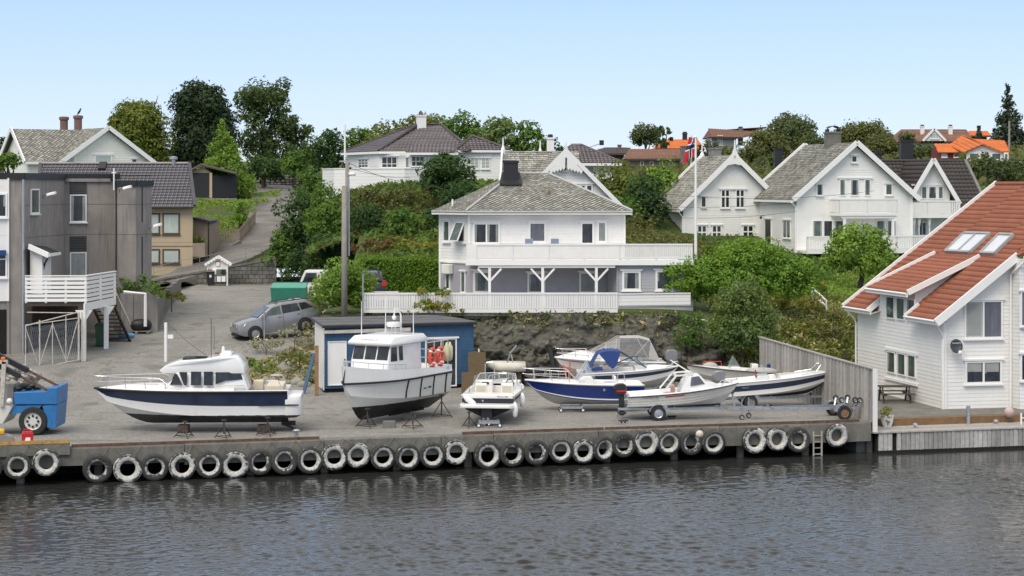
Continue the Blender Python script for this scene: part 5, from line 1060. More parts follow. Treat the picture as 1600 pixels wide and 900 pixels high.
part(bh,'belt_board',m_beigew,lambda q:box_on(q,Wh,0,Wh.L,PZ(385,145),PZ(383.5,145),.0,.04)); pv=P(271,258,149); part(bh,'vent_pipe',m_galv,lambda q:q.lathe([(.14,12.6),(.14,13.3),(.3,13.32),(.3,13.5),(.1,13.55)],10,c=(pv.x,pv.y,0)))
ax_=Wall(P(302,0,146.5),P(324,0,146.5)); siding(bh,ax_,rect(0,ax_.L,5.0,9.0),m_beigew,.2,'annexe_wall'); siding(bh,Wall(ax_.p1,ax_.p1+V(.3,4,0)),rect(0,4,5,8.8),m_beigew,.2,'annexe_wall')
part(bh,'annexe_roof',m_black,lambda q:q.hexa([ax_.at(-.1,8.85,.3),ax_.at(ax_.L+.25,8.6,.3),ax_.at(ax_.L+.25,8.6,-4),ax_.at(-.1,8.85,-4),ax_.at(-.1,9.05,.3),ax_.at(ax_.L+.25,8.75,.3),ax_.at(ax_.L+.25,8.75,-4),ax_.at(-.1,9.05,-4)])); pipe(bh,[ax_.at(ax_.L+.1,8.6,.1),ax_.at(ax_.L+.1,5.2,.1)],.05,m_black)
pb=thing('planter_box','brown boarded planter box with red flowers beside the beige house','planter',tuple(P(310,400,145.6))); bxa=P(302,400,145.3); bxb=P(321,400,145.3); part(pb,'box',m_beigew,lambda q:q.box(bxa.x,bxb.x,145,146.2,PZ(401,145.3),PZ(380,145.3)))
tfn=thing('brown_slat_fence','light brown slatted garden fence beside the hill road','fence',tuple(P(350,378,152)))
def slats(W_,za,zb_,m,p_=.2,w_=.12,nm='slat'):
 n=int(W_.L/p_);
 for k in range(n):u=(k+.5)*W_.L/n; z=za+(zb_-za)*u/W_.L; part(tfn,nm,m,lambda q:box_on(q,W_,u-w_/2,u+w_/2,z,z+1.0,0,.03))
 for dz in(.15,.85):part(tfn,'fence_rail',m,lambda q:q.bar(W_.at(0,za+dz,-.03),W_.at(W_.L,zb_+dz,-.03),.05,.09))
slats(Wall(P(327,0,152),P(374,0,152)),PZ(379,152),PZ(378,152),m_beigew); slats(Wall(P(374,0,152),P(399,0,163)),PZ(377,152),PZ(349,163),m_beigew)
kbb=P(327,388,151); part(None,'kerb_stones',m_conc,lambda q:[q.bar(a,b,.3,.3)for a,b in((P(327,389,150.5),P(357,388,150.5)),(P(357,388,150.5),P(375,378,151.5)))],kind='structure')
sh=thing('garden_shed','small dark and tan garden shed on the lawn beside the dark roofed beige house','shed',tuple(P(335,310,180)))
Wsh=Wall(P(299,0,180),P(331,0,180)); zs0=PZ(309,180); plain=[(0,zs0),(Wsh.L,zs0),(Wsh.L,PZ(270,180)),(Wsh.L*.55,PZ(261,180)),(0,PZ(268,180))]
siding(sh,Wsh,plain,m_beige,.2); Wsh2=Wall(P(331,0,180),P(370,0,181)); siding(sh,Wsh2,rect(0,Wsh2.L,zs0,PZ(274,180)),m_black,.2)
part(sh,'door',m_black,lambda q:box_on(q,Wsh,.1,Wsh.L-.25,zs0+.05,PZ(270,180),.03,.08)); part(sh,'post',m_beige,lambda q:box_on(q,Wsh,Wsh.L-.16,Wsh.L+.05,zs0,PZ(270,180),.05,.2))
part(sh,'roof',m_dktile,lambda q:(q.hexa([P(313,259,179.5),P(370,273,179.5),P(370,270,185),P(313,257,185),P(313,257,179.5),P(370,271,179.5),P(370,268,185),P(313,255,185)]),q.hexa([P(296,269,179.5),P(313.5,259.5,179.5),P(313.5,258,185),P(296,267,185),P(296,267,179.5),P(313.5,257.5,179.5),P(313.5,256,185),P(296,265,185)])))
part(sh,'deck',m_wood,lambda q:q.hexa([P(300,312,178),P(370,312,178),P(370,312,180),P(300,312,180),P(300,310,178),P(370,310,178),P(370,310,180),P(300,310,180)]))
tl_=thing('cream_gable_house','cream white house with mossy slate roofs and two brick chimneys at the upper left','house',(-34,168,8))
rot=R(35); dd=V(math.cos(rot),math.sin(rot),0); nn=V(math.sin(rot),-math.cos(rot),0); apx=P(167,0,165)
W5,W5l,W5r,t5,t5b,_,_=gable_house(tl_,apx-dd*4.2,rot,8.4,7.0,13.15,16.1,8.5,.19,m_slate,wallm=m_cream)
wl0=apx-nn*3.8-dd*.2; wl0.z=16.05; wl1=wl0-dd*6.6; hw=3.1
Z_=lambda p,z:V(p.x,p.y,z)
roof(tl_,[Z_(wl1+nn*hw,13.3),Z_(wl0+nn*hw-dd*1.2,13.3),wl0+dd*2.5,wl1],m_slate,'diamond',.16,.34); roof(tl_,[Z_(wl0-nn*hw,13.3),Z_(wl1-nn*hw,13.3),wl1,wl0],m_slate,None)
for s in(1,-1):barge(tl_,Z_(wl1+nn*hw*s-dd*.05,13.25),Z_(wl1-dd*.05,16.1),w=.32,t=.1)
Ww=Wall(wl1+dd*.4-nn*(hw-.4),wl1+dd*.4+nn*(hw-.4)); siding(tl_,Ww,[(0,7),(Ww.L,7),(Ww.L,13.5),(Ww.L/2,15.8),(0,13.5)],m_cream,.19); Ww2=Wall(Ww.p1,Ww.p1+dd*6); siding(tl_,Ww2,rect(0,6,7,13.4),m_cream,.19); part(tl_,'fascia',m_trim,lambda q:q.bar(Z_(wl1+nn*hw,13.2),Z_(wl0+nn*hw,13.2),.08,.22))
winpx(tl_,Ww,29,232,38,252,nx=2,nz=[.5],fr=.08,bars=.1)
winpx(tl_,W5,147,242,175,259,gm=m_glassl,fr=.12); winpx(tl_,W5,205,248,214,256,gm=m_glass,fr=.06); winpx(tl_,W5,107,245,116,255,gm=m_glassl,fr=.06)
for(px,pt)in((100,183),(122,181)):
 c_=P(px,195,169.5); part(tl_,'chimney',m_brickc,lambda q:q.lathe([(.34,15.2),(.34,PZ(pt+5,169.5)),(.43,PZ(pt+4,169.5)),(.43,PZ(pt,169.5)),(.25,PZ(pt,169.5)+.05),(0,PZ(pt,169.5))],12,c=(c_.x,c_.y,0)))
bd=P(123,178,169.5); b_=thing('crow','small black bird perched on the right brick chimney','bird',tuple(bd)); part(b_,'body',m_black,lambda q:q.loft([[V(0,0,0)+V(math.cos(a)*r+o,math.sin(a)*r,z)for a in np.linspace(0,6.283,8,endpoint=False)]for r,z,o in((.02,-.1,-.16),(.07,.0,-.05),(.11,.14,.02),(.1,.26,.08),(.06,.34,.12),(.075,.42,.15),(.03,.49,.17))]),local=True,smooth=True); part(b_,'beak',m_black,lambda q:q.lathe([(.03,0),(0,.12)],6,c=(.2,0,.42),axis='x'),local=True)
# ------------------------------------------------------------------ vegetation
def leaf_mat(name,c,var=.24,trans=.35,hue=None):
 q=NT(name); g=q.node('ShaderNodeNewGeometry').outputs['Random Per Island']; n=q.noise(.55,3,.6)
 c2=hue or tuple(min(1,x*k)for x,k in zip(c,(1.35,1.2,.9)))
 col=q.ramp(n,[(.35,c),(.68,c2)]); col=q.mix(1.0,col,q.ramp(g,[(0,(1-var,)*3),(1,(1+var*.8,)*3)]),'MULTIPLY')
 q.set(col=col,rough=.65,spec=.22)
 tr=q.node('ShaderNodeBsdfTranslucent'); q.link(col,tr.inputs[0]); mx_=q.node('ShaderNodeMixShader'); mx_.inputs[0].default_value=trans
 q.link(q.b.outputs[0],mx_.inputs[1]); q.link(tr.outputs[0],mx_.inputs[2]); out=[x for x in q.n if x.type=='OUTPUT_MATERIAL'][0]; q.link(mx_.outputs[0],out.inputs[0]); return q.m
L=dict(mid=leaf_mat('mid_green_leaf',(0.107,0.201,0.041)),olive=leaf_mat('olive_leaf',(0.156,0.198,0.043)),dark=leaf_mat('dark_green_leaf',(0.060,0.118,0.038)),conifer=leaf_mat('conifer_needle',(0.034,0.060,0.028),.45,.1),light=leaf_mat('light_green_leaf',(0.188,0.312,0.056)),bright=leaf_mat('bright_green_leaf',(0.170,0.310,0.048)),willow=leaf_mat('grey_green_leaf',(0.165,0.245,0.085)),far=leaf_mat('far_green_leaf',(0.101,0.140,0.055)),farolive=leaf_mat('far_olive_leaf',(0.134,0.153,0.056)),hedge=leaf_mat('hedge_leaf',(0.135,0.250,0.035)),heath=leaf_mat('heath_leaf',(0.137,0.153,0.052)),red=leaf_mat('reddish_leaf',(0.156,0.102,0.048)),yellow=leaf_mat('yellow_green_leaf',(0.240,0.252,0.042)),dry=leaf_mat('dry_grass_blade',(0.372,0.336,0.192),.4,.3),sage=leaf_mat('pale_sage_leaf',(0.375,0.388,0.263),.3),spruce=leaf_mat('blue_spruce_needle',(0.058,0.082,0.058),.5,.1),grass=leaf_mat('grass_blade',(0.180,0.290,0.050),.4,.3),flower=leaf_mat('red_flower_petal',(0.500,0.040,0.030),.3),moss=leaf_mat('rock_moss',(0.085,0.098,0.040),.4),sparse=leaf_mat('thin_crown_leaf',(0.085,0.132,0.046)))
def leaves(pts,nrm,size,rng,elong=1.35,bias=.7,upb=.15):
 """small diamond leaf sprays at points, roughly facing along nrm; returns verts and quads"""
 n=len(pts); d=rng.normal(size=(n,3))*(1-bias)*1.2+nrm*bias+np.array([0,0,upb]); d/=np.linalg.norm(d,axis=1,keepdims=True)+1e-9
 t=rng.normal(size=(n,3)); t-=(t*d).sum(1,keepdims=True)*d; t/=np.linalg.norm(t,axis=1,keepdims=True)+1e-9; b=np.cross(d,t)
 s=size*rng.uniform(.45,1.15,(n,1))*(1+(rng.random((n,1))<.15)*.6); bend=d*s*rng.uniform(-.25,.35,(n,1))
 v=np.stack([pts+t*s*elong*.5-bend,pts+b*s*.36,pts-t*s*elong*.5-bend,pts-b*s*.36],1).reshape(-1,3)
 return v,np.arange(4*n).reshape(n,4)
def blob_points(blobs,dens,size,rng,lump=.28,nl=26,thick=.35,cut=None):
 """points over lumpy shells of ellipsoids (centre, radii): each ellipsoid carries many smaller lumps"""
 P_,N_=[],[]
 for c,r in blobs:
  c=np.array(c,float); r=np.array(r,float); k=max(6,int(nl*(r[0]*r[1]*r[2])**(1/3)/2.2))
  d=rng.normal(size=(k,3)); d/=np.linalg.norm(d,axis=1,keepdims=True); d[:,2]=np.where(d[:,2]<-.55,-d[:,2],d[:,2])
  lc=c+d*r*rng.uniform(.55,.92,(k,1)); lr=lump*r.mean()*rng.uniform(.55,1.55,k)
  lc=np.vstack([lc,c[None]]); lr=np.append(lr,r.min()*.62)
  for a,b in zip(lc,lr):
   m=int(max(12,dens*4*math.pi*b*b/(size*size)*.8)); e=rng.normal(size=(m,3)); e/=np.linalg.norm(e,axis=1,keepdims=True)
   rad=b*(1-thick*rng.random((m,1))**1.6)*(1+(rng.random((m,1))<.10)*rng.random((m,1))*.5); P_.append(a+e*rad*np.array([1,1,.88])); N_.append(e*.7+(a-c)/(np.linalg.norm(a-c)+.3)*.5)
 return np.vstack(P_),np.vstack(N_)
def crown_mesh(name,blobs,m,size,parent,dens=1.0,lump=.28,nl=26,bias=.7,seed=0,kind=None,zmin=None,thick=.35):
 size=size*.84; rng=np.random.default_rng(seed+101); p,n=blob_points(blobs,dens,size,rng,lump,nl,thick)
 if zmin is not None:k=p[:,2]>zmin; p,n=p[k],n[k]
 v,f=leaves(p,n,size,rng,bias=bias); return fast_mesh(name,v,f,m,parent,kind)
NSEED=[0]
def trunk(t,base,top,r,limbs,m=None):
 rng=random.Random(NSEED[0]*7+3)
 def f(q):
  b,tp=V(*base),V(*top); pts_=[b.lerp(tp,k/5)+V(rng.uniform(-1,1),rng.uniform(-1,1),0)*r*.5*(k>0)for k in range(6)]; q.tube(pts_,[r*(1.35 if k==0 else 1)*(1-k*.13)for k in range(6)],8)
  for e in limbs:
   s=pts_[rng.randint(2,4)]; e=V(*e); mid=s.lerp(e,.5)+V(rng.uniform(-.3,.3),rng.uniform(-.3,.3),.25); q.tube([s,mid,e],[r*.5,r*.3,r*.1],6)
 w_=MB(); f(w_); return w_.build('trunk',m or m_bark,t,smooth=True)
def tree(name,label,cat,x0,y0,x1,y1,Y,m,size=.3,shape='round',group=None,dens=1.0,base=None,zb=None,tr=.2,lump=.28,nl=26,depth=.9,extra=None,bias=.7,skirt=.0,thick=.35):
 """a tree or shrub filling the given silhouette at distance Y; zb: ground height"""
 NSEED[0]+=1; rng=random.Random(NSEED[0]); cx=PX((x0+x1)/2,Y); W_=PX(x1,Y)-PX(x0,Y); zt,zl=PZ(y0,Y),PZ(y1,Y); Hh_=zt-zl
 zb=zl if zb is None else zb; t=thing(name,label,cat,(cx,Y,zb),0,group); bl=[]
 a,h2=W_/2,Hh_/2
 if shape=='round':bl=[((cx,Y,zl+h2),(a*.94,a*depth*.9,h2*.94)),((cx-a*.35,Y,zl+h2*.8),(a*.62,a*.55*depth,h2*.66)),((cx+a*.38,Y-a*.1,zl+h2*.85),(a*.60,a*.55*depth,h2*.68))]
 elif shape=='wide':
  for k in range(5):f=(k-2)/2.2; bl.append(((cx+a*f*.84,Y+rng.uniform(-.2,.2)*a*depth,zl+h2*(.85-.2*abs(f))),(a*.42,a*.42*depth,h2*(1.0-.22*abs(f)))))
 elif shape=='cone':
  for k in range(7):f=k/6.5; bl.append(((cx+rng.uniform(-.06,.06)*a,Y,zl+Hh_*(.10+f*.84)),(a*(1-f)*1.0+.12,a*(1-f)*.9*depth+.12,Hh_*.13)))
 elif shape=='sparse':
  for k in range(14):th=rng.uniform(0,6.28); rr=rng.uniform(.25,.86); zz=rng.uniform(.12,.88); bl.append(((cx+a*rr*math.cos(th)*(1.1-.4*zz),Y+a*rr*math.sin(th)*depth,zl+Hh_*zz),(a*rng.uniform(.16,.27),a*.2,Hh_*rng.uniform(.07,.12))))
 elif shape=='mass':
  n=max(3,int(W_/Hh_*2.2))
  for k in range(n):f=(k+.5)/n; bl.append(((cx-a+W_*f,Y+rng.uniform(-.5,.5),zl+h2*rng.uniform(.7,.98)),(W_/n*.85,W_/n*.7*depth,h2*rng.uniform(.78,1.0))))
 if cat=='shrub' and shape in('round','wide'):bl.append(((cx,Y,zl+h2*.5),(a*.86,a*.6*depth,h2*.5)))
 if extra:bl+=extra
 crown_mesh('crown',bl,m,size,t,dens,lump,nl,bias,NSEED[0],zmin=zb-.3,thick=thick)
 lim=[tuple(b[0])for b in rng.sample(bl,min(len(bl),5))]; trunk(t,(cx,Y,zb-.4),(cx,Y,zl+Hh_*(.75 if shape=='cone' else .55)),tr,lim); return t
gL='tall trees on the upper left slope'
t=tree('olive_tree','olive green broadleaf tree with a bare dead branch right of the cream house','tree',168,156,268,292,195,L['olive'],.34,group=gL,zb=10.5,nl=50,extra=[((PX(235,195),195.5,PZ(262,195)),(2.6,2.2,2.0)),((PX(215,195),195,PZ(190,195)),(2.6,2.2,1.9))])
db=P(176,186,195); part(t,'dead_branch',m_bark,lambda q:[q.tube([P(205,205,195),P(188,192,195),P(170,182,195)],[.12,.08,.03],5),q.tube([P(186,190,195),P(172,174,195)],[.06,.02],5),q.tube([P(196,200,195),P(182,206,195),P(166,198,195)],[.07,.05,.02],5),q.tube([P(236,175,195),P(244,160,195),P(247,149,195)],[.07,.05,.02],5)])
tree('dark_cypress','big dense very dark evergreen tree, darkest of the upper left trees','tree',262,121,372,290,200,L['conifer'],.34,group=gL,zb=10.5,nl=70,lump=.22,tr=.35,extra=[((PX(315,200),199.5,PZ(250,200)),(3.3,2.6,2.6)),((PX(318,200),199.5,PZ(160,200)),(2.7,2.4,2.2))])
tree('thin_crowned_tree','tall thin crowned tree with sky showing through, right of the dark evergreen','tree',352,120,474,268,205,L['sparse'],.36,'sparse',gL,zb=11,dens=.7,tr=.26,lump=.42,nl=24,extra=[((PX(440,205),205,PZ(200,205)),(1.7,1.6,1.2)),((PX(425,205),205,PZ(165,205)),(1.8,1.7,1.3)),((PX(398,205),205,PZ(175,205)),(2.6,2.4,2.9)),((PX(405,205),205,PZ(232,205)),(2.8,2.2,1.6))])
tree('thin_side_tree','smaller thin tree with gaps leaning right of the tall thin crowned tree','tree',425,178,496,268,207,L['sparse'],.36,'sparse',gL,zb=11,dens=.6,lump=.42,nl=22,extra=[((PX(455,207),207,PZ(215,207)),(1.5,1.5,1.2)),((PX(478,207),207,PZ(205,207)),(1.0,1.0,.8)),((PX(470,207),207,PZ(240,207)),(1.7,1.4,1.1))])
tree('light_conifer','light green pointed young conifer behind the garden shed','tree',302,186,396,300,186,L['light'],.30,'cone',zb=10,dens=1.0,lump=.4,nl=30,bias=.45)
for i,(a,b,c,d,Y,m,lab)in enumerate([(376,238,450,292,200,'dark','dark green shrub below the thin crowned tree'),(430,228,505,292,198,'mid','mid green shrub right of the stone wall end'),(255,235,335,292,203,'dark','dark foliage under the big dark evergreen'),(385,225,445,282,216,'mid','green tree behind the field stone wall'),(330,240,392,300,196,'dark','dark bush right of the light conifer'),(476,196,545,292,192,'dark','dark green tree left of the tall lamp mast'),(528,192,590,268,192,'mid','tree with spiky top behind the mast tip'),(-12,228,36,280,150,'mid','bright bushy tree at the left picture edge in front of the cream house'),(-10,208,20,262,210,'dark','small dark tree left of the cream house')]):
 tree('bushy_tree',lab,'tree',a,b,c,d,Y,L[m],.32,'round','bushy trees at the left',zb=zh(PX((a+c)/2,Y),Y))
for i,(a,b,c,d,Y,m,lab)in enumerate([(570,186,648,268,188,'olive','olive tree behind the left slope of the villa roof'),(612,172,700,262,190,'olive','olive tree right behind the villa chimney'),(676,174,762,262,190,'mid','mid green tree behind the right slope of the villa roof'),(742,180,812,262,186,'willow','grey green tree above the small roof peak of the villa'),(790,182,858,262,186,'mid','tree behind the slate ridge of the gabled house'),(835,208,884,268,190,'dark','low dark tree behind the white chimney of the gabled house')]):
 tree('backdrop_tree',lab,'tree',a,b,c,d,Y,L[m],.34,'round','trees on the skyline behind the villa',zb=zh(PX((a+c)/2,Y),Y),nl=30)
tree('dark_maple','dark green tree in front of the villa, left of the black chimney','tree',652,228,746,336,134,L['dark'],.25,zb=8.5,nl=40)
for(a,b,c,d,Y,m,lab,sh_)in[(430,288,520,425,142,'dark','large dark shrub at the foot of the hill road','round'),(474,276,556,398,139,'mid','green shrub behind the utility pole','round'),(462,256,512,320,165,'mid','bushy shrub at the top of the hill road','round'),(530,284,614,360,138,'heath','brownish heath scrub on the slope right of the utility pole','mass'),(590,282,690,342,140,'heath','olive brown scrub below the villa terrace','mass'),(664,296,740,362,136,'heath','scrub below the dark tree','mass'),(532,318,616,398,128,'dark','dark green bush above the hedge','round'),(596,316,664,388,126,'mid','fresh green bush in the middle of the slope','round'),(650,318,700,385,126,'dark','dark bush beside the corner of the hip roofed house','round'),(688,280,760,345,128,'dark','dark shrub behind the left roof corner of the hip roofed house','round'),(545,368,622,408,119,'red','reddish brown scrub above the left part of the hedge','mass'),(610,368,698,408,119,'yellow','yellow green scrub above the right part of the hedge','mass'),(482,300,566,408,134,'mid','tall green shrub left of the hedge','round'),(470,356,560,446,130,'dark','dark shrub between the hedge and the white truck','round'),(410,352,470,446,141.5,'mid','ivy covered bush at the end of the block wall','round'),(440,388,500,446,139,'dark','dark bush behind the green container','round')]:
 tree('slope_shrub',lab,'shrub',a,b,c,d,Y,L[m],.24 if Y>130 else .2,sh_,'shrubs on the slope behind the yard',zb=PZ(d,Y)-.2,tr=.08,nl=34,lump=.3,depth=.6)
hd=thing('clipped_hedge','long clipped bright green hedge left of the hip roofed house','hedge',tuple(P(625,455,112)))
rng=np.random.default_rng(3); n=20000; x0,x1=PX(560,112),PX(690,112); zt,zl=PZ(404,112),PZ(458,112)
f=rng.random((n,3)); side=rng.random(n); p=np.stack([x0+(x1-x0)*f[:,0],np.where(side<.62,111.6+.12*rng.normal(size=n),111.6+1.1*f[:,1]),np.where(side<.62,zl+(zt-zl)*f[:,2],zt+.07*rng.normal(size=n)-.04)],1); p[:,2]+=.06*np.sin(p[:,0]*3.1)*(p[:,2]>zt-.3)
v,f=leaves(p,np.where((side<.62)[:,None],np.array([0,-1,.25]),np.array([0,-.1,1])),.10,rng,bias=.55); fast_mesh('foliage',v,f,L['hedge'],hd); part(hd,'shade_core',m_dark,lambda q:q.box(x0,x1,111.75,112.7,zl,zt-.12))  # near-black box in the hedge: shade behind the leaves put into its colour
tree('feathery_tree','light green feathery tree behind the left end of the blue shed','tree',488,398,588,502,102.5,L['light'],.17,zb=4.2,tr=.1,nl=40,lump=.34,bias=.5)
tree('small_shrub','thin yellow green shrub in front of the picket fence','shrub',640,444,716,492,100.6,L['yellow'],.13,'sparse',zb=4.4,tr=.03,dens=.32,lump=.5,nl=14,extra=[((PX(682,100.6),100.6,PZ(484,100.6)),(.7,.35,.26))])
tree('fence_shrub','low green shrub behind the picket fence at the corner of the house','shrub',655,446,698,464,104,L['mid'],.15,'mass',zb=4.7,tr=.03)
tree('big_round_bush','huge bright green rounded bush right of the grey boarded extension','shrub',1040,372,1282,474,105,L['bright'],.15,'wide',dens=1.2,zb=4.2,nl=60,lump=.24,depth=.55,tr=.15,extra=[((PX(1168,105),105.3,PZ(406,105)),(2.5,1.5,1.05)),((PX(1100,105),104.6,PZ(438,105)),(1.8,1.2,.95)),((PX(1228,105),104.8,PZ(436,105)),(1.5,1.2,.95)),((PX(1165,105),104.6,PZ(440,105)),(2.2,1.3,1.0))])
for x in(1108,1122,1137):tree('small_cypress',{1108:'left',1122:'middle',1137:'right'}[x]+' one of three little pointed evergreens right of the flagpole','shrub',x-9,377,x+9,412,114,L['hedge'],.14,'cone','three little evergreens',zb=5.6,tr=.04)
tree('willow_bush','grey green upright bush in front of the rock face beside the board fence','shrub',1103,438,1216,566,98.2,L['willow'],.135,'round',zb=1.6,nl=70,lump=.26,depth=.6,tr=.1,bias=.35,extra=[((PX(1150,98.2),98.2,PZ(452,98.2)),(.28,.3,.6)),((PX(1176,98.2),98.2,PZ(448,98.2)),(.26,.3,.7)),((PX(1128,98.2),98.2,PZ(466,98.2)),(.25,.3,.5)),((PX(1160,98.2),97.9,PZ(530,98.2)),(1.6,.8,.9)),((PX(1125,98.2),97.9,PZ(515,98.2)),(.8,.7,.8)),((PX(1195,98.2),98,PZ(520,98.2)),(.8,.7,.8)),((PX(1165,98.2),98.2,PZ(462,98.2)),(.9,.7,.8)),((PX(1135,98.2),98.2,PZ(475,98.2)),(.7,.7,.8)),((PX(1190,98.2),98.2,PZ(475,98.2)),(.6,.7,.8))])
tree('garden_tree','bushy light green garden tree with short trunk on the lawn before the tall gable house','tree',1282,346,1408,446,123,L['light'],.22,zb=PZ(468,123)+.4,nl=50,tr=.22,lump=.26)
for(a,b,c,d,Y,m,lab,sh_)in[(1235,385,1302,448,128,'mid','dark hedge shrub left of the garden tree','mass'),(1370,405,1480,452,130,'dark','dark shrub row behind the garden tree','mass'),(1205,452,1284,502,107.5,'yellow','low yellow green ground shrub by the white handrail','mass'),(1260,482,1342,540,102.5,'heath','brown green scrub on the bank behind the board fence','mass'),(1205,494,1275,545,102,'olive','dry scrub on the bank right of the grey green bush','mass'),(1050,470,1108,566,98.8,'mid','climbing green shrub on the rock face','round'),(1300,520,1345,560,99.8,'olive','green scrub at the corner of the red roofed house','mass'),(1270,455,1345,510,110,'mid','shrub along the lawn edge','mass')]:
 tree('garden_shrub',lab,'shrub',a,b,c,d,Y,L[m],.17,sh_,'shrubs in the gardens at the right',zb=PZ(d,Y)-.3,tr=.05,nl=36,depth=.5,dens=.7 if 'climb' in lab else 1)
for(a,b,c,d,Y,m,lab)in[(918,250,1000,350,146,'olive','olive shrub tree right of the carved gable'),(975,255,1045,385,142,'dark','dark tree behind the balcony end'),(1000,250,1078,340,150,'light','light green tree left of the flag'),(940,300,1010,385,140,'mid','green bush behind the right end of the slate hip roof'),(955,330,1030,385,132,'heath','brown twiggy scrub behind the balcony end')]:
 tree('slope_tree',lab,'tree',a,b,c,d,Y,L[m],.26,'round','trees between the gabled houses',zb=zh(PX((a+c)/2,Y),Y)-.2,nl=36,tr=.12)
for(a,b,c,d,Y,m,lab,sh_)in[(982,187,1036,240,255,'far','round dark tree left of the orange roof','round'),(1025,195,1056,236,252,'far','small tree with a gap right of the round tree','sparse'),(1120,218,1200,300,225,'farolive','olive trees behind the spired gable','round'),(1170,240,1250,318,215,'far','darker tree between the two white gables','round'),(1185,178,1285,262,255,'far','broad tree crown topping the hill left of the grey chimney','round'),(1160,196,1240,285,245,'farolive','olive crown below the hilltop tree','round'),(1238,200,1296,280,240,'far','dark crown left of the grey chimney','round'),(1300,185,1405,270,255,'farolive','broad olive crown right of the grey chimney','round'),(1340,205,1412,275,250,'farolive','smaller olive crown above the dark brown roof','round'),(1398,218,1460,275,235,'far','scrubby trees left of the orange roofed house','mass'),(1402,202,1432,240,250,'far','small dark tree beside the brown roofed house','round'),(1515,238,1600,292,175,'far','tree clump behind the red roof ridge','mass'),(1508,232,1560,290,190,'farolive','olive shrub tree below the orange roofed house','round'),(1560,245,1640,300,178,'far','green clump at the right edge above the red roof','mass'),(1082,212,1128,262,245,'far','small trees left of the grey gable house on the hill','mass')]:
 tree('hill_tree',lab,'tree',a,b,c,d,Y,L[m],.36,sh_,'trees on the right hill',zb=zh(PX((a+c)/2,Y),Y)-.2,nl=34,tr=.2)
tree('tall_spruce','tall blue green spruce standing alone at the upper right','tree',1546,130,1606,242,255,L['spruce'],.42,'cone',zb=15.5,lump=.42,nl=30,bias=.3,tr=.3); tree('small_fir','small thin fir beside the orange roof, left of the tall spruce','tree',1521,194,1538,232,240,L['spruce'],.3,'cone',zb=15)
tree('round_garden_bush','dense dark clipped cone bush on the left lawn by the slatted fence','shrub',361,316,392,348,158,L['hedge'],.2,'cone',zb=8,lump=.4)
for(a,b,c,d,Y,m,lab)in[(186,424,256,466,104.6,'mid','overhanging dry plants on top of the grey retaining wall'),(246,444,290,476,112,'yellow','low yellow green plants on the far part of the retaining wall'),(302,366,322,384,145.6,'bright','green plant with red flowers in the brown planter box')]:
 t=tree('wall_plant',lab,'plant',a,b,c,d,Y,L[m],.16,'mass',zb=PZ(d,Y),tr=.03)
 if 'flowers' in lab:c0_=P(308,371,145.5); crown_mesh('flower',[((c0_.x,c0_.y,c0_.z),(.22,.2,.14))],L['flower'],.1,t,.4,seed=5)
for(a,b,c,d,Y,m,lab)in[(392,522,440,556,99.6,'sage','pale dry shrub on the bank under the grey car'),(428,506,492,550,99.6,'sage','pale sage shrub on the bank beside the blue shed'),(388,556,432,586,97.2,'light','green shrub on the bank behind the stern of the navy striped boat'),(444,540,492,584,97,'olive','dark scrub on the bank by the shed corner'),(372,556,396,574,97.6,'dry','dry grass tuft at the left end of the bank'),(472,500,492,524,100.8,'heath','small scrub by the shed roof corner')]:
 tree('bank_shrub',lab,'shrub',a,b,c,d,Y,L[m],.13,'mass','shrubs on the bank left of the blue shed',zb=PZ(d,Y)-.1,tr=.03,depth=.5,lump=.4,dens=.7)
m_bankrock=mat('pale_lichen_rock',(.30,.285,.24),.95,.25,3,bump=.6,dirt=((.16,.16,.11),.6,3),objvar=.2)
bs_=thing('bank_rocks','pale lichen covered rocks on the bank left of the blue shed','rocks',(-11.5,98.5,2.5))
for k in range(34):
 x=rnd.uniform(-13.3,-9.7); y=rnd.uniform(95.6,98+(x+13.7)*.9); r_=rnd.uniform(.18,.5); bm=MB(); bm.ball((0,0,0),r_,r_*.8,r_*.6,9,6)
 for v_ in bm.v:v_+=mnoise.noise_vector(v_*3+V(k,0,0))*r_*.5+V(x,y,zy(x,y)+.02)
 bm.build('rock',m_bankrock,bs_,smooth=True)
def scatter(name,n,fx,size,m,seed,up=.9):
 rng=np.random.default_rng(seed); p=fx(rng,n); v,f=leaves(p,np.tile(np.array([[0,-.6,.6]]),(len(p),1)),size,rng,elong=2.0,bias=.45); return fast_mesh(name,v,f,m,kind='stuff')
def on_hill(x0,x1,y0,y1,dz=.08):
 def f(rng,n):x=rng.uniform(x0,x1,n); y=rng.uniform(y0,y1,n); p=np.stack([x,y,z_hill(x,y)+dz*rng.random(n)],1); return p[(x>-9.2)|(x<-20)|(y>144)|((x>-13.2)&(y>127))]
 return f
scatter('slope_ground_cover',16000,on_hill(-14,3,113,156,.3),.26,L['heath'],1); scatter('slope_ground_cover',20000,on_hill(-14,6,113,156,.4),.26,L['mid'],2)
scatter('bank_grass',5000,on_hill(10.8,19,98,110,.35),.17,L['dry'],3); scatter('bank_grass',24000,on_hill(10.8,19,98,113,.3),.17,L['olive'],4)
scatter('lawn_grass',20000,on_hill(12,26,112,131,.08),.13,L['grass'],5); scatter('upper_lawn_grass',24000,on_hill(-34,-22,156,190,.06),.13,L['grass'],6)
scatter('hill_ground_cover',16000,on_hill(10,75,175,270,.6),.45,L['farolive'],7); scatter('garden_ground_cover',12000,on_hill(4.5,17,113,133,.45),.2,L['heath'],18); scatter('garden_ground_cover',16000,on_hill(4,40,131,175,.25),.22,L['mid'],17)
def bank_f(rng,n):x=rng.uniform(-13.7,-9.4,n); y=rng.uniform(95.2,103,n); return np.stack([x,y,z_yard(x,y)+.25*rng.random(n)],1)[(z_yard(x,y)>1.75)&(y<97.5+(x+13.7)*.95)]
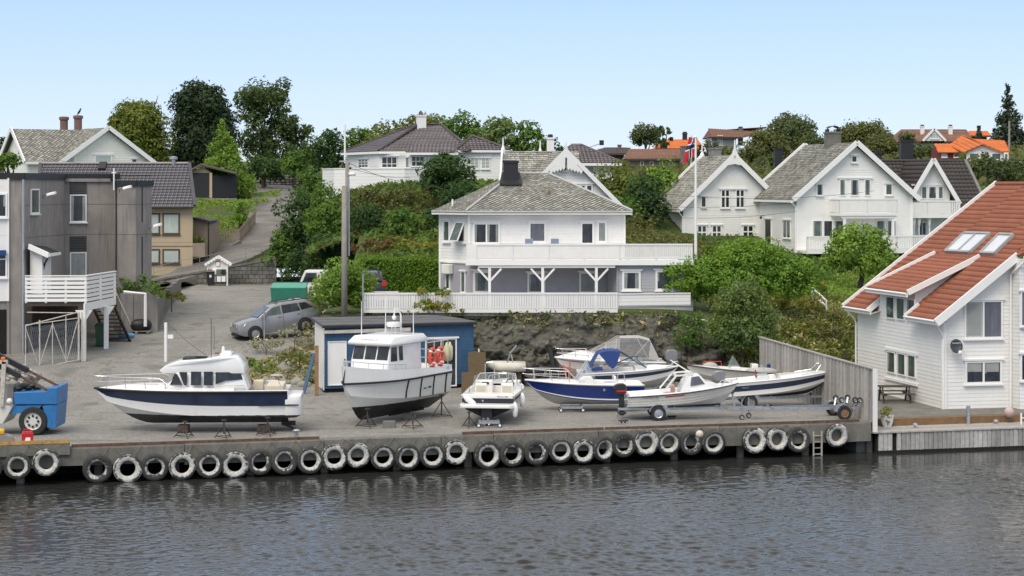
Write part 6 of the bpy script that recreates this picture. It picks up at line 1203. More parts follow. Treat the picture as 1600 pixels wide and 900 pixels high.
scatter('bank_grass',5000,bank_f,.16,L['dry'],8); scatter('bank_grass',5000,bank_f,.15,L['sage'],9); scatter('bank_grass',2500,bank_f,.15,L['olive'],10)
q=NT('wet_grey_rock'); a_=q.noise(.7,6,.7); b_=q.noise(4,6,.75); c_n=q.noise(1.6,5,.65)
col=q.ramp(a_,[(.3,(.05,.047,.04)),(.55,(.115,.108,.09)),(.75,(.21,.20,.165))]); col=q.mix(.55,col,q.ramp(b_,[(.32,(.025,.024,.02)),(.68,(.27,.255,.215))])); col=q.mix(q.math('MULTIPLY',q.ramp(c_n,[(.5,(0,)*3),(.68,(1,)*3)]),.6),col,(.075,.08,.035)); q.set(col=col,rough=.9,spec=.3); q.bump(b_,1.0,.15); m_rock=q.m
vv=[]; NXr,NZr=330,80
for i in range(NXr):
 x=-9.2+21.2*i/(NXr-1)
 yb=np.interp(x,[-9.2,-1.5,6,10,12],[99.6,99.4,98.4,98.2,98.6]); zt=np.interp(x,[-9.2,8,10.2,12],[4.82,4.8,4.5,2.6])
 for j in range(NZr):
  f_=j/(NZr-1); y=yb+f_**1.3*2.0; z=1.3+(zt-1.3)*f_
  cell=mnoise.voronoi(V(x*.9,y*.6,z*1.1))[0]; d=(cell[1]-cell[0]); n_=mnoise.fractal(V(x*.9,z*1.2,4),1,2,5)
  c2_=mnoise.voronoi(V(x*2.6,y,z*3.4))[0]; e_k=math.sin(math.pi*min(1,f_*1.08+.06)); vv.append((x+n_*.1,y-(min(d,.45)*1.2+min(c2_[1]-c2_[0],.4)*.42)*e_k-n_*.5,z+n_*.12+min(d,.4)*.2*e_k))
qq=[(i*NZr+j,(i+1)*NZr+j,(i+1)*NZr+j+1,i*NZr+j+1)for i in range(NXr-1)for j in range(NZr-1)]
fast_mesh('rock_face',vv,qq,m_rock,kind='structure')
def rockveg(rng,n):
 k=rng.integers(0,len(vv),n); p=np.array(vv)[k]; z=p[:,2]; keep=rng.random(n)<np.clip((z-3.9)/.8,.05,1)*(.35+.65*(np.sin(p[:,0]*1.7)>-.2)); p=p[keep]; p[:,1]-=.12*rng.random(len(p)); p[:,2]+=.2*rng.random(len(p)); return p
scatter('rock_plants',6500,rockveg,.13,L['moss'],12); scatter('rock_plants',4000,rockveg,.13,L['dry'],13); scatter('rock_plants',3000,rockveg,.13,L['mid'],14)
fs=thing('field_stone_wall','rough grey field stone wall at the top of the hill road','wall',tuple(P(430,290,214)))
for r in range(4):
 px=388.
 while px<474:
  w_=rnd.uniform(4,8.5); c=P(px+w_/2,288.5-r*3.9-rnd.uniform(0,.8)-(px-388)*.02,214+rnd.uniform(-.1,.1)); sx=w_/2*214/FPX
  bm=MB(); bm.ball((0,0,0),sx*1.05,.3,.17,8,5)
  for i,v_ in enumerate(bm.v):v_+=mnoise.noise_vector(v_*4+V(px,r,0))*.06; v_+=c
  bm.build('stone',m_greyst,fs); px+=w_
part(fs,'core',m_dark,lambda q:q.hexa([P(388,291,214.2),P(474,290,214.2),P(474,290,214.5),P(388,291,214.5),P(388,279,214.2),P(474,276,214.2),P(474,276,214.5),P(388,279,214.5)]))
def far_house(name,label,W_,zb,ze,ridge_pts,roofm,wallm,wins=(),extra=None):
 t=thing(name,label,'house',tuple(W_.at(W_.L/2,zb))); siding(t,W_,rect(0,W_.L,zb-1.5,ze),wallm,.25); siding(t,Wall(W_.p1,W_.p1+V(0,7,0)),rect(0,7,zb-1.5,ze),wallm,.25); siding(t,Wall(W_.p0+V(0,7,0),W_.p0),rect(0,7,zb-1.5,ze),wallm,.25)
 a,b=W_.at(-.5,ze,.5),W_.at(W_.L+.5,ze,.5); c,d_=ridge_pts; roof(t,[a,b,d_,c],roofm,'pantile',.5,.4,.05); roof(t,[V(b.x,2*d_.y-b.y,ze),V(a.x,2*c.y-a.y,ze),c,d_],roofm,None); roof(t,[b,V(b.x,2*d_.y-b.y,ze),d_],roofm,None); roof(t,[V(a.x,2*c.y-a.y,ze),a,c],roofm,None)
 part(t,'fascia',m_brownwood,lambda q:q.bar(a+V(0,0,-.1),b+V(0,0,-.1),.1,.2))
 for w4 in wins:winpx(t,W_,*w4[:4],**(w4[4]if len(w4)>4 else{}),fr=.09,hd=False,sill=False)
 return t
Wf=Wall(P(984,0,232),P(1062,0,232)); t=far_house('long_brown_roof_house','long low house with plain brown roof left of the flag',Wf,PZ(268,232),PZ(248,231),(P(983,233,236),P(1061,233,236)),m_browntile,m_beigew,[(1000+15*k,252,1006+15*k,259)for k in range(4)])
c_=P(1069,240,231); chimney(t,(c_.x,c_.y),.8,.8,12,PZ(228,231),m_conc,style='none')
Wf=Wall(P(1030,0,258),P(1094,0,258)); t=far_house('orange_roof_house','house with bright orange roof partly hidden behind the flag',Wf,PZ(245,258),PZ(232,257),(P(1036,218,262),P(1090,218,262)),m_oratile,m_brownwood); c_=P(1070,215,262); chimney(t,(c_.x,c_.y),.6,.6,16,PZ(208,262),m_black)
Wf=Wall(P(1112,0,250),P(1150,0,252)); t=far_house('grey_hill_house','grey boarded house with tall window and shallow brown roof on the hill',Wf,PZ(238,250),PZ(214,250),(P(1106,204,255),P(1200,207,258)),m_browntile,m_greyboard,[(1121,211,1129,228,dict(nx=2,gm=m_glassl))]); c_=P(1157,205,256); chimney(t,(c_.x,c_.y),.6,.6,16.5,PZ(200,256),m_conc)
Wf=Wall(P(920,0,262),P(975,0,262)); t=far_house('small_hill_house','small dark hill house with low roof left of the long brown roof',Wf,PZ(250,262),PZ(240,262),(P(944,232,266),P(985,231,266)),m_dktile,m_brownwood); c_=P(968,232,265); chimney(t,(c_.x,c_.y),.5,.5,15,PZ(226,265),m_brickc,style='none')
lp_=thing('street_lamp','street lamp with square dark head against the sky right of the carved gable','lamp',tuple(P(925,240,200))); part(lp_,'arm',m_galv,lambda q:q.tube([P(918,262,200),P(918,231,200),P(936,225,200)],.045)); part(lp_,'lamp_head',m_black,lambda q:q.cbox(P(940,223,200),.45,.3,.5))
t=thing('orange_gable_house','white fronted bungalow with orange roof and red painted annexe on the right hill','house',tuple(P(1520,262,208)))
Wg_=Wall(P(1510,0,207),P(1567,0,207)); siding(t,Wg_,[(0,PZ(268,207)),(Wg_.L,PZ(268,207)),(Wg_.L,PZ(238,207)),(Wg_.L*.48,PZ(226,207)),(0,PZ(238,207))],m_white,.3)
za=PZ(237,206.6); ap_=P(1537,224.5,206.6); roof(t,[P(1505,238.5,206.6)+V(-.2,6,.9),P(1505,238.5,206.6),ap_,ap_+V(-.2,8,.6)],m_oratile,'pantile',.5,.4,.05); roof(t,[P(1569,238.5,206.6),P(1569,238.5,206.6)+V(0,8,.6),ap_+V(-.2,8,.6),ap_],m_oratile,'pantile',.5,.4,.05)
roof(t,[P(1500,237,208),P(1578,237,209),P(1570,220,213),P(1494,219.5,213)],m_oratile,'pantile',.5,.4,.05)
for a,b in((1514,1529),(1531,1546),(1549,1564)):winpx(t,Wg_,a,239,b,250,fr=.08,gm=m_glassg,hd=False)
Wg2=Wall(P(1568,0,207.5),P(1576,0,208)); siding(t,Wg2,rect(0,Wg2.L,PZ(262,207),PZ(238,207)),m_white,.3); winpx(t,Wg2,1569,240,1574,252,fr=.06,gm=m_glassg,hd=False)
m_redw=mat('red_painted_boards',(.17,.035,.025),.7,.1,3); Wg3=Wall(P(1470,0,209),P(1498,0,209)); siding(t,Wg3,rect(0,Wg3.L,PZ(262,209),PZ(237,209)),m_redw,.3,'annexe_wall'); Wg4=Wall(P(1455,0,212),P(1470,0,209)); siding(t,Wg4,[(0,PZ(262,209)),(Wg4.L,PZ(262,209)),(Wg4.L,PZ(239,209)),(Wg4.L*.4,PZ(228,211)),(0,PZ(237,212))],m_redw,.3,'annexe_wall')
roof(t,[P(1466,238,208.6),P(1501,238,208.6),P(1494,225,212.5),P(1459,225,212.5)],m_oratile,'pantile',.5,.4,.05); winpx(t,Wg3,1471,240,1480,246,fr=.06,gm=m_glassl,hd=False); winpx(t,Wg3,1490,240,1497,246,fr=.06,gm=m_glass,hd=False)
t2=thing('terrace_pavilion','low flat roofed glazed terrace room right of the orange roofed bungalow','building',tuple(P(1590,265,204))); Wt2=Wall(P(1576,0,204),P(1640,0,204)); part(t2,'roof',m_beigew,lambda q:box_on(q,Wt2,-1,Wt2.L,PZ(254.5,204),PZ(252,204),-4,.6)); plainwall(t2,Wt2,rect(0,Wt2.L,PZ(270,204),PZ(264,204)),m_white);
for k in range(4):winpx(t2,Wt2,1578+11*k,255,1588+11*k,263,fr=.05,gm=m_glassl,hd=False,sill=False)
Wf=Wall(P(1410,0,262),P(1514,0,262)); t=far_house('brown_roof_house','wide house with brown tile roof and white front gable on the right skyline',Wf,PZ(232,262),PZ(221,261),(P(1408,202,267),P(1510,203,267)),m_browntile,m_cream)
Wg5=Wall(P(1444,0,260.6),P(1476,0,260.6)); siding(t,Wg5,[(0,PZ(220,260)),(Wg5.L,PZ(220,260)),(Wg5.L*.5,PZ(202,260))],m_white,.3,'gable'); ap_=P(1460,201,260.4)
for s in(-1,1):e=P(1460+s*18,220,260.4); barge(t,e,ap_,w=.3); roof(t,[e+V(0,6,0),e,ap_,ap_+V(0,6,0)]if s<0 else[e,e+V(0,6,0),ap_+V(0,6,0),ap_],m_browntile,None)
winpx(t,Wg5,1453,208,1467,217,nx=3,fr=.06,gm=m_glassl,hd=False)
for px in(1441,1485):c_=P(px,203,265); chimney(t,(c_.x,c_.y),.5,.5,17.5,PZ(197,265),m_white)
Wf=Wall(P(1516,0,266),P(1542,0,266)); far_house('small_orange_house','small house with orange roof left of the tall spruce',Wf,PZ(218,266),PZ(212,266),(P(1514,205,270),P(1543,205,270)),m_oratile,m_brownwood)
up=thing('hill_pole','grey wooden pole standing in front of the tall spruce','pole',tuple(P(1577,240,245))); part(up,'pole',m_polew,lambda q:q.tube([P(1577,240,245),P(1577,189,245)],[.16,.11],8))
# ------------------------------------------------------------------ boats
def twotone(name,z,lo,hi,rough=.35):
 q=NT(name); sp=q.node('ShaderNodeSeparateXYZ'); q.link(q.tc.outputs['Object'],sp.inputs[0]); nz=q.noise(2.5,5,.7)
 f=q.ramp(q.math('ADD',q.math('SUBTRACT',sp.outputs[2],z),q.math('MULTIPLY',q.math('SUBTRACT',nz,.5),.06)),[(0,(0,)*3),(.004,(1,)*3)])
 st=q.noise(2,4,.6,stretch=(2,2,.3)); a=q.mix(q.math('MULTIPLY',q.ramp(nz,[(.52,(0,)*3),(.72,(1,)*3)]),.5),lo,tuple(min(1,x*3+.05)for x in lo)); b=q.mix(q.math('MULTIPLY',q.ramp(st,[(.55,(0,)*3),(.75,(1,)*3)]),.25),hi,tuple(x*.7 for x in hi))
 q.set(col=q.mix(f,a,b),rough=rough); return q.m
class Hull:
 def __init__(s,L,B,zs,zb,zc,t0=.42,p=2.1,stem=.26,flare=1.3,cfac=.88,n=26,stern=.93,bowf=1.0):
  s.__dict__.update(locals()); s.ts=[1-(1-k/n)**1.25 for k in range(n+1)]
 def bd(s,t):return s.B/2*((s.stern+(1-s.stern)*min(1,t/s.t0))if t<s.t0 else max(0,1-((t-s.t0)/(1-s.t0))**s.p))
 def sh(s,t):return s.zs+(s.zb-s.zs)*t**1.7
 def kl(s,t):a=1-s.stem; return 0 if t<a else s.zb*((t-a)/s.stem)**1.7
 def ck(s,t):
  z=s.zc+(s.zb*.72-s.zc)*t**3.2; k=s.kl(t); return max(z,k+.0),s.bd(t)*s.cfac*(1-.35*t**3)
 def pt(s,t,f,sd=1):
  zc,bc=s.ck(t); zc=min(zc,s.sh(t))
  if f<0:k=s.kl(t); a=f+1; return V(s.L*t,sd*bc*a,k+(zc-k)*a)
  return V(s.L*t,sd*(bc+(s.bd(t)-bc)*f**s.flare),zc+(s.sh(t)-zc)*f)
 def band(s,parent,name,m,f0,f1,rows=4,off=0,t0=0,t1=1,smooth=True,both=True):
  mb=MB(); fs=[f0+(f1-f0)*k/rows for k in range(rows+1)]; ts=[t for t in s.ts if t0<=t<=t1]
  for sd in((1,-1)if both else(1,)):
   b=len(mb.v)
   for t in ts:
    for f in fs:
     p=s.pt(t,f,sd); p.y+=sd*off; mb.v.append(p)
   w_=rows+1
   for i in range(len(ts)-1):
    for k in range(rows):q=(b+i*w_+k,b+(i+1)*w_+k,b+(i+1)*w_+k+1,b+i*w_+k+1); mb.f.append(q if sd<0 else q[::-1]); mb.m.append(0)
  return mb.build(name,m,parent,smooth=smooth,local=True)
 def transom(s,parent,m,name='transom',rake=0):
  fs=[-1,-.5,0,.33,.66,1]; l=[s.pt(0,f,1)for f in fs]; r=[s.pt(0,f,-1)for f in fs[::-1]]; return part(parent,name,m,lambda q:q.poly(l+r[:-1]),local=True)
 def deck(s,parent,m,t0,t1,camber=.12,drop=0,name='foredeck',nn=6,inset=1.0):
  mb=MB(); ts=[t0]+[t for t in s.ts if t0<t<t1]+[t1]
  for t in ts:
   b,z=s.bd(t)*inset,s.sh(t)-drop
   for k in range(nn+1):u=-1+2*k/nn; mb.v.append(V(s.L*t,b*u,z+camber*(1-u*u)*min(1,s.bd(t)/s.B*3)))
  for i in range(len(ts)-1):
   for k in range(nn):a=i*(nn+1)+k; mb.f.append((a,a+nn+1,a+nn+2,a+1)); mb.m.append(0)
  return mb.build(name,m,parent,smooth=True,local=True)
 def cockpit(s,parent,m,t0,t1,wf=.8,fz=.35,mf=None,name='cockpit'):
  ts=[t0]+[t for t in s.ts if t0<t<t1]+[t1]
  for sd in(1,-1):
   mb=MB()
   o=[V(s.L*t,sd*s.bd(t),s.sh(t))for t in ts]; i_=[V(s.L*t,sd*s.bd(t)*wf,s.sh(t)+.02)for t in ts]; fl=[V(s.L*t,sd*s.bd(t)*wf*.92,fz)for t in ts]
   mb.loft([o,i_,fl],caps=False,closed=False)
   mb.build('gunwale',m,parent,local=True,smooth='auto')
  part(parent,name+'_floor',mf or m,lambda q:q.poly([V(s.L*t,s.bd(t)*wf*.93,fz)for t in ts]+[V(s.L*t,-s.bd(t)*wf*.93,fz)for t in ts[::-1]]),local=True)
  e=lambda t:[V(s.L*t,s.bd(t)*wf,s.sh(t)+.02),V(s.L*t,-s.bd(t)*wf,s.sh(t)+.02),V(s.L*t,-s.bd(t)*wf*.92,fz),V(s.L*t,s.bd(t)*wf*.92,fz)]
  part(parent,'bulkhead',m,lambda q:q.poly(e(t1)),local=True)
  if t0>0:part(parent,'bulkhead',m,lambda q:q.poly(e(t0)),local=True)
 def rail(s,parent,m,r=.025,f=1.0,off=.01,name='rub_rail',t0=0):
  for sd in(1,-1):part(parent,name,m,lambda q:q.tube([s.pt(t,f,sd)+V(0,sd*off,0)for t in s.ts if t>=t0],r,5),local=True,smooth=True)
 def bowrail(s,parent,m,t0,h,r=.017,n=4,low=True,over=.12,inset=.85,name='bow_rail'):
  ts=list(np.linspace(t0,.985,8)); hh=lambda t:h*(1 if t>t0+.08 else .25)
  L_=[V(s.L*t,s.bd(t)*inset,s.sh(t)+hh(t))for t in ts]; tip=V(s.L+over,0,s.sh(1)+h*1.05); R_=[V(p.x,-p.y,p.z)for p in L_[::-1]]
  part(parent,name,m,lambda q:q.tube(L_+[tip+V(-.03,.12,0),tip+V(-.03,-.12,0)]+R_,r,6),local=True,smooth=True)
  if low:part(parent,name,m,lambda q:q.tube([p-V(0,0,h*.5)for p in L_[2:]]+[tip+V(-.12,0,-h*.5)]+[p-V(0,0,h*.5)for p in R_[:-2]],r*.7,5),local=True)
  for k in range(1,n+1):
   t=t0+(.97-t0)*k/(n+.3)
   for sd in(1,-1):part(parent,'stanchion',m,lambda q:q.tube([V(s.L*t-.05,sd*s.bd(t)*inset,s.sh(t)),V(s.L*t,sd*s.bd(t)*inset,s.sh(t)+h*(1 if t>t0+.08 else .6))],r*.8,5),local=True)
def house(parent,name,m,poly,hw,z0,k=.12,bev=.03,xf=None):
 """deckhouse: side outline in x,z pushed to both sides, leaning inwards with height"""
 n=len(poly); W_=lambda x,z:(hw if xf is None else xf(x))*(1-k*(z-z0)); mb=MB()
 mb.add([(x,-W_(x,z),z)for x,z in poly]+[(x,W_(x,z),z)for x,z in poly],[tuple(range(n)),tuple(range(2*n-1,n-1,-1))]+[(i+n,(i+1)%n+n,(i+1)%n,i)for i in range(n)])
 return mb.build(name,m,parent,local=True,bevel=bev,smooth='auto')
def sidepanes(parent,polys,m,hw,z0,k=.12,off=.012,name='side_window',xf=None):
 for pl in polys:
  for sd in(-1,1):part(parent,name,m,lambda q:q.poly([(x,sd*((hw if xf is None else xf(x))*(1-k*(z-z0))+off),z)for x,z in(pl if sd<0 else pl[::-1])]),local=True)
def boat(name,label,loc,heading,pitch=0):
 t=thing(name,label,'boat',tuple(loc),0); t.rotation_mode='XYZ'; t.rotation_euler=(0,-pitch,heading); return t
def outboard(parent,x,y,z,m,h=1.15,tilt=0,s=1.0,band=None):
 o=part(parent,'outboard_motor',m,lambda q:q.loft([[(x-.04*s+sx*a*s,y+b*s,z+c*s)for sx,b in((-.28,-.15),(.2,-.17),(.26,0),(.2,.17),(-.28,.15),(-.36,0))]for a,c in((.7,.0),(1.0,.12),(1.05,.3),(.85,.44),(.45,.5))]),local=True,bevel=.03)
 part(o,'leg',m,lambda q:(q.box(x-.16*s,x+.1*s,y-.07*s,y+.07*s,z-.55*s,z+.02),q.box(x-.14*s,x+.06*s,y-.05*s,y+.05*s,z-.95*s,z-.55*s),q.box(x-.3*s,x+.1*s,y-.13*s,y+.13*s,z-.66*s,z-.62*s)),local=True,bevel=.015)
 part(o,'propeller',m,lambda q:[q.add([(x-.18*s,y,z-.85*s),(x-.22*s,y+.15*s*math.cos(a-.3),z-.85*s+.15*s*math.sin(a-.3)),(x-.26*s,y+.15*s*math.cos(a+.3),z-.85*s+.15*s*math.sin(a+.3))],[(0,1,2)])for a in(0.5,2.6,4.7)],local=True)
 part(o,'gear_case',m,lambda q:q.lathe([(0,-.22*s),(.06*s,-.16*s),(.07*s,.08*s),(0,.2*s)],8,c=(x,y,z-.85*s),axis='x'),local=True)
 if band:part(o,'cowl_stripe',band,lambda q:q.add([(x-.25*s,y+sd*(.172*s),z+zz*s)for sd in(-1,1)for zz in(.13,.21)]+[(x+.18*s,y+sd*.182*s,z+zz*s)for sd in(-1,1)for zz in(.13,.21)],[(0,4,5,1),(2,6,7,3)]),local=True)
 return o
stand_src={}
def boat_stand(p,h,label,rot=0,wd=.42):
 t=thing('boat_stand',label,'boat stand',tuple(p),rot,'steel boat stands');
 part(t,'post',m_rust2,lambda q:q.tube([(0,0,h*.25),(0,0,h)],.03,6),local=True); part(t,'pad',m_rust2,lambda q:q.cbox((0,0,h),.16,.16,.05),local=True)
 for k in range(3):
  a=2.094*k+.5; part(t,'leg',m_rust2,lambda q:q.tube([(0,0,h*.72),(wd*math.cos(a),wd*math.sin(a),.02)],.02,5),local=True)
  b=a+2.094; part(t,'brace',m_rust2,lambda q:q.tube([(wd*.93*math.cos(a),wd*.93*math.sin(a),.08),(wd*.93*math.cos(b),wd*.93*math.sin(b),.08)],.014,4),local=True)
m_rust2=mat('dark_rusted_steel',(.045,.034,.03),.8,.4,8,dirt=((.18,.10,.06),.5,6))
def block(p,sx,sy,sz,label,m=None,rz=0,name='keel_block'):
 t=thing(name,label,'support block',tuple(p),rz); n=max(1,round(sz/.22));
 for k in range(n):j=.04*(k%2); part(t,'timber',m or m_brownwood,lambda q:q.box(-sx/2+j,sx/2-j,-sy/2+j,sy/2-j,sz*k/n+.004,sz*(k+1)/n),local=True,bevel=.01)
s1=FPX/79.0; X1=lambda px:(452-px)/s1; Z1=lambda py:(659.5-py)/s1
ob=P(452,659.5,79.3); b1=boat('navy_striped_cabin_boat','large white cabin boat with wide navy side stripe, propped on stands at the quay edge',ob,math.pi+R(3)); h1=Hull(7.72,2.75,Z1(605.5),Z1(604.5),Z1(646),t0=.38,p=2.3,stem=.30,flare=1.25,cfac=.86)
m_h1=twotone('white_hull_black_bottom',Z1(643.5),(.026,.024,.022),(.80,.79,.765),.25)
h1.band(b1,'hull_bottom',m_h1,-1,0,5); h1.band(b1,'hull_side',m_h1,0,.42,3); h1.band(b1,'navy_stripe',m_navy,.42,.91,3,.004); h1.band(b1,'sheer_strake',m_navy,.91,1,1,.006); h1.transom(b1,m_gel); h1.rail(b1,m_rubber,.045,.96,.02)
h1.deck(b1,m_gel,.27,1,.22,.0); h1.cockpit(b1,m_gel,0.0,.27,.86,.75)
part(b1,'swim_platform',m_h1,lambda q:q.loft([[(x,sy*w_,z)for sy,z in((-1,Z1(648)+up),(1,Z1(648)+up),(1.04,Z1(622)),(1.02,Z1(614)),(-1.02,Z1(614)),(-1.04,Z1(622)))]for x,w_,up in((.1,1.18,0),(-.35,1.15,.02),(-.52,1.02,.12))]),local=True,bevel=.04,smooth='auto')
part(b1,'platform_stripe',m_black,lambda q:[q.box(-.45,1.15,sd*1.235-.012,sd*1.235+.012,Z1(628.5),Z1(626.5))for sd in(-1,1)],local=True)
hw1=1.08; xf1=lambda x:1.08*min(1,max(.62,1-max(0,x-3.6)*.26))
pl=[(X1(x),Z1(y))for x,y in((392,605),(262,605),(262,600),(272,590),(280,578),(382,578))]
house(b1,'cabin',m_gel,pl,hw1,Z1(605),.08,.03,xf1); rf_=[(X1(x),Z1(y))for x,y in((386,579),(258,579),(253,575),(262,568),(285,560),(330,557),(352,552),(372,554),(384,566))]
house(b1,'cabin_roof',m_gel,rf_,1.12,Z1(580),.12,.03,lambda x:xf1(x)+.03)
wp_=lambda l:[(X1(x),Z1(y))for x,y in l]
sidepanes(b1,[wp_([(270,597),(290,597),(281,580),(277,580)]),wp_([(292,597),(297,597),(297,577),(284,577)]),wp_([(303,597),(319,597),(319,576),(303,576)]),wp_([(323,597),(337,597),(337,576),(323,576)]),wp_([(341,596),(356,590),(383,588),(379,577),(341,577)])],m_smoke2 if 'm_smoke2' in globals()else m_glass,hw1,Z1(605),.08,.014,xf=xf1)
part(b1,'windscreen',m_glassg,lambda q:[q.poly([(X1(266.5),y0*.66,Z1(596)),(X1(266.5),y1*.66,Z1(596)),(X1(278),y1*.60,Z1(580)),(X1(278),y0*.60,Z1(580))])for y0,y1 in((-1,-.05),(.05,1))],local=True)
for x in(300,321,339):part(b1,'door_pillar',m_gel,lambda q:[q.box(X1(x)-.045,X1(x)+.045,sd*(xf1(X1(x))+.0)-.02,sd*(xf1(X1(x))+.0)+.02,Z1(605),Z1(577))for sd in(-1,)],local=True)
part(b1,'hatch_glass',m_glass,lambda q:q.box(X1(325),X1(288),-.5,.5,Z1(558.6)-.02,Z1(557.0)),local=True)
part(b1,'radar_arch',m_gel,lambda q:(q.box(X1(364),X1(346),-.55,.55,Z1(553),Z1(549.5)),q.box(X1(362),X1(350),-.1,.1,Z1(550),Z1(547))),local=True,bevel=.03); part(b1,'mast_light',m_gel,lambda q:q.lathe([(.07,Z1(550)),(.06,Z1(541)),(0,Z1(540))],8,c=(X1(349),0,0)),local=True)
part(b1,'horn',m_timber,lambda q:q.box(X1(342),X1(336),-.2,.0,Z1(553),Z1(550)),local=True); part(b1,'antenna',m_black,lambda q:q.tube([(X1(333),.7,Z1(556)),(X1(333),.7,Z1(494))],.012,5),local=True)
h1.bowrail(b1,m_chrome,.52,.48,.02,4,True,.05,.86);
for sd in(-1,1):part(b1,'side_rail',m_chrome,lambda q:q.tube([(X1(340),sd*1.12,Z1(605)),(X1(344),sd*1.14,Z1(597)),(X1(385),sd*1.16,Z1(597)),(X1(386),sd*1.16,Z1(605))],.016,5),local=True); part(b1,'stern_rail',m_chrome,lambda q:q.tube([(X1(418),sd*1.15,Z1(604)),(X1(420),sd*1.15,Z1(590)),(X1(438),sd*1.15,Z1(590)),(X1(444),sd*1.15,Z1(604))],.02,5),local=True)
part(b1,'stern_seat',m_cush,lambda q:(q.box(X1(445),X1(418),-.9,.9,Z1(612),Z1(598)),q.box(X1(410),X1(394),-1,-.5,Z1(612),Z1(596))),local=True,bevel=.05); part(b1,'logo',m_black,lambda q:q.box(X1(353),X1(349),-1.06,-1.055,Z1(566),Z1(565)),local=True)
part(b1,'drive_leg',m_rust2,lambda q:(q.box(-.25,.3,-.1,.1,-.12,.05),q.bar((X1(440),0,-.02),(X1(462),0,-.3),.06,.1)),local=True)
for px,py,hh,lab in((289,684,.62,'boat stand under the forward part of the navy striped boat'),(350,685,.70,'thin rusty boat stand under the middle of the navy striped boat'),(418,681,.70,'boat stand under the stern of the navy striped boat')):boat_stand(G(px,py),hh,lab,.4,.45 if px!=350 else .38)
for px,lab in((287,'timber block pile under the forward keel of the navy striped boat'),(411,'rusty block pile under the aft keel of the navy striped boat')):g_=G(px,675); block(g_,.42,.5,ob.z-DZ-.01,lab,m_rust2 if px>400 else m_brownwood)
d2=V(-.47,-.883,0); bow2=V(-6.73,79.4,0); L2=6.7; st2=bow2-d2*L2; b2=boat('white_pilot_boat','white work boat with wheelhouse and black rubbing strips, on stands before the blue shed',(st2.x,st2.y,1.82),math.atan2(d2.y,d2.x))
h2=Hull(L2,2.55,1.58,1.58,.75,t0=.5,p=2.2,stem=.2,flare=1.5,cfac=.93,stern=.92); m_h2=twotone('white_hull_dark_bottom',.60,(.014,.013,.014),(.74,.725,.67),.4)
h2.band(b2,'hull_bottom',m_h2,-1,0,5); h2.band(b2,'hull_side',m_h2,0,1,6); h2.transom(b2,m_h2); h2.rail(b2,m_rubber,.045,1.0,.02)
mb=MB(); rr_=[]
hb=lambda t:.30+.42*t**3
for sd in(1,-1):mb.loft([[h2.pt(t,1,sd)+V(0,-sd*.0,.02)for t in h2.ts],[h2.pt(t,1,sd)+V(.12*t**4,-sd*.06*(1-t),.02+hb(t))for t in h2.ts],[h2.pt(t,1,sd)+V(.05*t,-sd*min(.14,h2.bd(t)),.02+hb(t))for t in h2.ts],[h2.pt(t,1,sd)+V(-.1*t**3,-sd*min(.16,h2.bd(t)),-.1)for t in h2.ts]],caps=False,closed=False)
mb.build('bulwark',m_gel,b2,local=True,smooth='auto'); h2.deck(b2,m_gel,0,1,.03,.1,'deck'); part(b2,'stern_bulwark',m_gel,lambda q:q.box(0,.1,-1.15,1.15,1.5,1.9),local=True)
for t in(.08,.24,.40,.56):part(b2,'rubbing_strip',m_rubber,lambda q:[q.tube([h2.pt(t,f,sd)+V(0,sd*.015,0)for f in(.0,.25,.5,.75,1)],.035,5)for sd in(1,-1)],local=True)
part(b2,'stem_guard',m_rubber,lambda q:q.tube([h2.pt(.985,1,1)+V(.08,-.02,.7),h2.pt(1,1,1)+V(.04,0,.1),h2.pt(.93,-1,1)+V(.03,0,.1)],.03,5),local=True)
wx0,wx1,wz0,wz1=2.15,4.55,1.48,3.02; hwc=.95
w2=house(b2,'wheelhouse',m_gel,[(wx0,wz0),(wx1+.25,wz0),(wx1+.22,2.35),(wx1,wz1),(wx0,wz1)],hwc,wz0,.06,.03); house(b2,'wheelhouse_roof',m_gel,[(wx0-.35,wz1),(wx1+.25,wz1-.02),(wx1+.3,wz1+.1),(wx1-.1,wz1+.34),(wx0-.1,wz1+.34),(wx0-.4,wz1+.1)],1.06,wz1,.25,.06)
sidepanes(b2,[[(4.08,2.35),(4.6,2.35),(4.5,2.93),(4.08,2.93)],[(3.62,2.35),(3.92,2.35),(3.92,2.93),(3.62,2.93)]],m_glass,hwc,wz0,.06)
for y0,y1 in((-.84,-.32),(-.26,.26),(.32,.84)):
 xx=lambda z:wx1+.22-(.22)*(z-2.35)/(wz1-2.35)+.015; part(b2,'front_window',m_glass,lambda q:q.poly([(xx(2.42),y0,2.42),(xx(2.42),y1,2.42),(xx(2.95),y1,2.95),(xx(2.95),y0,2.95)]),local=True); None
part(b2,'trunk_cabin',m_gel,lambda q:q.loft([[(x,-w_,1.48),(x,w_,1.48),(x,w_*.9,z),(x,-w_*.9,z)]for x,w_,z in((4.7,.88,2.12),(5.5,.66,2.02),(6.0,.4,1.9))]),local=True,bevel=.05)
part(b2,'radar',m_gel,lambda q:(q.lathe([(.0,3.86),(.3,3.84),(.32,3.72),(.28,3.64),(0,3.62)],14,c=(2.9,0,0)),),local=True,smooth='auto'); [part(b2,'radar_leg',m_chrome,lambda q:q.tube([(2.9+a*.25,b*.25,3.34),(2.9+a*.2,b*.2,3.64)],.02,5),local=True)for a in(-1,1)for b in(-1,1)]
part(b2,'mast',m_gel,lambda q:(q.tube([(2.55,.15,3.3),(2.55,.15,4.1),(2.62,.1,4.35),(2.8,.0,4.38),(2.85,0,4.1)],.035,6),q.ball((2.85,0,4.02),.1)),local=True)
for(x,y,z1,tx)in((4.2,-.75,4.75,0),(2.2,.55,4.9,.1),(2.1,-.9,4.9,-.35)):part(b2,'whip_antenna',m_trim,lambda q:q.tube([(x,y,3.2),(x+tx*.2,y,z1)],[.022,.012],5),local=True)
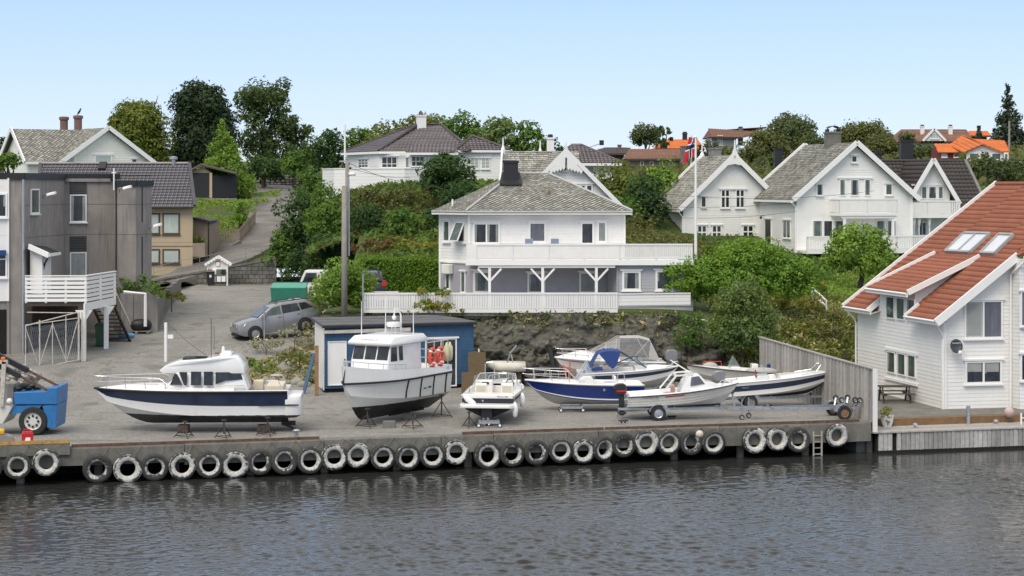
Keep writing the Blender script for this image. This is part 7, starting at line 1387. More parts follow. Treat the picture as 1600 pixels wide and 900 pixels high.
ry=lambda t:h2.bd(t)*.88
part(b2,'side_rail',m_chrome,lambda q:q.tube([(L2*t,ry(t),h2.sh(t)+hb(t)+.22)for t in np.linspace(.55,.97,8)]+[(L2*t,-ry(t),h2.sh(t)+hb(t)+.22)for t in np.linspace(.97,.55,8)],.018,5),local=True)
for t in(.56,.66,.76,.86,.95):
 for sd in(-1,1):part(b2,'stanchion',m_chrome,lambda q:q.tube([(L2*t,sd*ry(t),h2.sh(t)+hb(t)),(L2*t,sd*ry(t),h2.sh(t)+hb(t)+.22)],.014,5),local=True)
cage=[(1.95,1.02),(.12,1.02),(.12,-1.02),(1.95,-1.02)]
for z in(2.15,2.5,2.95):part(b2,'aft_rail',m_chrome,lambda q:q.tube([(x,y,z)for x,y in cage],.02,5),local=True)
for x,y in((1.9,1.02),(1.3,1.02),(.7,1.02),(.12,1.02),(.12,.35),(.12,-.35),(.12,-1.02),(1.9,-1.02),(1.0,-1.02)):part(b2,'rail_post',m_chrome,lambda q:q.tube([(x,y,1.7),(x,y,2.96)],.02,5),local=True)
for x,y,lab in((1.62,1.12,'orange red life ring nearest the wheelhouse of the pilot boat'),(.95,1.12,'orange red life ring nearer the stern of the pilot boat')):
 wpos=b2.matrix_basis if False else(Matrix.Translation(V(st2.x,st2.y,1.82))@Matrix.Rotation(math.atan2(d2.y,d2.x),4,'Z'))@V(x,y,2.3); lr=thing('life_ring',lab,'life ring',tuple(wpos),math.atan2(d2.y,d2.x),'life rings on the pilot boat rail')
 part(lr,'ring',m_bouy,lambda q:q.tube([(.21*math.cos(a),.0,.36*math.sin(a))for a in np.linspace(0,2*math.pi,18,endpoint=False)],.085,8,closed=True),local=True,smooth=True); part(lr,'band',m_trim,lambda q:[q.tube([(.21*math.cos(a+e),0,.36*math.sin(a+e))for e in(-.1,.1)],.09,8)for a in(.8,2.4,3.9,5.5)],local=True)
for x,lab in((.45,'pale yellow oval fender on the stern rail of the pilot boat'),(.18,'second pale fender at the stern corner of the pilot boat')):
 wpos=(Matrix.Translation(V(st2.x,st2.y,1.82))@Matrix.Rotation(math.atan2(d2.y,d2.x),4,'Z'))@V(x,1.15,2.45); fdr=thing('boat_fender',lab,'fender',tuple(wpos)); part(fdr,'body',mat('pale_yellow_fender%d'%int(x*100),(.55,.52,.33),.5),lambda q:q.lathe([(0,-.4),(.1,-.34),(.13,-.1),(.13,.2),(.06,.32),(.03,.42),(0,.42)],12),local=True,smooth=True)
def decal(t,body,size,m,loc,right,up):return flat_text(body,size,'lettering',m,t,loc,text_rot(right,up))
decal(b2,'TORNADO 25',.13,m_greyst,V(wx1+.17,-.05,wz1+.2),V(0,1,0),V(-.5,0,1)); m_dkred=mat('dark_red_decal',(.28,.03,.02),.5); part(b2,'emblem',m_dkred,lambda q:(q.cbox((3.7,.99,wz1+.19),.22,.02,.04),q.cbox((2.9,.99,wz1+.19),.08,.02,.08)),local=True); part(b2,'number_decal',m_black,lambda q:(q.cbox((L2*.3,1.245,1.12),.2,.02,.07),q.cbox((L2*.36,1.25,1.1),.16,.02,.05)),local=True)
decal(b2,'B5',.17,m_navy,V(.42,1.215,1.78),V(-1,0,0),V(0,0,1))
part(b2,'rudder',m_anti,lambda q:(q.box(.15,.5,-.03,.03,.1,.7),q.box(.5,3.2,-.06,.06,-.05,.12)),local=True)
for px,py,hh,lab in((574,668,.75,'black boat stand under the bow of the pilot boat'),(645,669,.62,'black boat stand in the middle of the pilot boat'),(690,652,.95,'black boat stand under the stern quarter of the pilot boat')):boat_stand(G(px,py),hh,lab,.2+px,.5)
boat_stand(G(733,668),.62,'low empty boat stand between the pilot boat and the bowrider',0,.34)
for px,py,lab in((608,668,'concrete block under the bow keel of the pilot boat'),(640,655,'timber block under the aft keel of the pilot boat')):block(G(px,py),.5,.45,.26,lab,m_conc)
b3=boat('white_bowrider','white open bowrider seen from the stern, with cream seats and hanging fenders',(PX(762,80.9),80.9,1.80),R(90-7)); h3=Hull(5.6,2.25,.98,1.12,.42,t0=.45,p=2.3,stem=.3,flare=1.2)
h3.band(b3,'hull_bottom',m_anti,-1,0,4); h3.band(b3,'hull_side',m_gelg,0,.5,3); h3.band(b3,'dark_stripe',m_black,.5,.74,2,.004); h3.band(b3,'upper_side',m_gel,.74,1,1,.006); h3.transom(b3,m_anti); h3.rail(b3,m_gel,.04)
part(b3,'transom_stripe',m_black,lambda q:q.box(-.03,.0,-1.05,1.05,.70,.86),local=True); part(b3,'stern_deck',m_gel,lambda q:q.box(-.02,.55,-1.04,1.04,.86,1.05),local=True,bevel=.04); part(b3,'swim_platform',m_gel,lambda q:q.loft([[(x,-w_,z0),(x,w_,z0),(x,w_,z1),(x,-w_,z1)]for x,w_,z0,z1 in((.0,1.12,.5,.68),(-.35,1.1,.5,.66),(-.5,.95,.52,.64))]),local=True,bevel=.03)
h3.cockpit(b3,m_gel,.1,.62,.84,.45,m_cush); h3.deck(b3,m_gel,.62,1,.1);
part(b3,'rear_bench',m_cush,lambda q:(q.box(.56,1.0,-.86,.86,.45,.82),q.box(.5,.62,-.86,.86,.8,1.06)),local=True,bevel=.05)
for y in(-.55,.55):part(b3,'bucket_seat',m_gel,lambda q:(q.box(2.0,2.45,y-.26,y+.26,.45,.85),q.box(1.9,2.05,y-.26,y+.26,.8,1.3)),local=True,bevel=.06); part(b3,'seat_panel',m_cush,lambda q:q.box(1.87,1.9,y-.18,y+.18,.9,1.2),local=True)
[part(b3,'dashboard',m_gel,lambda q:q.box(3.0,3.5,y0,y1,.45,1.32),local=True,bevel=.05)for y0,y1 in((-.95,-.2),(.2,.95))]; part(b3,'console_vent',m_black,lambda q:q.box(2.97,3.0,.35,.65,1.15,1.24),local=True); part(b3,'steering_wheel',m_black,lambda q:q.tube([(2.9,-.55+.17*math.cos(a),1.2+.17*math.sin(a))for a in np.linspace(0,6.283,12,endpoint=False)],.02,5,closed=True),local=True)
ws=[(2.5,-1.0),(3.4,-.86),(3.75,-.3),(3.75,.3),(3.4,.86),(2.5,1.0)]
part(b3,'windscreen',m_screen,lambda q:[q.poly([(a[0],a[1],1.1),(b[0],b[1],1.1),(b[0]-.22,b[1]*.88,1.58 if k not in(4,)else 1.58),(a[0]-.22,a[1]*.88,1.58 if k else 1.3)])for k,(a,b)in enumerate(zip(ws[:-1],ws[1:]))],local=True); part(b3,'windscreen_frame',m_chrome,lambda q:q.tube([(2.3,-.95,1.15)]+[(x-.22,y*.88,1.59)for x,y in ws[1:-1]]+[(2.3,.95,1.15)],.022,5),local=True)
part(b3,'ski_arch',m_chrome,lambda q:(q.tube([(3.9,.62,1.15),(3.75,.62,1.9),(3.75,.55,2.0),(3.75,.3,2.0),(3.75,.22,1.9),(3.9,.22,1.15)],.025,6),q.tube([(3.0,-.1,1.3),(2.85,-.05,1.62),(2.85,-.4,1.62),(3.0,-.45,1.3)],.02,5)),local=True)
h3.bowrail(b3,m_chrome,.72,.28,.018,3,False,.0)
part(b3,'stern_drive',m_black,lambda q:(q.box(-.3,.05,-.22,.22,.05,.5),q.box(-.36,-.1,-.1,.1,-.25,.1),q.box(-.5,-.1,-.2,.2,.02,.06)),local=True,bevel=.03); part(b3,'propeller',m_galv,lambda q:[q.add([(-.42,0,-.02),(-.44,.19*math.cos(a-.35),-.02+.19*math.sin(a-.35)),(-.48,.19*math.cos(a+.35),-.02+.19*math.sin(a+.35))],[(0,1,2)])for a in(.6,2.2,3.7,5.3)],local=True)
decal(b3,'BELLA 560',.1,m_greyst,V(-.03,-.62,.95),V(0,-1,0),V(0,0,1)); part(b3,'transom_emblem',m_chrome,lambda q:q.cbox((-.04,.2,.78),.02,.07,.07),local=True)
M3=Matrix.Translation(V(PX(762,80.9),80.9,1.80))@Matrix.Rotation(R(83),4,'Z')
for x,y,z,tl_,lab in((-.12,-1.14,.42,0,'white fender hanging at the right stern corner of the bowrider'),(1.7,-1.22,.62,0,'white fender hanging on the far right side of the bowrider'),(-.08,.72,.78,1.0,'white fender lying slanted across the left stern of the bowrider')):
 fdr=thing('boat_fender',lab,'fender',tuple(M3@V(x,y,z)),R(83)); o=part(fdr,'body',m_gel,lambda q:q.lathe([(0,-.3),(.09,-.24),(.12,-.05),(.12,.14),(.07,.26),(.03,.33),(0,.33)],12),local=True,smooth=True); o.rotation_euler=(-tl_,0,0); part(fdr,'rope',m_rope,lambda q:q.tube([(0,0,.32),(.08,.05,.55)],.012,4),local=True)
def wheel(t,c,r=.29,w_=.17,rim=None,axis='y',name='wheel'):
 wh=part(t,name,m_tyre,lambda q:q.lathe([(r*.6,-w_/2),(r*.92,-w_/2),(r,-w_*.32),(r,w_*.32),(r*.92,w_/2),(r*.6,w_/2)],20,c=c,axis=axis,closed=True),local=True,smooth='auto')
 part(wh,'rim',rim or m_alu,lambda q:(q.lathe([(0,-w_*.36),(r*.25,-w_*.40),(r*.5,-w_*.30),(r*.62,-w_*.46)],18,c=c,axis=axis),q.lathe([(0,w_*.36),(r*.25,w_*.40),(r*.5,w_*.30),(r*.62,w_*.46)],18,c=c,axis=axis)),local=True,smooth='auto'); return wh
def trailer(name,label,loc,rot,L_,axle,r=.29,wide=1.75,winch=True,rollers=3,guard=True,cat='boat trailer',rimm=None,post=.85):
 t=thing(name,label,cat,tuple(loc),rot); zf=.46
 for s in(-1,1):part(t,'side_beam',m_galv,lambda q:(q.bar((-.3,s*wide*.30,zf),(axle+1.2,s*wide*.30,zf),.07,.1),q.bar((axle+1.2,s*wide*.30,zf),(L_-.8,s*.04,zf),.07,.1)),local=True)
 part(t,'drawbar',m_galv,lambda q:(q.bar((L_-1.2,0,zf),(L_,0,zf),.1,.1),q.bar((L_,0,zf),(L_+.22,0,zf+.02),.07,.07)),local=True); part(t,'axle',m_galv,lambda q:(q.tube([(axle,-wide/2+.1,r+.02),(axle,wide/2-.1,r+.02)],.035,6),q.bar((axle,-wide*.34,zf-.06),(axle,wide*.34,zf-.06),.08,.08)),local=True)
 for s in(-1,1):
  wheel(t,(axle,s*wide/2,r),r,.17,rimm)
  if guard:part(t,'mudguard',m_galv,lambda q:[q.bar((axle+(r+.07)*math.cos(a),s*wide/2,r+(r+.07)*math.sin(a)),(axle+(r+.07)*math.cos(a+.38),s*wide/2,r+(r+.07)*math.sin(a+.38)),.2,.018,up=(-math.sin(a),0,1)if abs(math.sin(a))<.7 else(0,0,1))for a in np.linspace(.15,2.6,7)],local=True)
 for k in range(rollers):x=.1+k*(L_-1.7)/max(1,rollers-1); part(t,'cross_beam',m_galv,lambda q:q.bar((x,-wide*.3,zf+.06),(x,wide*.3,zf+.06),.06,.06),local=True); part(t,'roller',m_black,lambda q:q.lathe([(0,-.1),(.05,-.1),(.03,0),(.05,.1),(0,.1)],10,c=(x,0,zf+.12),axis='y'),local=True)
 if winch:part(t,'winch_post',m_galv,lambda q:(q.bar((L_-.95,0,zf),(L_-1.12,0,zf+post),.07,.08),q.bar((L_-.55,0,zf),(L_-1.05,0,zf+post*.6),.05,.05)),local=True); part(t,'winch',m_rust,lambda q:q.lathe([(0,-.08),(.08,-.08),(.08,.08),(0,.08)],10,c=(L_-1.05,0,zf+post*.75),axis='y'),local=True)
 part(t,'jockey_post',m_galv,lambda q:q.tube([(L_-.35,.1,.14),(L_-.35,.1,.85)],.028,6),local=True); jw=wheel(t,(L_-.35,.1,.11),.11,.06,name='jockey_wheel'); return t
def dolly(p,label,w_=.9,rot=0):
 t=thing('boat_dolly',label,'dolly',tuple(p),rot); part(t,'frame',m_galv,lambda q:(q.bar((-w_/2,-.25,.2),(w_/2,-.25,.2),.09,.09),q.bar((-w_/2,.25,.2),(w_/2,.25,.2),.09,.09)),local=True)
 part(t,'cross_beam',m_galv,lambda q:[q.bar((x,-.3,.25),(x,.3,.25),.08,.06)for x in(-w_/2+.05,w_/2-.05)],local=True)
 for x in(-1,1):
  for y in(-1,1):wheel(t,(x*w_/2,y*.25,.09),.09,.05,m_trim,name='castor')
dolly(G(764,667),'galvanised dolly under the stern of the bowrider',.85,.05); dolly(G(893,643),'small galvanised dolly under the royal blue hull',.95,.05)
p4=P(1003,640,86.3); b4=boat('royal_blue_boat','royal blue hulled open boat with bow rail and small windscreen on a dolly',(p4.x,p4.y,1.86),math.pi+R(3)); h4=Hull(5.1,2.1,.90,1.07,.20,t0=.4,p=2.2,stem=.3,flare=1.3)
h4.band(b4,'hull_bottom',m_gelg,-1,0,4); h4.band(b4,'blue_foot',m_blue,0.0,.07,1); h4.band(b4,'white_line',m_gel,.07,.15,1,.006); h4.band(b4,'blue_side',m_blue,.15,.93,4,.004); h4.band(b4,'sheer_strake',m_gel,.93,1,1,.01); h4.transom(b4,m_gel); h4.rail(b4,m_gel,.035)
h4.cockpit(b4,m_gel,.0,.55,.82,.4); h4.deck(b4,m_gel,.55,1,.1); h4.bowrail(b4,m_chrome,.5,.5,.02,3,True,.22)
part(b4,'console',m_gel,lambda q:q.loft([[(x0,-.45,z),(x1,-.45,z),(x1,.45,z),(x0,.45,z)]for x0,x1,z in((2.1,2.9,.4),(2.15,2.8,1.1),(2.25,2.6,1.25))]),local=True,bevel=.04); part(b4,'windscreen',m_screen,lambda q:(q.poly([(2.85,-.45,1.1),(2.85,.45,1.1),(2.4,.35,1.85),(2.4,-.35,1.85)]),q.poly([(2.85,-.45,1.1),(2.4,-.35,1.85),(2.05,-.4,1.15)]),q.poly([(2.85,.45,1.1),(2.4,.35,1.85),(2.05,.4,1.15)])),local=True); part(b4,'windscreen_frame',m_chrome,lambda q:q.tube([(2.85,-.45,1.1),(2.4,-.35,1.86),(2.4,.35,1.86),(2.85,.45,1.1)],.02,5),local=True)
part(b4,'helm_seat',m_gel,lambda q:(q.box(1.2,1.65,-.4,.4,.4,.95),q.box(1.15,1.27,-.4,.4,.95,1.25)),local=True,bevel=.05); part(b4,'grab_rail',m_chrome,lambda q:q.tube([(1.0,-.8,.9),(.95,-.8,1.25),(.7,-.8,1.25),(.65,-.8,.9)],.018,5),local=True); part(b4,'side_emblem',m_galv,lambda q:[q.cbox((1.75,sd*1.055,.72),.08,.02,.1)for sd in(1,)],local=True)
p5=P(903,614,91); b5=boat('blue_canopy_boat','white boat with navy stripe and folded royal blue canvas canopy behind the royal blue hull',(p5.x,p5.y,1.95),R(2),R(1.5)); h5=Hull(4.65,1.95,.84,.98,.28,stem=.3)
h5.band(b5,'hull_bottom',m_gelg,-1,0,4); h5.band(b5,'hull_side',m_gel,0,.48,3); h5.band(b5,'navy_stripe',m_navy,.48,.80,2,.006); h5.band(b5,'upper_side',m_gel,.80,1,1,.008); h5.transom(b5,m_gel); h5.rail(b5,m_gel,.035); h5.cockpit(b5,m_gel,.05,.58,.84,.4); h5.deck(b5,m_gel,.56,1,.18)
S5=lambda px,py:((px-903)*91/FPX,(614-py)*91/FPX)
sc5=[S5(1000,578),S5(1012,579),S5(996,566)];
part(b5,'windscreen',m_screen,lambda q:(q.poly([(2.3,-.84,.98),(3.1,-.8,1.02),(2.65,-.7,1.42),(2.3,-.74,1.45)]),q.poly([(2.3,.84,.98),(3.1,.8,1.02),(2.65,.7,1.42),(2.3,.74,1.45)]),q.poly([(3.1,-.8,1.02),(3.3,0,1.04),(2.85,0,1.46),(2.65,-.7,1.42)]),q.poly([(3.1,.8,1.02),(3.3,0,1.04),(2.85,0,1.46),(2.65,.7,1.42)])),local=True)
part(b5,'windscreen_frame',m_navy,lambda q:(q.tube([(1.5,-.86,.98),(2.65,-.7,1.44),(2.85,0,1.48),(2.65,.7,1.44),(1.5,.86,.98)],.025,5),q.tube([(3.1,-.8,1.02),(2.65,-.7,1.44)],.02,5),q.tube([(1.9,-.74,1.78),(3.1,-.8,1.02)],.02,5),q.tube([(1.9,.74,1.78),(3.1,.8,1.02)],.02,5)),local=True)
part(b5,'canopy',m_canvas,lambda q:(q.loft([[(.95,-.78,1.74),(.95,.78,1.74)],[(1.3,-.8,1.84),(1.3,.8,1.84)],[(1.95,-.76,1.80),(1.95,.76,1.80)]],caps=False,closed=False),[q.add([(.95,s*.78,1.74),(1.3,s*.8,1.84),(1.95,s*.76,1.80),(1.75,s*.84,1.2),(1.55,s*.86,.98)],[(0,1,2,3,4)])for s in(-1,1)],[q.add([(.5,s*.86,.94),(1.1,s*.86,.96),(1.08,s*.85,1.14),(.6,s*.85,1.1)],[(0,1,2,3)])for s in(-1,1)],q.add([(.95,-.78,1.74),(.95,.78,1.74),(.45,.84,.9),(.45,-.84,.9)],[(0,1,2,3)])),local=True)
[part(b5,'clear_curtain',m_vinyl,lambda q:q.poly([(.6,s*.855,1.1),(1.08,s*.85,1.14),(1.3,s*.8,1.5),(.95,s*.78,1.74)]),local=True)for s in(-1,1)]; h5.bowrail(b5,m_chrome,.86,.22,.018,1,False,.0); part(b5,'stern_vent',m_black,lambda q:(q.ball((.25,-.9,.95),.09),q.ball((.1,-.88,.75),.08)),local=True)
p6=P(1037,600,95.3); b6=boat('grey_canopy_boat','white cabin boat with clear and grey canvas canopy at the foot of the rock face',(p6.x,p6.y,1.95),math.pi+R(2),R(1)); h6=Hull(5.25,2.15,.98,1.08,.35,stem=.26,p=2.4)
h6.band(b6,'hull_bottom',m_gelg,-1,0,4); h6.band(b6,'hull_side',m_gelg,0,.72,3); h6.band(b6,'grey_line',m_greyst,.72,.78,1,.006); h6.band(b6,'upper_side',m_gelg,.78,1,1); h6.transom(b6,m_gel); h6.rail(b6,m_gel,.05); h6.cockpit(b6,m_gel,.03,.45,.86,.45); h6.deck(b6,m_gel,.42,1,.36)
part(b6,'canopy_top',m_canvasg,lambda q:(q.loft([[(.75,-.82,1.98),(.75,0,2.06),(.75,.82,1.98)],[(1.3,-.84,2.12),(1.3,0,2.2),(1.3,.84,2.12)],[(2.2,-.78,2.1),(2.2,0,2.16),(2.2,.78,2.1)]],caps=False,closed=False),q.add([(.3,-.92,1.1),(.3,.92,1.1),(.75,.82,1.98),(.75,-.82,1.98)],[(0,1,2,3)]),[q.add([(.3,s*.92,1.1),(.85,s*.93,1.12),(.75,s*.82,1.98)],[(0,1,2)])for s in(-1,1)]),local=True,smooth='auto')
[part(b6,'clear_curtain',m_vinyl,lambda q:q.poly([(.85,s*.93,1.12),(2.3,s*.9,1.15),(2.2,s*.79,2.1),(1.3,s*.845,2.12),(.75,s*.825,1.98)]),local=True)for s in(-1,1)]
part(b6,'windscreen',m_vinyl,lambda q:[q.poly([(2.3,s*.9,1.15),(3.5,s*.55,1.35),(2.2,s*.5,2.13),(2.2,s*.79,2.1)])for s in(-1,1)]+[q.poly([(3.5,-.55,1.35),(3.7,0,1.4),(2.2,0,2.15),(2.2,-.5,2.13)]),q.poly([(3.5,.55,1.35),(3.7,0,1.4),(2.2,0,2.15),(2.2,.5,2.13)])],local=True)
for a,b in(((2.3,.9,1.15),(2.2,.79,2.1)),((3.5,.55,1.35),(2.2,.5,2.13)),((3.7,0,1.4),(2.2,0,2.15)),((1.6,.91,1.13),(.85,.82,1.98)),((.85,.93,1.12),(1.4,.84,2.1)),((2.9,.73,1.25),(2.8,.0,1.84))):
 for s in(-1,1):part(b6,'canopy_frame',m_canvasg,lambda q:q.tube([(a[0],s*a[1],a[2]),(b[0],s*b[1],b[2])],.025,5),local=True)
h6.bowrail(b6,m_chrome,.6,.42,.02,3,True,.0); outboard(b6,-.25,.2,1.0,m_grating,s=1.1)
p7=P(979,641.5,83); b7=boat('small_cabin_boat','small white half cabin boat with red side stripe and black outboard on a trailer',(p7.x,p7.y,2.0),R(2),R(2)); h7=Hull(4.72,1.95,.62,.92,.18,t0=.42,p=2.1,stem=.22,flare=1.2,cfac=.86); m_h7=twotone('white_hull_green_bottom',.10,(.01,.04,.05),(.70,.685,.64),.4)
h7.band(b7,'hull_bottom',m_h7,-1,0,4); h7.band(b7,'hull_side',m_gelg,0,.9,5); h7.band(b7,'sheer_strake',m_gel,.9,1,1,.005); h7.transom(b7,m_gel); h7.rail(b7,m_black,.022,.92,.012); h7.rail(b7,m_gel,.03,1,0,'gunwale_rail')
for f in(.25,.5):h7.rail(b7,m_gelg,.012,f,.0,'lap_strake')
h7.band(b7,'red_stripe',m_red,.70,.80,1,.008,.05,.12); h7.band(b7,'red_stripe',m_red,.70,.80,1,.008,.28,.52)
decal(b7,'CRANNA 470',.115,m_black,V(.93,-.985,.535),V(1,0,0),V(0,0,1)); h7.cockpit(b7,m_gel,.02,.55,.84,.22); h7.deck(b7,m_gel,.55,1,.12)
hx=lambda x:.80*(1 if x<2.6 else max(.4,1-(x-2.6)*.24)); cb=[(2.5,.72),(4.0,.86),(3.85,1.0),(3.35,1.10),(3.0,1.42),(2.45,1.40),(2.1,1.32),(1.55,.72)]
house(b7,'cabin',m_gel,[(2.2,.7),(3.95,.84),(3.6,1.02),(3.3,1.08),(3.02,1.40),(2.6,1.40)],.80,.7,.2,.03,hx); sidepanes(b7,[[(2.62,.94),(3.24,1.0),(3.0,1.33),(2.68,1.3)]],m_glassp,.80,.7,.2,.012,xf=hx); part(b7,'windscreen',m_glassg,lambda q:[q.poly([(3.33,s*.05,1.12),(3.33,s*.6,1.12),(3.06,s*.58,1.37),(3.06,s*.05,1.37)])for s in(-1,1)],local=True)
for s in(-1,1):part(b7,'roof_frame',m_gel,lambda q:(q.bar((1.5,s*.78,.74),(2.05,s*.68,1.38),.07,.07),q.bar((2.05,s*.68,1.38),(2.75,s*.64,1.42),.09,.07)),local=True)
part(b7,'roof_beam',m_gel,lambda q:(q.bar((2.05,-.68,1.38),(2.05,.68,1.38),.09,.07),q.bar((2.7,-.64,1.42),(2.7,.64,1.42),.2,.06)),local=True); part(b7,'flag_staff',m_trim,lambda q:q.bar((2.75,.3,1.4),(1.95,.3,1.95),.03,.05),local=True)
part(b7,'seat_cushion',mat('striped_pink_cushion',(.55,.32,.27),.8,.3,9),lambda q:(q.box(1.55,1.9,-.6,-.1,.25,.68),q.box(1.85,2.0,-.6,-.1,.6,.98)),local=True,bevel=.04); outboard(b7,-.17,0,.62,m_black,s=.92,band=m_red); h7.bowrail(b7,m_chrome,.78,.16,.014,2,False,0)
trailer('boat_trailer','galvanised boat trailer carrying the small half cabin boat',(p7.x-.1,p7.y,DZ),R(2),5.6,1.35,.31,1.65,True,3,rimm=m_galv)
p8=P(1133,629,87.2); b8=boat('navy_stripe_open_boat','white open boat with navy stripe and gold emblem, bow pointing to the board fence',(p8.x,p8.y,1.93),R(3),R(4)); h8=Hull(5.0,2.05,.80,.94,.22,stem=.32,p=2.2,flare=1.35); h8.band(b8,'hull_bottom',m_anti,-1,-.45,2); h8.band(b8,'hull_bottom',m_gel,-.45,0,2); h8.band(b8,'hull_side',m_gel,0,.34,3); h8.band(b8,'navy_stripe',m_navy,.34,.76,2,.006); h8.band(b8,'upper_side',m_gel,.76,1,1,.01); h8.transom(b8,m_gel); h8.rail(b8,m_gel,.03)
h8.cockpit(b8,m_gel,.03,.5,.82,.35); h8.deck(b8,m_gel,.48,1,.1); part(b8,'console',m_gel,lambda q:q.box(1.4,1.9,-.6,.2,.35,1.02),local=True,bevel=.05); part(b8,'windscreen',m_screen,lambda q:(q.poly([(1.9,-.6,.95),(1.9,.2,.95),(1.62,.12,1.55),(1.62,-.52,1.55)]),q.poly([(1.9,-.6,.95),(1.62,-.52,1.55),(1.35,-.6,1.0)])),local=True); part(b8,'steering_wheel',m_dkred,lambda q:q.tube([(1.38,-.3+.16*math.cos(a),1.08+.16*math.sin(a))for a in np.linspace(0,6.283,12,endpoint=False)],.02,5,closed=True),local=True)
m_gold=mat('gold_decal',(.5,.33,.05),.4); e8=h8.pt(.12,.6,-1); part(b8,'gold_emblem',m_gold,lambda q:(q.add([(.55,e8.y-.02,.66),(.68,e8.y-.02,.64),(.80,e8.y-.02,.70),(.70,e8.y-.02,.70),(.62,e8.y-.02,.73)],[(0,1,2,3,4)]),),local=True); decal(b8,'Uttern',.11,m_galv,V(.78,e8.y-.022,.575),V(1,0,0),V(0,0,1))
part(b8,'bow_rail',m_chrome,lambda q:[q.tube([(3.3,s*.72,.92),(4.0,s*.55,1.0),(4.25,s*.42,1.26),(4.75,s*.18,1.26),(4.7,s*.14,.98)],.018,5)for s in(-1,1)],local=True); outboard(b8,-.12,0,.84,m_grating,s=.95)
trailer('boat_trailer','boat trailer under the navy striped open boat near the board fence',(p8.x,p8.y+.1,DZ),R(3),5.4,1.0,.3,1.7,True,3,rimm=m_greyst,post=.6)
p9=P(1256,603,92.3); b9=boat('grey_white_open_boat','grey white open boat with white outboard cowl behind the navy striped open boat',(p9.x,p9.y,1.98),math.pi+R(2),R(2)); h9=Hull(5.55,2.1,.66,.86,.22,stem=.2,p=2.5); h9.band(b9,'hull_bottom',m_gelg,-1,0,3); h9.band(b9,'hull_side',m_gelg,0,1,5); h9.transom(b9,m_gelg); h9.rail(b9,m_brownwood,.028); h9.cockpit(b9,m_gel,.03,.72,.84,.3); h9.deck(b9,m_gel,.72,1,.06)
part(b9,'windscreen',m_screen,lambda q:(q.poly([(3.55,-.4,.8),(3.55,.4,.8),(3.35,.28,1.35),(3.35,-.28,1.35)]),q.poly([(3.55,-.4,.8),(3.35,-.28,1.35),(2.95,-.36,.85)])),local=True); part(b9,'console',m_gel,lambda q:q.box(3.0,3.5,-.4,.4,.3,.86),local=True,bevel=.04); part(b9,'seat',m_gel,lambda q:(q.box(2.2,2.5,-.3,.3,.3,1.02),q.box(.4,1.0,-.7,.7,.3,.66)),local=True,bevel=.05); part(b9,'blue_fender',m_blue,lambda q:q.lathe([(0,-.2),(.09,-.15),(.09,.15),(0,.2)],10,c=(1.55,-.75,.78)),local=True); outboard(b9,-.02,0,.66,m_gel,s=.9,band=m_dkred); [part(b9,'cover_roll',m_canvasg,lambda q:q.ball(*a_),local=True,smooth=True)for a_ in(((2.0,.3,.7),.8,.5,.18),((4.4,0,.86),.35,.3,.16))]; part(b9,'bow_rail',m_bouy,lambda q:q.tube([(4.7,-.5,.86),(4.6,-.5,1.0),(3.8,-.75,1.0),(3.75,-.75,.8)],.016,5),local=True)
for px,py,Y,lab in((960,606,93.5,'trailer frame under the grey canopy boat'),):trailer('boat_trailer','boat trailer under the blue canopy boat with its wheel by the rock face',(P(900,0,91).x,91.2,DZ),R(2),5.2,3.9,.3,1.7,False,2)
trailer('boat_trailer','boat trailer under the grey canopy boat at the rock face',(P(1030,0,95.4).x,95.4,DZ),math.pi+R(2),5.2,1.0,.3,1.7,False,2); block(V(p9.x-1,92.2,DZ),1.2,.4,.38,'timber blocks under the stern of the grey white open boat',m_wood); block(V(p9.x-4,92.2,DZ),1.0,.4,.38,'timber blocks under the bow of the grey white open boat',m_wood)
te=G(1322,656); t=trailer('empty_boat_trailer','empty galvanised boat trailer with brown rimmed wheels at the quay edge by the fence',(te.x+.25,te.y+.75,DZ),math.pi+R(8),5.0,.45,.30,1.55,False,2,rimm=mat('rusty_brown_rim',(.22,.12,.07),.7))
for x,y in((.0,-.5),(.0,.5),(-.15,.62),(.55,-.4),(.55,.4)):part(t,'swing_arm',m_galv,lambda q:q.bar((x,y*.6,.5),(x-.1,y,.78),.06,.06),local=True); wheel(t,(x-.1,y*1.05,.80),.12,.08,m_galv,name='keel_wheel')
# ------------------------------------------------------------------ blue shed
sd_=thing('blue_shed','blue boarded flat roofed shed with white door at the foot of the rock face','shed',(-5.5,95,DZ)); zs_=4.74
WS=Wall(P(507,0,93.4),P(740,0,95.9)); WSl=Wall(P(492,0,96.9),WS.p0); WSr=Wall(WS.p1,WS.p1+V(-.95,3.3,0))
siding(sd_,WS,rect(0,WS.L,DZ+.18,zs_),m_bluepaint,.135); siding(sd_,WSr,rect(0,WSr.L,DZ+.18,zs_),m_bluepaint,.135); siding(sd_,WSl,rect(0,WSl.L,DZ+.1,zs_),m_white,.2)
part(sd_,'foundation',m_dark,lambda q:box_on(q,WS,.05,WS.L-.05,DZ-.05,DZ+.2,-.6,-.1))
ra_=[WS.at(-.15,zs_+.02,.18),WS.at(WS.L+.12,zs_+.02,.18),WS.at(WS.L-.7,zs_+.16,-3.4),WSl.at(0,zs_+.16,.2)]
roof(sd_,ra_,mat('dark_grey_corrugated_sheet',(.10,.10,.105),.5,.15,2),'pantile',1.2,.13,.03); part(sd_,'fascia',m_black,lambda q:q.bar(ra_[0]+V(0,-.02,-.06),ra_[1]+V(0,-.02,-.06),.05,.09))
winpx(sd_,WS,512,533,541,602,fr=.03,gm=m_gel,sill=False,hd=False,name='door'); u,z=WS.hit(538,572); part(sd_,'door_handle',m_black,lambda q:[box_on(q,WS,u-.03,u+.03,z+d,z+d+.06,.06,.1)for d in(0,.14,.28)])
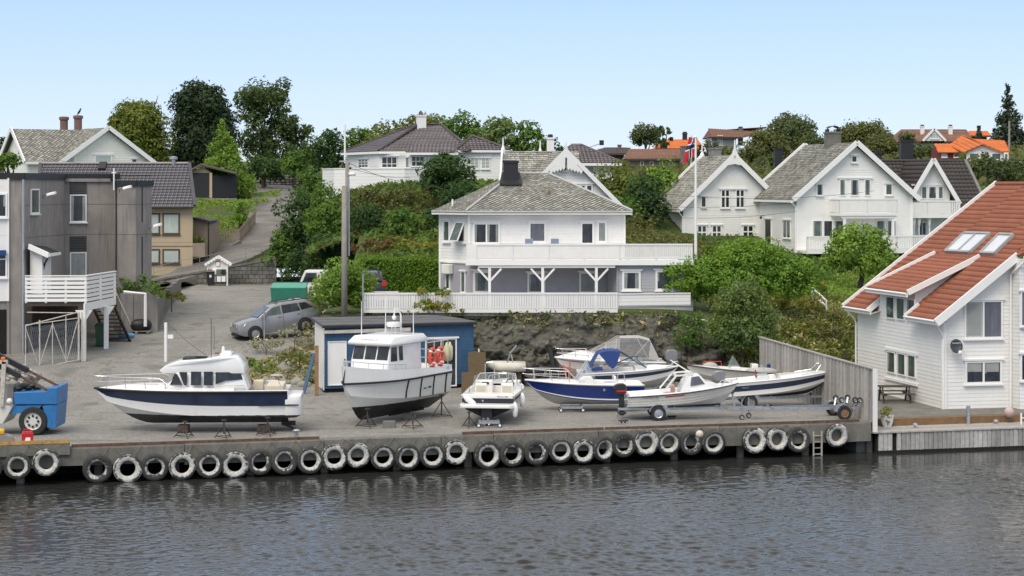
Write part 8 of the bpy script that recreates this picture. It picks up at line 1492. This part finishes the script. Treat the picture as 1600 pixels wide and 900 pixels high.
u0,z0=WS.hit(505,521); u1,z1=WS.hit(640,513); part(sd_,'white_beam',m_oldw,lambda q:q.hexa([WS.at(u0,z0,.02),WS.at(u1,z0,.02),WS.at(u1,z0,.2),WS.at(u0,z0,.2),WS.at(u0,z1,.02),WS.at(u1,z1+.05,.02),WS.at(u1,z1+.05,.2),WS.at(u0,z1,.2)]))
winpx(sd_,WS,664,529,713,604,nx=2,fr=.06,gm=m_glass,sill=False,name='sliding_door')
bs=thing('door_step','white box step on a pallet under the white shed door','step',tuple(G(527,606))); part(bs,'step_box',m_oldw,lambda q:q.box(-.75,.6,-.5,.2,.2,.45),local=True); part(bs,'pallet',m_wood,lambda q:(q.box(-.8,.75,-.6,.2,.14,.19),q.box(-.8,.75,-.6,-.5,0,.14),q.box(-.8,.75,.1,.2,0,.14)),local=True)
def plank(a,b,m,w_,label):tag(part(None,'leaning_plank',m,lambda q:q.bar(a,b,w_,.06)),label,'plank')
plank(G(474,615),P(491,552,93.9),m_bluepaint,.16,'blue painted plank leaning on the left corner of the shed'); plank(G(495,618),P(495,540,93),m_timber,.18,'raw brown post standing at the left corner of the shed')
for px,py,Y,h_,lab in((745,608,95.0,1.75,'tall brown particle board sheet standing by the right end of the blue shed'),(735,614,94.2,.95,'lower brown board sheet leaning in front of the taller one')):
 g_=G(px,py); tag(part(None,'board_sheet',m_osb,lambda q:q.hexa([g_+V(x,y+z*.15,z*h_)for z in(0,1)for x,y in((-.42,0),(.42,.1),(.42,.14),(-.42,.04))])),lab,'board')
tag(part(None,'thin_pole',m_trim,lambda q:q.tube([G(752,606),P(748,545,96)],.03,6)),'thin white pole leaning behind the brown board sheets','pole')
# ------------------------------------------------------------------ cars
def car(name,label,loc,rot,m,pitch=0,rear_only=False):
 t=thing(name,label,'car',tuple(loc)); t.rotation_euler=(0,-pitch,rot); L_=4.66
 low=[(.05,.42),(.0,.62),(.08,.92),(.55,1.04),(1.35,1.12),(3.6,1.14),(4.5,1.12),(4.62,.9),(4.6,.42),(4.2,.26),(.4,.26)]
 o=house(t,'body',m,[(L_-x,z)for x,z in low[::-1]],.90,.26,.05,.06)
 gh=[(1.15,1.08),(1.95,1.58),(2.6,1.68),(3.9,1.62),(4.5,1.12)]; house(t,'cabin',m,[(L_-x,z)for x,z in gh[::-1]],.83,1.08,.30,.05)
 for pl_ in([(1.42,1.13),(2.02,1.5),(2.42,1.55),(2.42,1.13)],[(2.5,1.13),(2.5,1.56),(3.35,1.54),(3.45,1.15)],[(3.52,1.16),(3.43,1.53),(3.8,1.5),(4.15,1.22)]):sidepanes(t,[[(L_-x,z)for x,z in pl_]],m_glassg if pl_[0][0]<2 else m_glass,.83,1.08,.30,.014)
 part(t,'windscreen',m_glass,lambda q:q.poly([(L_-1.2+.02,-.74,1.14),(L_-1.2+.02,.74,1.14),(L_-1.9,.62,1.56),(L_-1.9,-.62,1.56)]),local=True); part(t,'rear_window',m_glass,lambda q:q.poly([(L_-4.49,-.7,1.2),(L_-4.49,.7,1.2),(L_-4.05,.62,1.56),(L_-4.05,-.62,1.56)]),local=True)
 for x in(.92,3.59):
  for s in(-1,1):part(t,'wheel_arch',m_black,lambda q:q.lathe([(0,s*.84),(.40,s*.84),(.40,s*.905),(0,s*.905)],18,c=(L_-x,0,.36),axis='y'),local=True); wheel(t,(L_-x,s*.84,.35),.35,.22)
 for s in(-1,1):part(t,'headlight',m_lampw,lambda q:q.hexa([(L_-.42,s*.9,.80),(L_-.04,s*.62,.76),(L_-.10,s*.62,.9),(L_-.5,s*.88,.92),(L_-.42,s*.915,.82),(L_-.02,s*.64,.78),(L_-.08,s*.64,.92),(L_-.5,s*.895,.94)]),local=True); part(t,'tail_light',m_tailr,lambda q:q.box(.0,.12,s*.8-.1,s*.8+.1,.9,1.2),local=True); part(t,'mirror',m,lambda q:q.cbox((L_-1.5,s*1.0,1.18),.2,.18,.15),local=True,bevel=.03); part(t,'roof_rail',m_black,lambda q:q.tube([(L_-2.2,s*.58,1.66),(L_-2.4,s*.58,1.73),(L_-3.9,s*.58,1.69),(L_-4.0,s*.58,1.6)],.025,5),local=True)
 for s in(-1,1):
  for x in(1.36,2.46,3.5):part(t,'door_seam',m_black,lambda q:q.bar((L_-x,s*.902,.4),(L_-x-.05,s*.865,1.1),.012,.012),local=True)
  for x in(2.3,3.35):part(t,'door_handle',m_chrome,lambda q:q.cbox((L_-x,s*.875,.98),.2,.03,.04),local=True)
 part(t,'bumper_trim',m_black,lambda q:q.box(L_-.25,L_+.0,-.6,.6,.3,.42),local=True); part(t,'roof_bar',m_black,lambda q:[q.bar((L_-x,-.62,1.74),(L_-x,.62,1.74),.05,.03)for x in(2.4,3.3)],local=True); return t
fwp=GY(398,532); rwp=P(478,518,fwp.y+1.0); dcar=(fwp-rwp); a_=math.atan2(dcar.y,dcar.x); fd=dcar.normalized(); cl=rwp-fd*1.07+V(-math.sin(a_),math.cos(a_),0)*-.84
c1=car('grey_suv','silver grey estate car parked nose downhill on the yard road above the bank',cl,a_,m_grating,math.asin(max(-.3,min(.3,fd.z)))); sg=P(461,470,106)
s1_=thing('white_sign_board','white board with dark lettering on the roof of the silver grey car','sign',tuple(sg)); part(s1_,'board',m_trim,lambda q:q.cbox((0,0,0),.75,.04,.30),local=True); flat_text('NORSK I WELL',.10,'lettering',m_black,s1_,V(0,-.03,.05),text_rot(V(1,0,0),V(0,0,1)))
car('dark_car','black car with red tail light behind the white picket fence by the hedge',P(577,474,105.5),R(98),m_carblk)
dm=thing('green_container','green steel waste container with sloping lid behind the silver grey car','container',tuple(P(452,478,114))); part(dm,'body',m_greenp,lambda q:q.hexa([(-.95,-.5,.1),(.98,-.5,.1),(.98,.6,.1),(-.95,.6,.1),(-1.02,-.6,1.05),(1.0,-.6,1.05),(1.0,.6,1.05),(-1.02,.6,1.05)]),local=True); part(dm,'lid',mat('pale_green_lid',(.06,.30,.20),.4),lambda q:q.hexa([(-1.04,-.62,1.05),(1.02,-.62,1.05),(1.02,.62,1.25),(-1.04,.62,1.25),(-1.0,-.55,1.12),(1.0,-.55,1.12),(1.0,.62,1.33),(-1.0,.62,1.33)]),local=True); part(dm,'rim',m_black,lambda q:q.box(-1.06,1.04,.58,.66,1.28,1.36),local=True)
for x in(-.8,.8):wheel(dm,(x,-.4,.1),.1,.06,name='castor')
vt=thing('white_truck','white truck front partly hidden by the feathery tree beside the green container','truck',tuple(P(484,474,118))); part(vt,'cab',m_gel,lambda q:q.prism([(-.55,.5),(.9,.5),(.9,2.0),(-.2,2.0),(-.5,1.3)],-.9,.9),local=True,bevel=.05); part(vt,'windscreen',m_glass,lambda q:q.poly([(-.52,-.75,1.32),(-.52,.75,1.32),(-.24,.7,1.9),(-.24,-.7,1.9)]),local=True); part(vt,'side_window',m_glass,lambda q:q.poly([(-.35,-.912,1.3),(.5,-.912,1.3),(.5,-.912,1.85),(-.12,-.912,1.85)]),local=True); part(vt,'load_bed',m_galv,lambda q:q.box(.95,3.4,-.95,.95,.6,1.2),local=True); [wheel(vt,(x,y,.36),.36,.2)for x in(.1,2.6)for y in(-.8,.8)]
# ------------------------------------------------------------------ poles, cables, flag
u_=P(538,498,100.4); po=thing('utility_pole','tall grey wooden utility pole with street lamp and thin steel mast behind the blue shed','utility pole',tuple(u_)); zz_=lambda py:PZ(py,100.4)-u_.z
part(po,'pole',m_polew,lambda q:q.tube([(0,0,-.6),(0,0,zz_(290))],[.16,.13],10),local=True,smooth=True); part(po,'second_pole',m_polew,lambda q:q.tube([(.14,.1,zz_(400)),(.14,.1,zz_(250))],[.11,.1],8),local=True,smooth=True); part(po,'steel_mast',m_trim,lambda q:q.tube([(.02,.1,zz_(255)),(.02,.1,zz_(194))],.045,6),local=True); part(po,'conduit',m_galv,lambda q:q.tube([(.24,-.02,zz_(400)),(.24,-.02,zz_(280))],.035,5),local=True)
part(po,'lamp_arm',m_galv,lambda q:q.tube([(.2,0,zz_(300)),(.2,0,zz_(276)),(.32,-.05,zz_(273))],.03,6),local=True); part(po,'lamp_head',m_lampw,lambda q:q.loft([[(x,y*w_-.05,zz_(273)+z)for y,z in((-1,0),(0,.14),(1,0),(0,-.05))]for x,w_ in((.22,.06),(.34,.14),(.5,.13),(.58,.06))]),local=True,smooth=True); part(po,'cross_arm',m_galv,lambda q:q.bar((-.25,.1,zz_(252)),(.35,.1,zz_(252)),.08,.08),local=True)
for k in range(3):part(po,'insulator',m_black,lambda q:q.lathe([(.05,0),(.06,.08),(.0,.12)],8,c=(.1+.1*k,.1,zz_(252)-.2*k)),local=True)
def cable(a,b,sag,label,r=.012):
 tag(part(None,'power_cable',m_cable,lambda q:q.tube([a.lerp(b,k/12)-V(0,0,sag*4*(k/12)*(1-k/12))for k in range(13)],r,4)),label,'cable')
pt_=P(544,254,100.5); cable(pt_,P(690,292,108),.3,'upper power cable from the utility pole to the corner of the hip roofed house'); cable(pt_+V(0,0,-.25),P(640,277,154),.2,'power cable from the utility pole to the villa'); cable(P(40,240,150),P(250,262,130),.3,'thin cable crossing the gable of the cream house')
cable(P(1000,299,126),P(1366,298,134),.5,'upper cable running across the two white gables'); cable(P(960,318,126),P(1230,318,135),.25,'lower cable running across the two white gables'); cable(P(1000,337,124),P(1245,330,135),.3,'lowest cable crossing the left white gable to the taller house'); cable(V(-14.4,90,4.9)*0+P(262,505,90),P(330,560,88),.1,'thin wire from the white sign post down behind the cabin boat')
fp=thing('flag_pole','tall plain white flagpole standing at the end of the long balcony','flagpole',tuple(P(1087,420,118))); part(fp,'pole',m_trim,lambda q:q.tube([P(1087,424,118),P(1087,215,118)],[.1,.055],8)); part(fp,'finial',m_trim,lambda q:q.ball(P(1087,214,118),.09))
f2_=thing('second_flag_pole','white flagpole with the hanging red flag behind the spired gable','flagpole',tuple(P(1080,260,175))); part(f2_,'pole',m_trim,lambda q:q.tube([P(1080,330,175),P(1080,211,175)],[.09,.07],8))
fl_=thing('national_flag','red flag with white bordered blue cross drooping from the second flagpole','flag',tuple(P(1079,235,174.8))); NXf,NYf=22,16; fv,fr_m={},[]
def fpt(i,j):
 u,v=i/NXf,j/NYf; top=1076+14*v,214+2*v; bot=1067+20*v,257-14*v; px=top[0]+(bot[0]-top[0])*u+1.2*math.sin(u*7+v*3); py=top[1]+(bot[1]-top[1])*u
 return P(px,py,174.6)+V(0,.12*math.sin(v*9+u*3),0)
grp={0:MB(),1:MB(),2:MB()}
for i in range(NXf):
 for j in range(NYf):
  c_=0 if not(6<=i<12 or 6<=j<10)else(2 if(7<=i<11 and True)or 7<=j<9 else 1)
  if 6<=i<12 and(i in(6,11))and not 7<=j<9:c_=1
  grp[c_].poly([fpt(i,j),fpt(i+1,j),fpt(i+1,j+1),fpt(i,j+1)])
for k,(nm,m_)in enumerate((('red_field',mat('flag_red',(.48,.02,.035),.8)),('white_cross',m_trim),('blue_cross',mat('flag_blue',(.01,.02,.11),.8)))):grp[k].build(nm,m_,fl_,smooth=True)
ws_=GY(259,565); sp_=thing('sign_post','white steel post with small blank sign plate behind the bow of the navy striped boat','post',tuple(ws_)); k_=FPX/ws_.y; part(sp_,'post',m_trim,lambda q:q.tube([(0,0,0),(0,0,61/k_)],.075,8),local=True); part(sp_,'sign_plate',m_trim,lambda q:q.box(.1,.36,-.02,.02,36/k_,42/k_),local=True)
for px,py,h_,lab in((413,533,56,'thin grey steel post in front of the silver grey car near its front wheel'),(487,514,64,'thin grey steel post in front of the rear wheel of the silver grey car'),(567,498,70,'thin steel post at the left end of the picket fence'),(334,545,36,'thin dark post on the yard road behind the cabin boat antenna')):
 g_=GY(px,py)if px<500 else P(px,py,100.9); t=thing('steel_post',lab,'post',tuple(g_)); part(t,'post',m_galv,lambda q:q.tube([(0,0,-.3),(0,0,h_*g_.y/FPX)],.045,6),local=True)
# ------------------------------------------------------------------ board fence, boardwalk and things on it
bf=thing('grey_board_fence','tall weathered grey board fence running back from the quay corner to the bank','fence',(13.5,88,DZ)); FA,FB=V(14.93,81.75,0),V(11.95,95.6,0); WFn=Wall(FB,FA); nb=74
for k in range(nb):
 u0,u1=WFn.L*k/nb,WFn.L*(k+1)/nb; zt=4.03-.27*k/nb; o_=.025*(k%2); part(bf,'board',m_wood,lambda q:box_on(q,WFn,u0+.004,u1-.004,1.5 if k<62 else 1.5-(k-62)*.03,zt+rnd.uniform(-.01,.01),o_,o_+.03))
part(bf,'cap_rail',m_wood,lambda q:q.hexa([WFn.at(0,4.03,-.06),WFn.at(WFn.L,3.76,-.06),WFn.at(WFn.L,3.76,.09),WFn.at(0,4.03,.09),WFn.at(0,4.08,-.06),WFn.at(WFn.L,3.81,-.06),WFn.at(WFn.L,3.81,.09),WFn.at(0,4.08,.09)]))
for k in range(5):u=.1+k*(WFn.L-.2)/4; part(bf,'fence_post',m_wood,lambda q:box_on(q,WFn,u-.06,u+.06,1.4,3.7,-.13,-.01))
part(bf,'end_board',m_white,lambda q:box_on(q,WFn,WFn.L-.01,WFn.L+.05,1.2,3.8,-.12,.07))
bwk=tag(thing('boardwalk','wooden quay deck before the red roofed house','deck',tuple(Q(36,0,1.2))),kind='structure'); z_d=1.20
for k in range(14):part(bwk,'deck_board',m_wood,lambda q:q.hexa([Q(32.2,.02+k*.145,z_d-.05),Q(52,.02+k*.145,z_d-.05),Q(52,.155+k*.145,z_d-.05),Q(32.2,.155+k*.145,z_d-.05),Q(32.2,.02+k*.145,z_d),Q(52,.02+k*.145,z_d),Q(52,.155+k*.145,z_d),Q(32.2,.155+k*.145,z_d)]))
part(bwk,'timber_step',m_timber,lambda q:q.hexa([Q(33.4,1.6,z_d),Q(52,1.6,z_d),Q(52,1.95,z_d),Q(33.4,1.95,z_d),Q(33.4,1.6,z_d+.3),Q(52,1.6,z_d+.3),Q(52,1.95,z_d+.3),Q(33.4,1.95,z_d+.3)]))
part(bwk,'concrete_pad',m_conc,lambda q:q.hexa([Q(32.4,1.96,.2),Q(56,1.96,.2),Q(56,24,.2),Q(31.6,24,.2),Q(32.4,1.96,1.44),Q(56,1.96,1.44),Q(56,24,1.44),Q(31.6,24,1.44)])); part(bwk,'dark_edge_beam',m_brownwood,lambda q:q.hexa([Q(33.4,1.955,z_d),Q(52,1.955,z_d),Q(52,2.3,z_d),Q(33.4,2.3,z_d),Q(33.4,1.955,1.47),Q(52,1.955,1.47),Q(52,2.3,1.47),Q(33.4,2.3,1.47)]))  # pad, and a dark brown beam along its front edge
pw=thing('pile_plank_wall','weathered vertical plank wall of the wooden quay at the right waterline','wall',tuple(Q(36,-.05,.5)))
for k in range(74):
 u=32.55+k*.205
 if k==3:continue
 part(pw,'plank',m_piling,lambda q:q.hexa([Q(u+.008,-.07,-.4),Q(u+.192,-.07,-.4),Q(u+.192,.02,-.4),Q(u+.008,.02,-.4),Q(u+.008,-.07-rnd.uniform(0,.03),z_d-.06),Q(u+.192,-.07,z_d-.06),Q(u+.192,.02,z_d-.06),Q(u+.008,.02,z_d-.06)]))
part(pw,'weed_band',m_dark,lambda q:q.hexa([Q(32.5,-.09,WZ-.3),Q(52,-.09,WZ-.3),Q(52,-.085,WZ-.3),Q(32.5,-.085,WZ-.3),Q(32.5,-.09,WZ+.10),Q(52,-.09,WZ+.10),Q(52,-.06,WZ+.13),Q(32.5,-.06,WZ+.13)])); part(pw,'cap_beam',m_wood,lambda q:q.hexa([Q(32.3,-.12,z_d-.06),Q(52,-.12,z_d-.06),Q(52,.02,z_d-.06),Q(32.3,.02,z_d-.06),Q(32.3,-.12,z_d-.002),Q(52,-.12,z_d-.002),Q(52,.02,z_d-.002),Q(32.3,.02,z_d-.002)])); part(pw,'back_planks',m_dark,lambda q:q.hexa([Q(32.5,.03,-.5),Q(52,.03,-.5),Q(52,.3,-.5),Q(32.5,.3,-.5),Q(32.5,.03,1.1),Q(52,.03,1.1),Q(52,.3,1.1),Q(32.5,.3,1.1)]))
pc=G(1398,628,1.44); pt2=thing('picnic_table','dark brown picnic table with fixed benches by the red roofed house','picnic table',tuple(pc),AQ-.25)
for k in range(4):part(pt2,'top_board',m_brownwood,lambda q:q.box(-.78,.78,-.36+k*.182,-.19+k*.182,.70,.745),local=True)
for s in(-1,1):part(pt2,'bench',m_brownwood,lambda q:q.box(-.78,.78,s*.72-.13,s*.72+.13,.42,.46),local=True); part(pt2,'cross_beam',m_brownwood,lambda q:q.box(s*.55-.04,s*.55+.04,-.84,.84,.34,.42),local=True); [part(pt2,'leg',m_brownwood,lambda q:q.bar((s*.61,e*.62,0),(s*.61,e*.26,.7),.06,.11),local=True)for e in(-1,1)]
pg=G(1386,667,z_d); pp_=thing('plant_pot','white plant pot with dark dog silhouette and clipped green plant at the fence end','plant pot',tuple(pg)); part(pp_,'pot',m_trim,lambda q:q.lathe([(0,0),(.17,0),(.24,.2),(.28,.48),(.25,.48),(.22,.42),(0,.42)],18),local=True,smooth='auto'); part(pp_,'dog_silhouette',m_greyst,lambda q:q.add([(x*.9,-.262+abs(x)*.12-z*.0,z)for x,z in((-.1,.36),(-.04,.3),(.08,.28),(.12,.22),(.06,.2),(.05,.1),(.0,.14),(-.04,.08),(-.06,.2),(-.12,.26))],[tuple(range(10))]),local=True)
crown_mesh('foliage',[((pg.x,pg.y,pg.z+.6),(.44,.36,.24))],L['yellow'],.07,pp_,1.0,.3,60,seed=77)
for px,lab in((1430,'left'),(1556,'right')):g_=G(px,668 if px<1500 else 662,z_d); t=thing('deck_light',lab+' one of two small mushroom lamps on the boardwalk edge','lamp',tuple(g_)); part(t,'stem',m_galv,lambda q:q.lathe([(.09,0),(.05,.03),(.04,.12)],10),local=True); part(t,'cap',m_galv,lambda q:q.lathe([(.12,.1),(.1,.16),(0,.2)],10),local=True)
g_=G(1513,663,z_d); tag(part(None,'mooring_post',m_galv,lambda q:q.tube([g_+V(0,0,-.05),g_+V(0,0,.78)],.085,10),smooth='auto'),'grey steel mooring post on the boardwalk in front of the gable windows','post')
ladder(G(1601,662,z_d)+V(0,-.3,.45),AQ,1.6,.5,5,m_trim,'white ladder at the right picture edge of the boardwalk'); g_=G(1577,652,1.45); tag(part(None,'round_buoy',mat('pinkish_buoy',(.5,.36,.34),.6),lambda q:q.ball(g_+V(0,0,.22),.22,n=14,m=9),smooth=True),'round pinkish buoy by the downpipe of the red roofed house','buoy')
hr=thing('white_handrail','short sloping white handrail on the garden bank by the lawn','handrail',tuple(P(1280,470,108))); [part(hr,'rail',m_trim,lambda q:q.bar(P(1268,y,110),P(1292,y+22,107),.07,.1))for y in(449,458)]; [part(hr,'post',m_trim,lambda q:q.bar(P(px,y,Y),P(px,y+24,Y),.08,.08))for px,y,Y in((1269,449,110),(1291,468,107))]
for px in(1292,1374):tag(part(None,'green_post',m_greend,lambda q:q.tube([P(px,480,109),P(px,447,109)],.04,6)),('green fence post beside the white handrail' if px<1300 else 'green fence post under the garden tree'),'post')
tag(part(None,'terracotta_pot',m_oratile,lambda q:q.lathe([(0,0),(.16,0),(.24,.4),(0,.4)],12,c=tuple(P(1284,452,112)))),'terracotta pot at the top of the white handrail','pot')
# ------------------------------------------------------------------ blue boat hauler and clutter at the far left
hg=G(62,678); hl=thing('boat_hauler','blue and white boat hauling machine with hydraulic arms at the left quay edge','machine',tuple(hg)); k_=FPX/hg.y; hp2=lambda px,py,y=0:V((px-62)/k_,y,(678-py)/k_)
def slab(nm,pts_,y0,y1,m,**k):part(hl,nm,m,lambda q:q.prism([(hp2(*p).x,hp2(*p).z)for p in pts_],y0,y1),local=True,**k)
slab('counterweight',[(27,630),(94,630),(95,603),(80,604),(78,609),(26,611)],-.5,1.3,m_bluemach,bevel=.03); slab('rear_frame',[(70,632),(94,630),(91,667),(78,667)],-.45,1.25,m_bluemach,bevel=.03); slab('side_frame',[(24,632),(70,631),(60,642),(20,645)],-.45,1.25,m_bluemach); slab('cab_front',[(-30,632),(26,632),(10,660),(-30,664)],-.55,1.2,m_gelg,bevel=.03); slab('engine',[(-20,632),(22,632),(22,600),(-20,600)],-.1,1.0,m_concd)
for y in(-.35,1.2):wheel(hl,(hp2(56,0).x,y,22/k_),22.5/k_,.34,m_gelg)
for k in range(8):a_=k*.785; part(hl,'rim_hole',m_black,lambda q:q.lathe([(0,0),(.05,0),(.05,.02)],8,c=(hp2(56,0).x+.21*math.cos(a_),-.35-.16,22/k_+.21*math.sin(a_)),axis='y'),local=True)
wheel(hl,(hp2(-25,0).x,.4,.5),.5,.34,m_gelg)
for y,a,b in((-.45,(-15,560),(86,612)),(.4,(-10,555),(90,606))):part(hl,'lift_arm',m_black,lambda q:q.bar(hp2(*a,y),hp2((a[0]+b[0])/2,(a[1]+b[1])/2,y),.22,.2),local=True); part(hl,'piston_rod',m_rust,lambda q:q.bar(hp2((a[0]+b[0])/2,(a[1]+b[1])/2,y),hp2(*b,y),.09,.09),local=True)
part(hl,'mast',m_oldw,lambda q:q.bar(hp2(9,632,-.6),hp2(13,563,-.6),.16,.16),local=True); part(hl,'mast_top',m_oldw,lambda q:q.bar(hp2(-8,565,-.6),hp2(18,563,-.6),.16,.14),local=True); part(hl,'beacon',m_orange,lambda q:q.lathe([(.09,0),(.09,.12),(.05,.16),(0,.16)],10,c=tuple(hp2(11,562,-.6))),local=True,smooth='auto'); part(hl,'work_lamp',m_lampw,lambda q:q.ball(hp2(21,624,-.62),.12),local=True); part(hl,'hose_bundle',m_black,lambda q:[q.ball(hp2(30+6*k,606-(k%2)*3,.1*k),.2,.25,.12)for k in range(5)],local=True)
jc=G(43,685,1.9)*0+Q(qu(43),.15,1.82); j_=thing('fuel_can','red plastic fuel can with white label on the left quay kerb','fuel can',tuple(jc),AQ); part(j_,'body',m_red,lambda q:q.loft([[(-w_,-d,z),(w_,-d,z),(w_,d,z),(-w_,d,z)]for w_,d,z in((.2,.11,0),(.21,.12,.05),(.21,.12,.34),(.17,.1,.44))]),local=True,bevel=.02); part(j_,'handle',m_red,lambda q:q.tube([(-.13,0,.43),(-.13,0,.5),(.08,0,.5),(.08,0,.43)],.025,6),local=True); part(j_,'label_patch',m_trim,lambda q:q.poly([(-.1,-.125,.08),(.1,-.125,.08),(.1,-.125,.22),(-.06,-.125,.22)]),local=True)
yp=Q(qu(5),.85,DZ); y_=thing('yellow_pump','grey and yellow pump unit on a pallet at the left picture edge','pump',tuple(yp),AQ); part(y_,'pallet',m_wood,lambda q:(q.box(-.6,.55,-.4,.4,.1,.14),q.box(-.6,.55,-.4,-.3,0,.1),q.box(-.6,.55,.3,.4,0,.1)),local=True); part(y_,'housing',m_concd,lambda q:q.prism([(-.6,.14),(.45,.14),(.35,.42),(.1,.5),(-.6,.5)],-.3,.3),local=True,bevel=.03); part(y_,'cover',m_yellow,lambda q:q.box(-.6,.05,-.32,.3,.502,.68),local=True,bevel=.05)
m_rubble=mat('pale_broken_stone',(.42,.40,.36),.9,.2,3,bump=.3,objvar=.35)
rp_=thing('rubble_pile','pile of pale broken stones behind the blue boat hauler','rubble',tuple(GY(20,620)))
for k in range(70):
 px,py=rnd.uniform(-8,62),rnd.uniform(572,636); py=max(py,572+abs(px-25)*.45); g_=GY(px,625); c=P(px,py,g_.y+rnd.uniform(-.3,.5)); r_=rnd.uniform(.16,.36); bm=MB(); bm.ball((0,0,0),r_,r_*rnd.uniform(.7,1),r_*rnd.uniform(.6,.9),6,4)
 for v_ in bm.v:v_+=mnoise.noise_vector(v_*5+V(k,0,0))*r_*.5+c
 bm.build('stone',m_rubble,rp_)
part(rp_,'core',m_rubble,lambda q:q.ball(GY(25,626)+V(0,.55,.25),1.0,.5,1.05,12,7))
# ------------------------------------------------------------------ gear at the foot of the rock face
rb=G(797,603); ib=thing('inflatable_dinghy','small pale inflatable dinghy with steel frame behind the bowrider','dinghy',tuple(rb)); part(ib,'tube',mat('cream_inflatable',(.62,.59,.50),.6),lambda q:q.tube([(.75,-.5,.95),(.2,-.52,.95),(-.5,-.5,.95),(-.9,0,1.0),(-.5,.5,.95),(.75,.5,.95)],[.2,.23,.23,.23,.23,.2],12),local=True,smooth=True); part(ib,'floor',m_greyst,lambda q:q.box(-.7,.6,-.4,.4,.85,.9),local=True)
part(ib,'frame',m_galv,lambda q:[q.tube([(-.2,s*.45,.95),(.0,s*.3,1.6),(.3,s*.25,1.95)],.03,5)for s in(-1,1)]+[q.tube([(.3,-.25,1.95),(.3,.25,1.95)],.03,5),q.tube([(.2,-.45,.95),(.05,-.3,1.55)],.03,5)],local=True); [part(ib,'stand',m_brownwood,lambda q:q.box(x-.1,x+.1,-.45,.45,0,.8),local=True)for x in(-.5,.45)]
bfm=thing('black_rubber_frame','large black rubber clad frame leaning on the rock face behind the canopy boats','frame',tuple(G(925,596))); Fm=lambda px,py,Y:P(px,py,Y); [part(bfm,'bar',m_rubber,lambda q:q.bar(a,b,.16,.14))for a,b in((Fm(859,544,97.2),Fm(868,594,96.6)),(Fm(858,546,97.2),Fm(912,541,97.6)),(Fm(866,546,97.4),Fm(872,580,97)),(Fm(1003,535,97.6),Fm(1022,535,97.6)),(Fm(1022,536,97.6),Fm(1024,560,97.2)),(Fm(912,541,97.6),Fm(1003,535,97.6)))]
tr_=thing('red_trestle','red steel trestle under the bow of the grey canopy boat','trestle',tuple(G(885,606))); [part(tr_,'leg',m_bouy,lambda q:q.tube([P(*a,94.2),P(*b,94.2)],.035,5))for a,b in(((880,570),(888,603)),((890,562),(891,600)),((880,580),(895,580)),((886,600),(878,604)))]
sp2=thing('black_scrap_heap','dark heap of hoses, sheets and scrap at the foot of the rock face','scrap heap',tuple(G(830,598)))
for k in range(26):c=P(rnd.uniform(762,870),rnd.uniform(574,596),96.9+rnd.uniform(-.5,.6)); bm=MB(); a1=rnd.uniform(0,3); (bm.bar(c-V(math.cos(a1),.2,.12)*rnd.uniform(.3,.8),c+V(math.cos(a1),.2,.12)*rnd.uniform(.3,.8),.12,.12)if k%3 else bm.ball(c,rnd.uniform(.25,.5),.3,rnd.uniform(.15,.3),8,5)); bm.build('scrap_piece',[m_black,m_rubber,m_greyst,m_brownwood][k%4],sp2)
cb_=G(1287,620); tb=thing('trestle_bench','low grey trestle bench by the board fence behind the empty trailer','bench',tuple(cb_),.1); part(tb,'top',m_wood,lambda q:q.box(-.9,.6,-.2,.2,.62,.68),local=True); [part(tb,'leg',m_wood,lambda q:q.box(x-.05,x+.05,-.18,.18,0,.62),local=True)for x in(-.75,-.1,.5)]
g_=G(1093,684); tag(part(None,'mooring_float',m_cush,lambda q:q.ball(g_+V(0,0,.14),.15,n=12,m=8),smooth=True),'small cream float ball on the quay edge under the cabin boat trailer','float')
for px,py,lab in((974,661,'small black mooring cleat on the quay left of the trailer wheel'),(1050,654,'small black mooring cleat on the quay right of the trailer wheel')):g_=G(px,py); t=thing('mooring_cleat',lab,'cleat',tuple(g_),AQ); part(t,'bar',m_black,lambda q:q.tube([(-.2,0,.1),(.2,0,.1)],.035,6),local=True); part(t,'foot',m_black,lambda q:(q.box(-.1,-.05,-.04,.04,0,.1),q.box(.05,.1,-.04,.04,0,.1)),local=True)
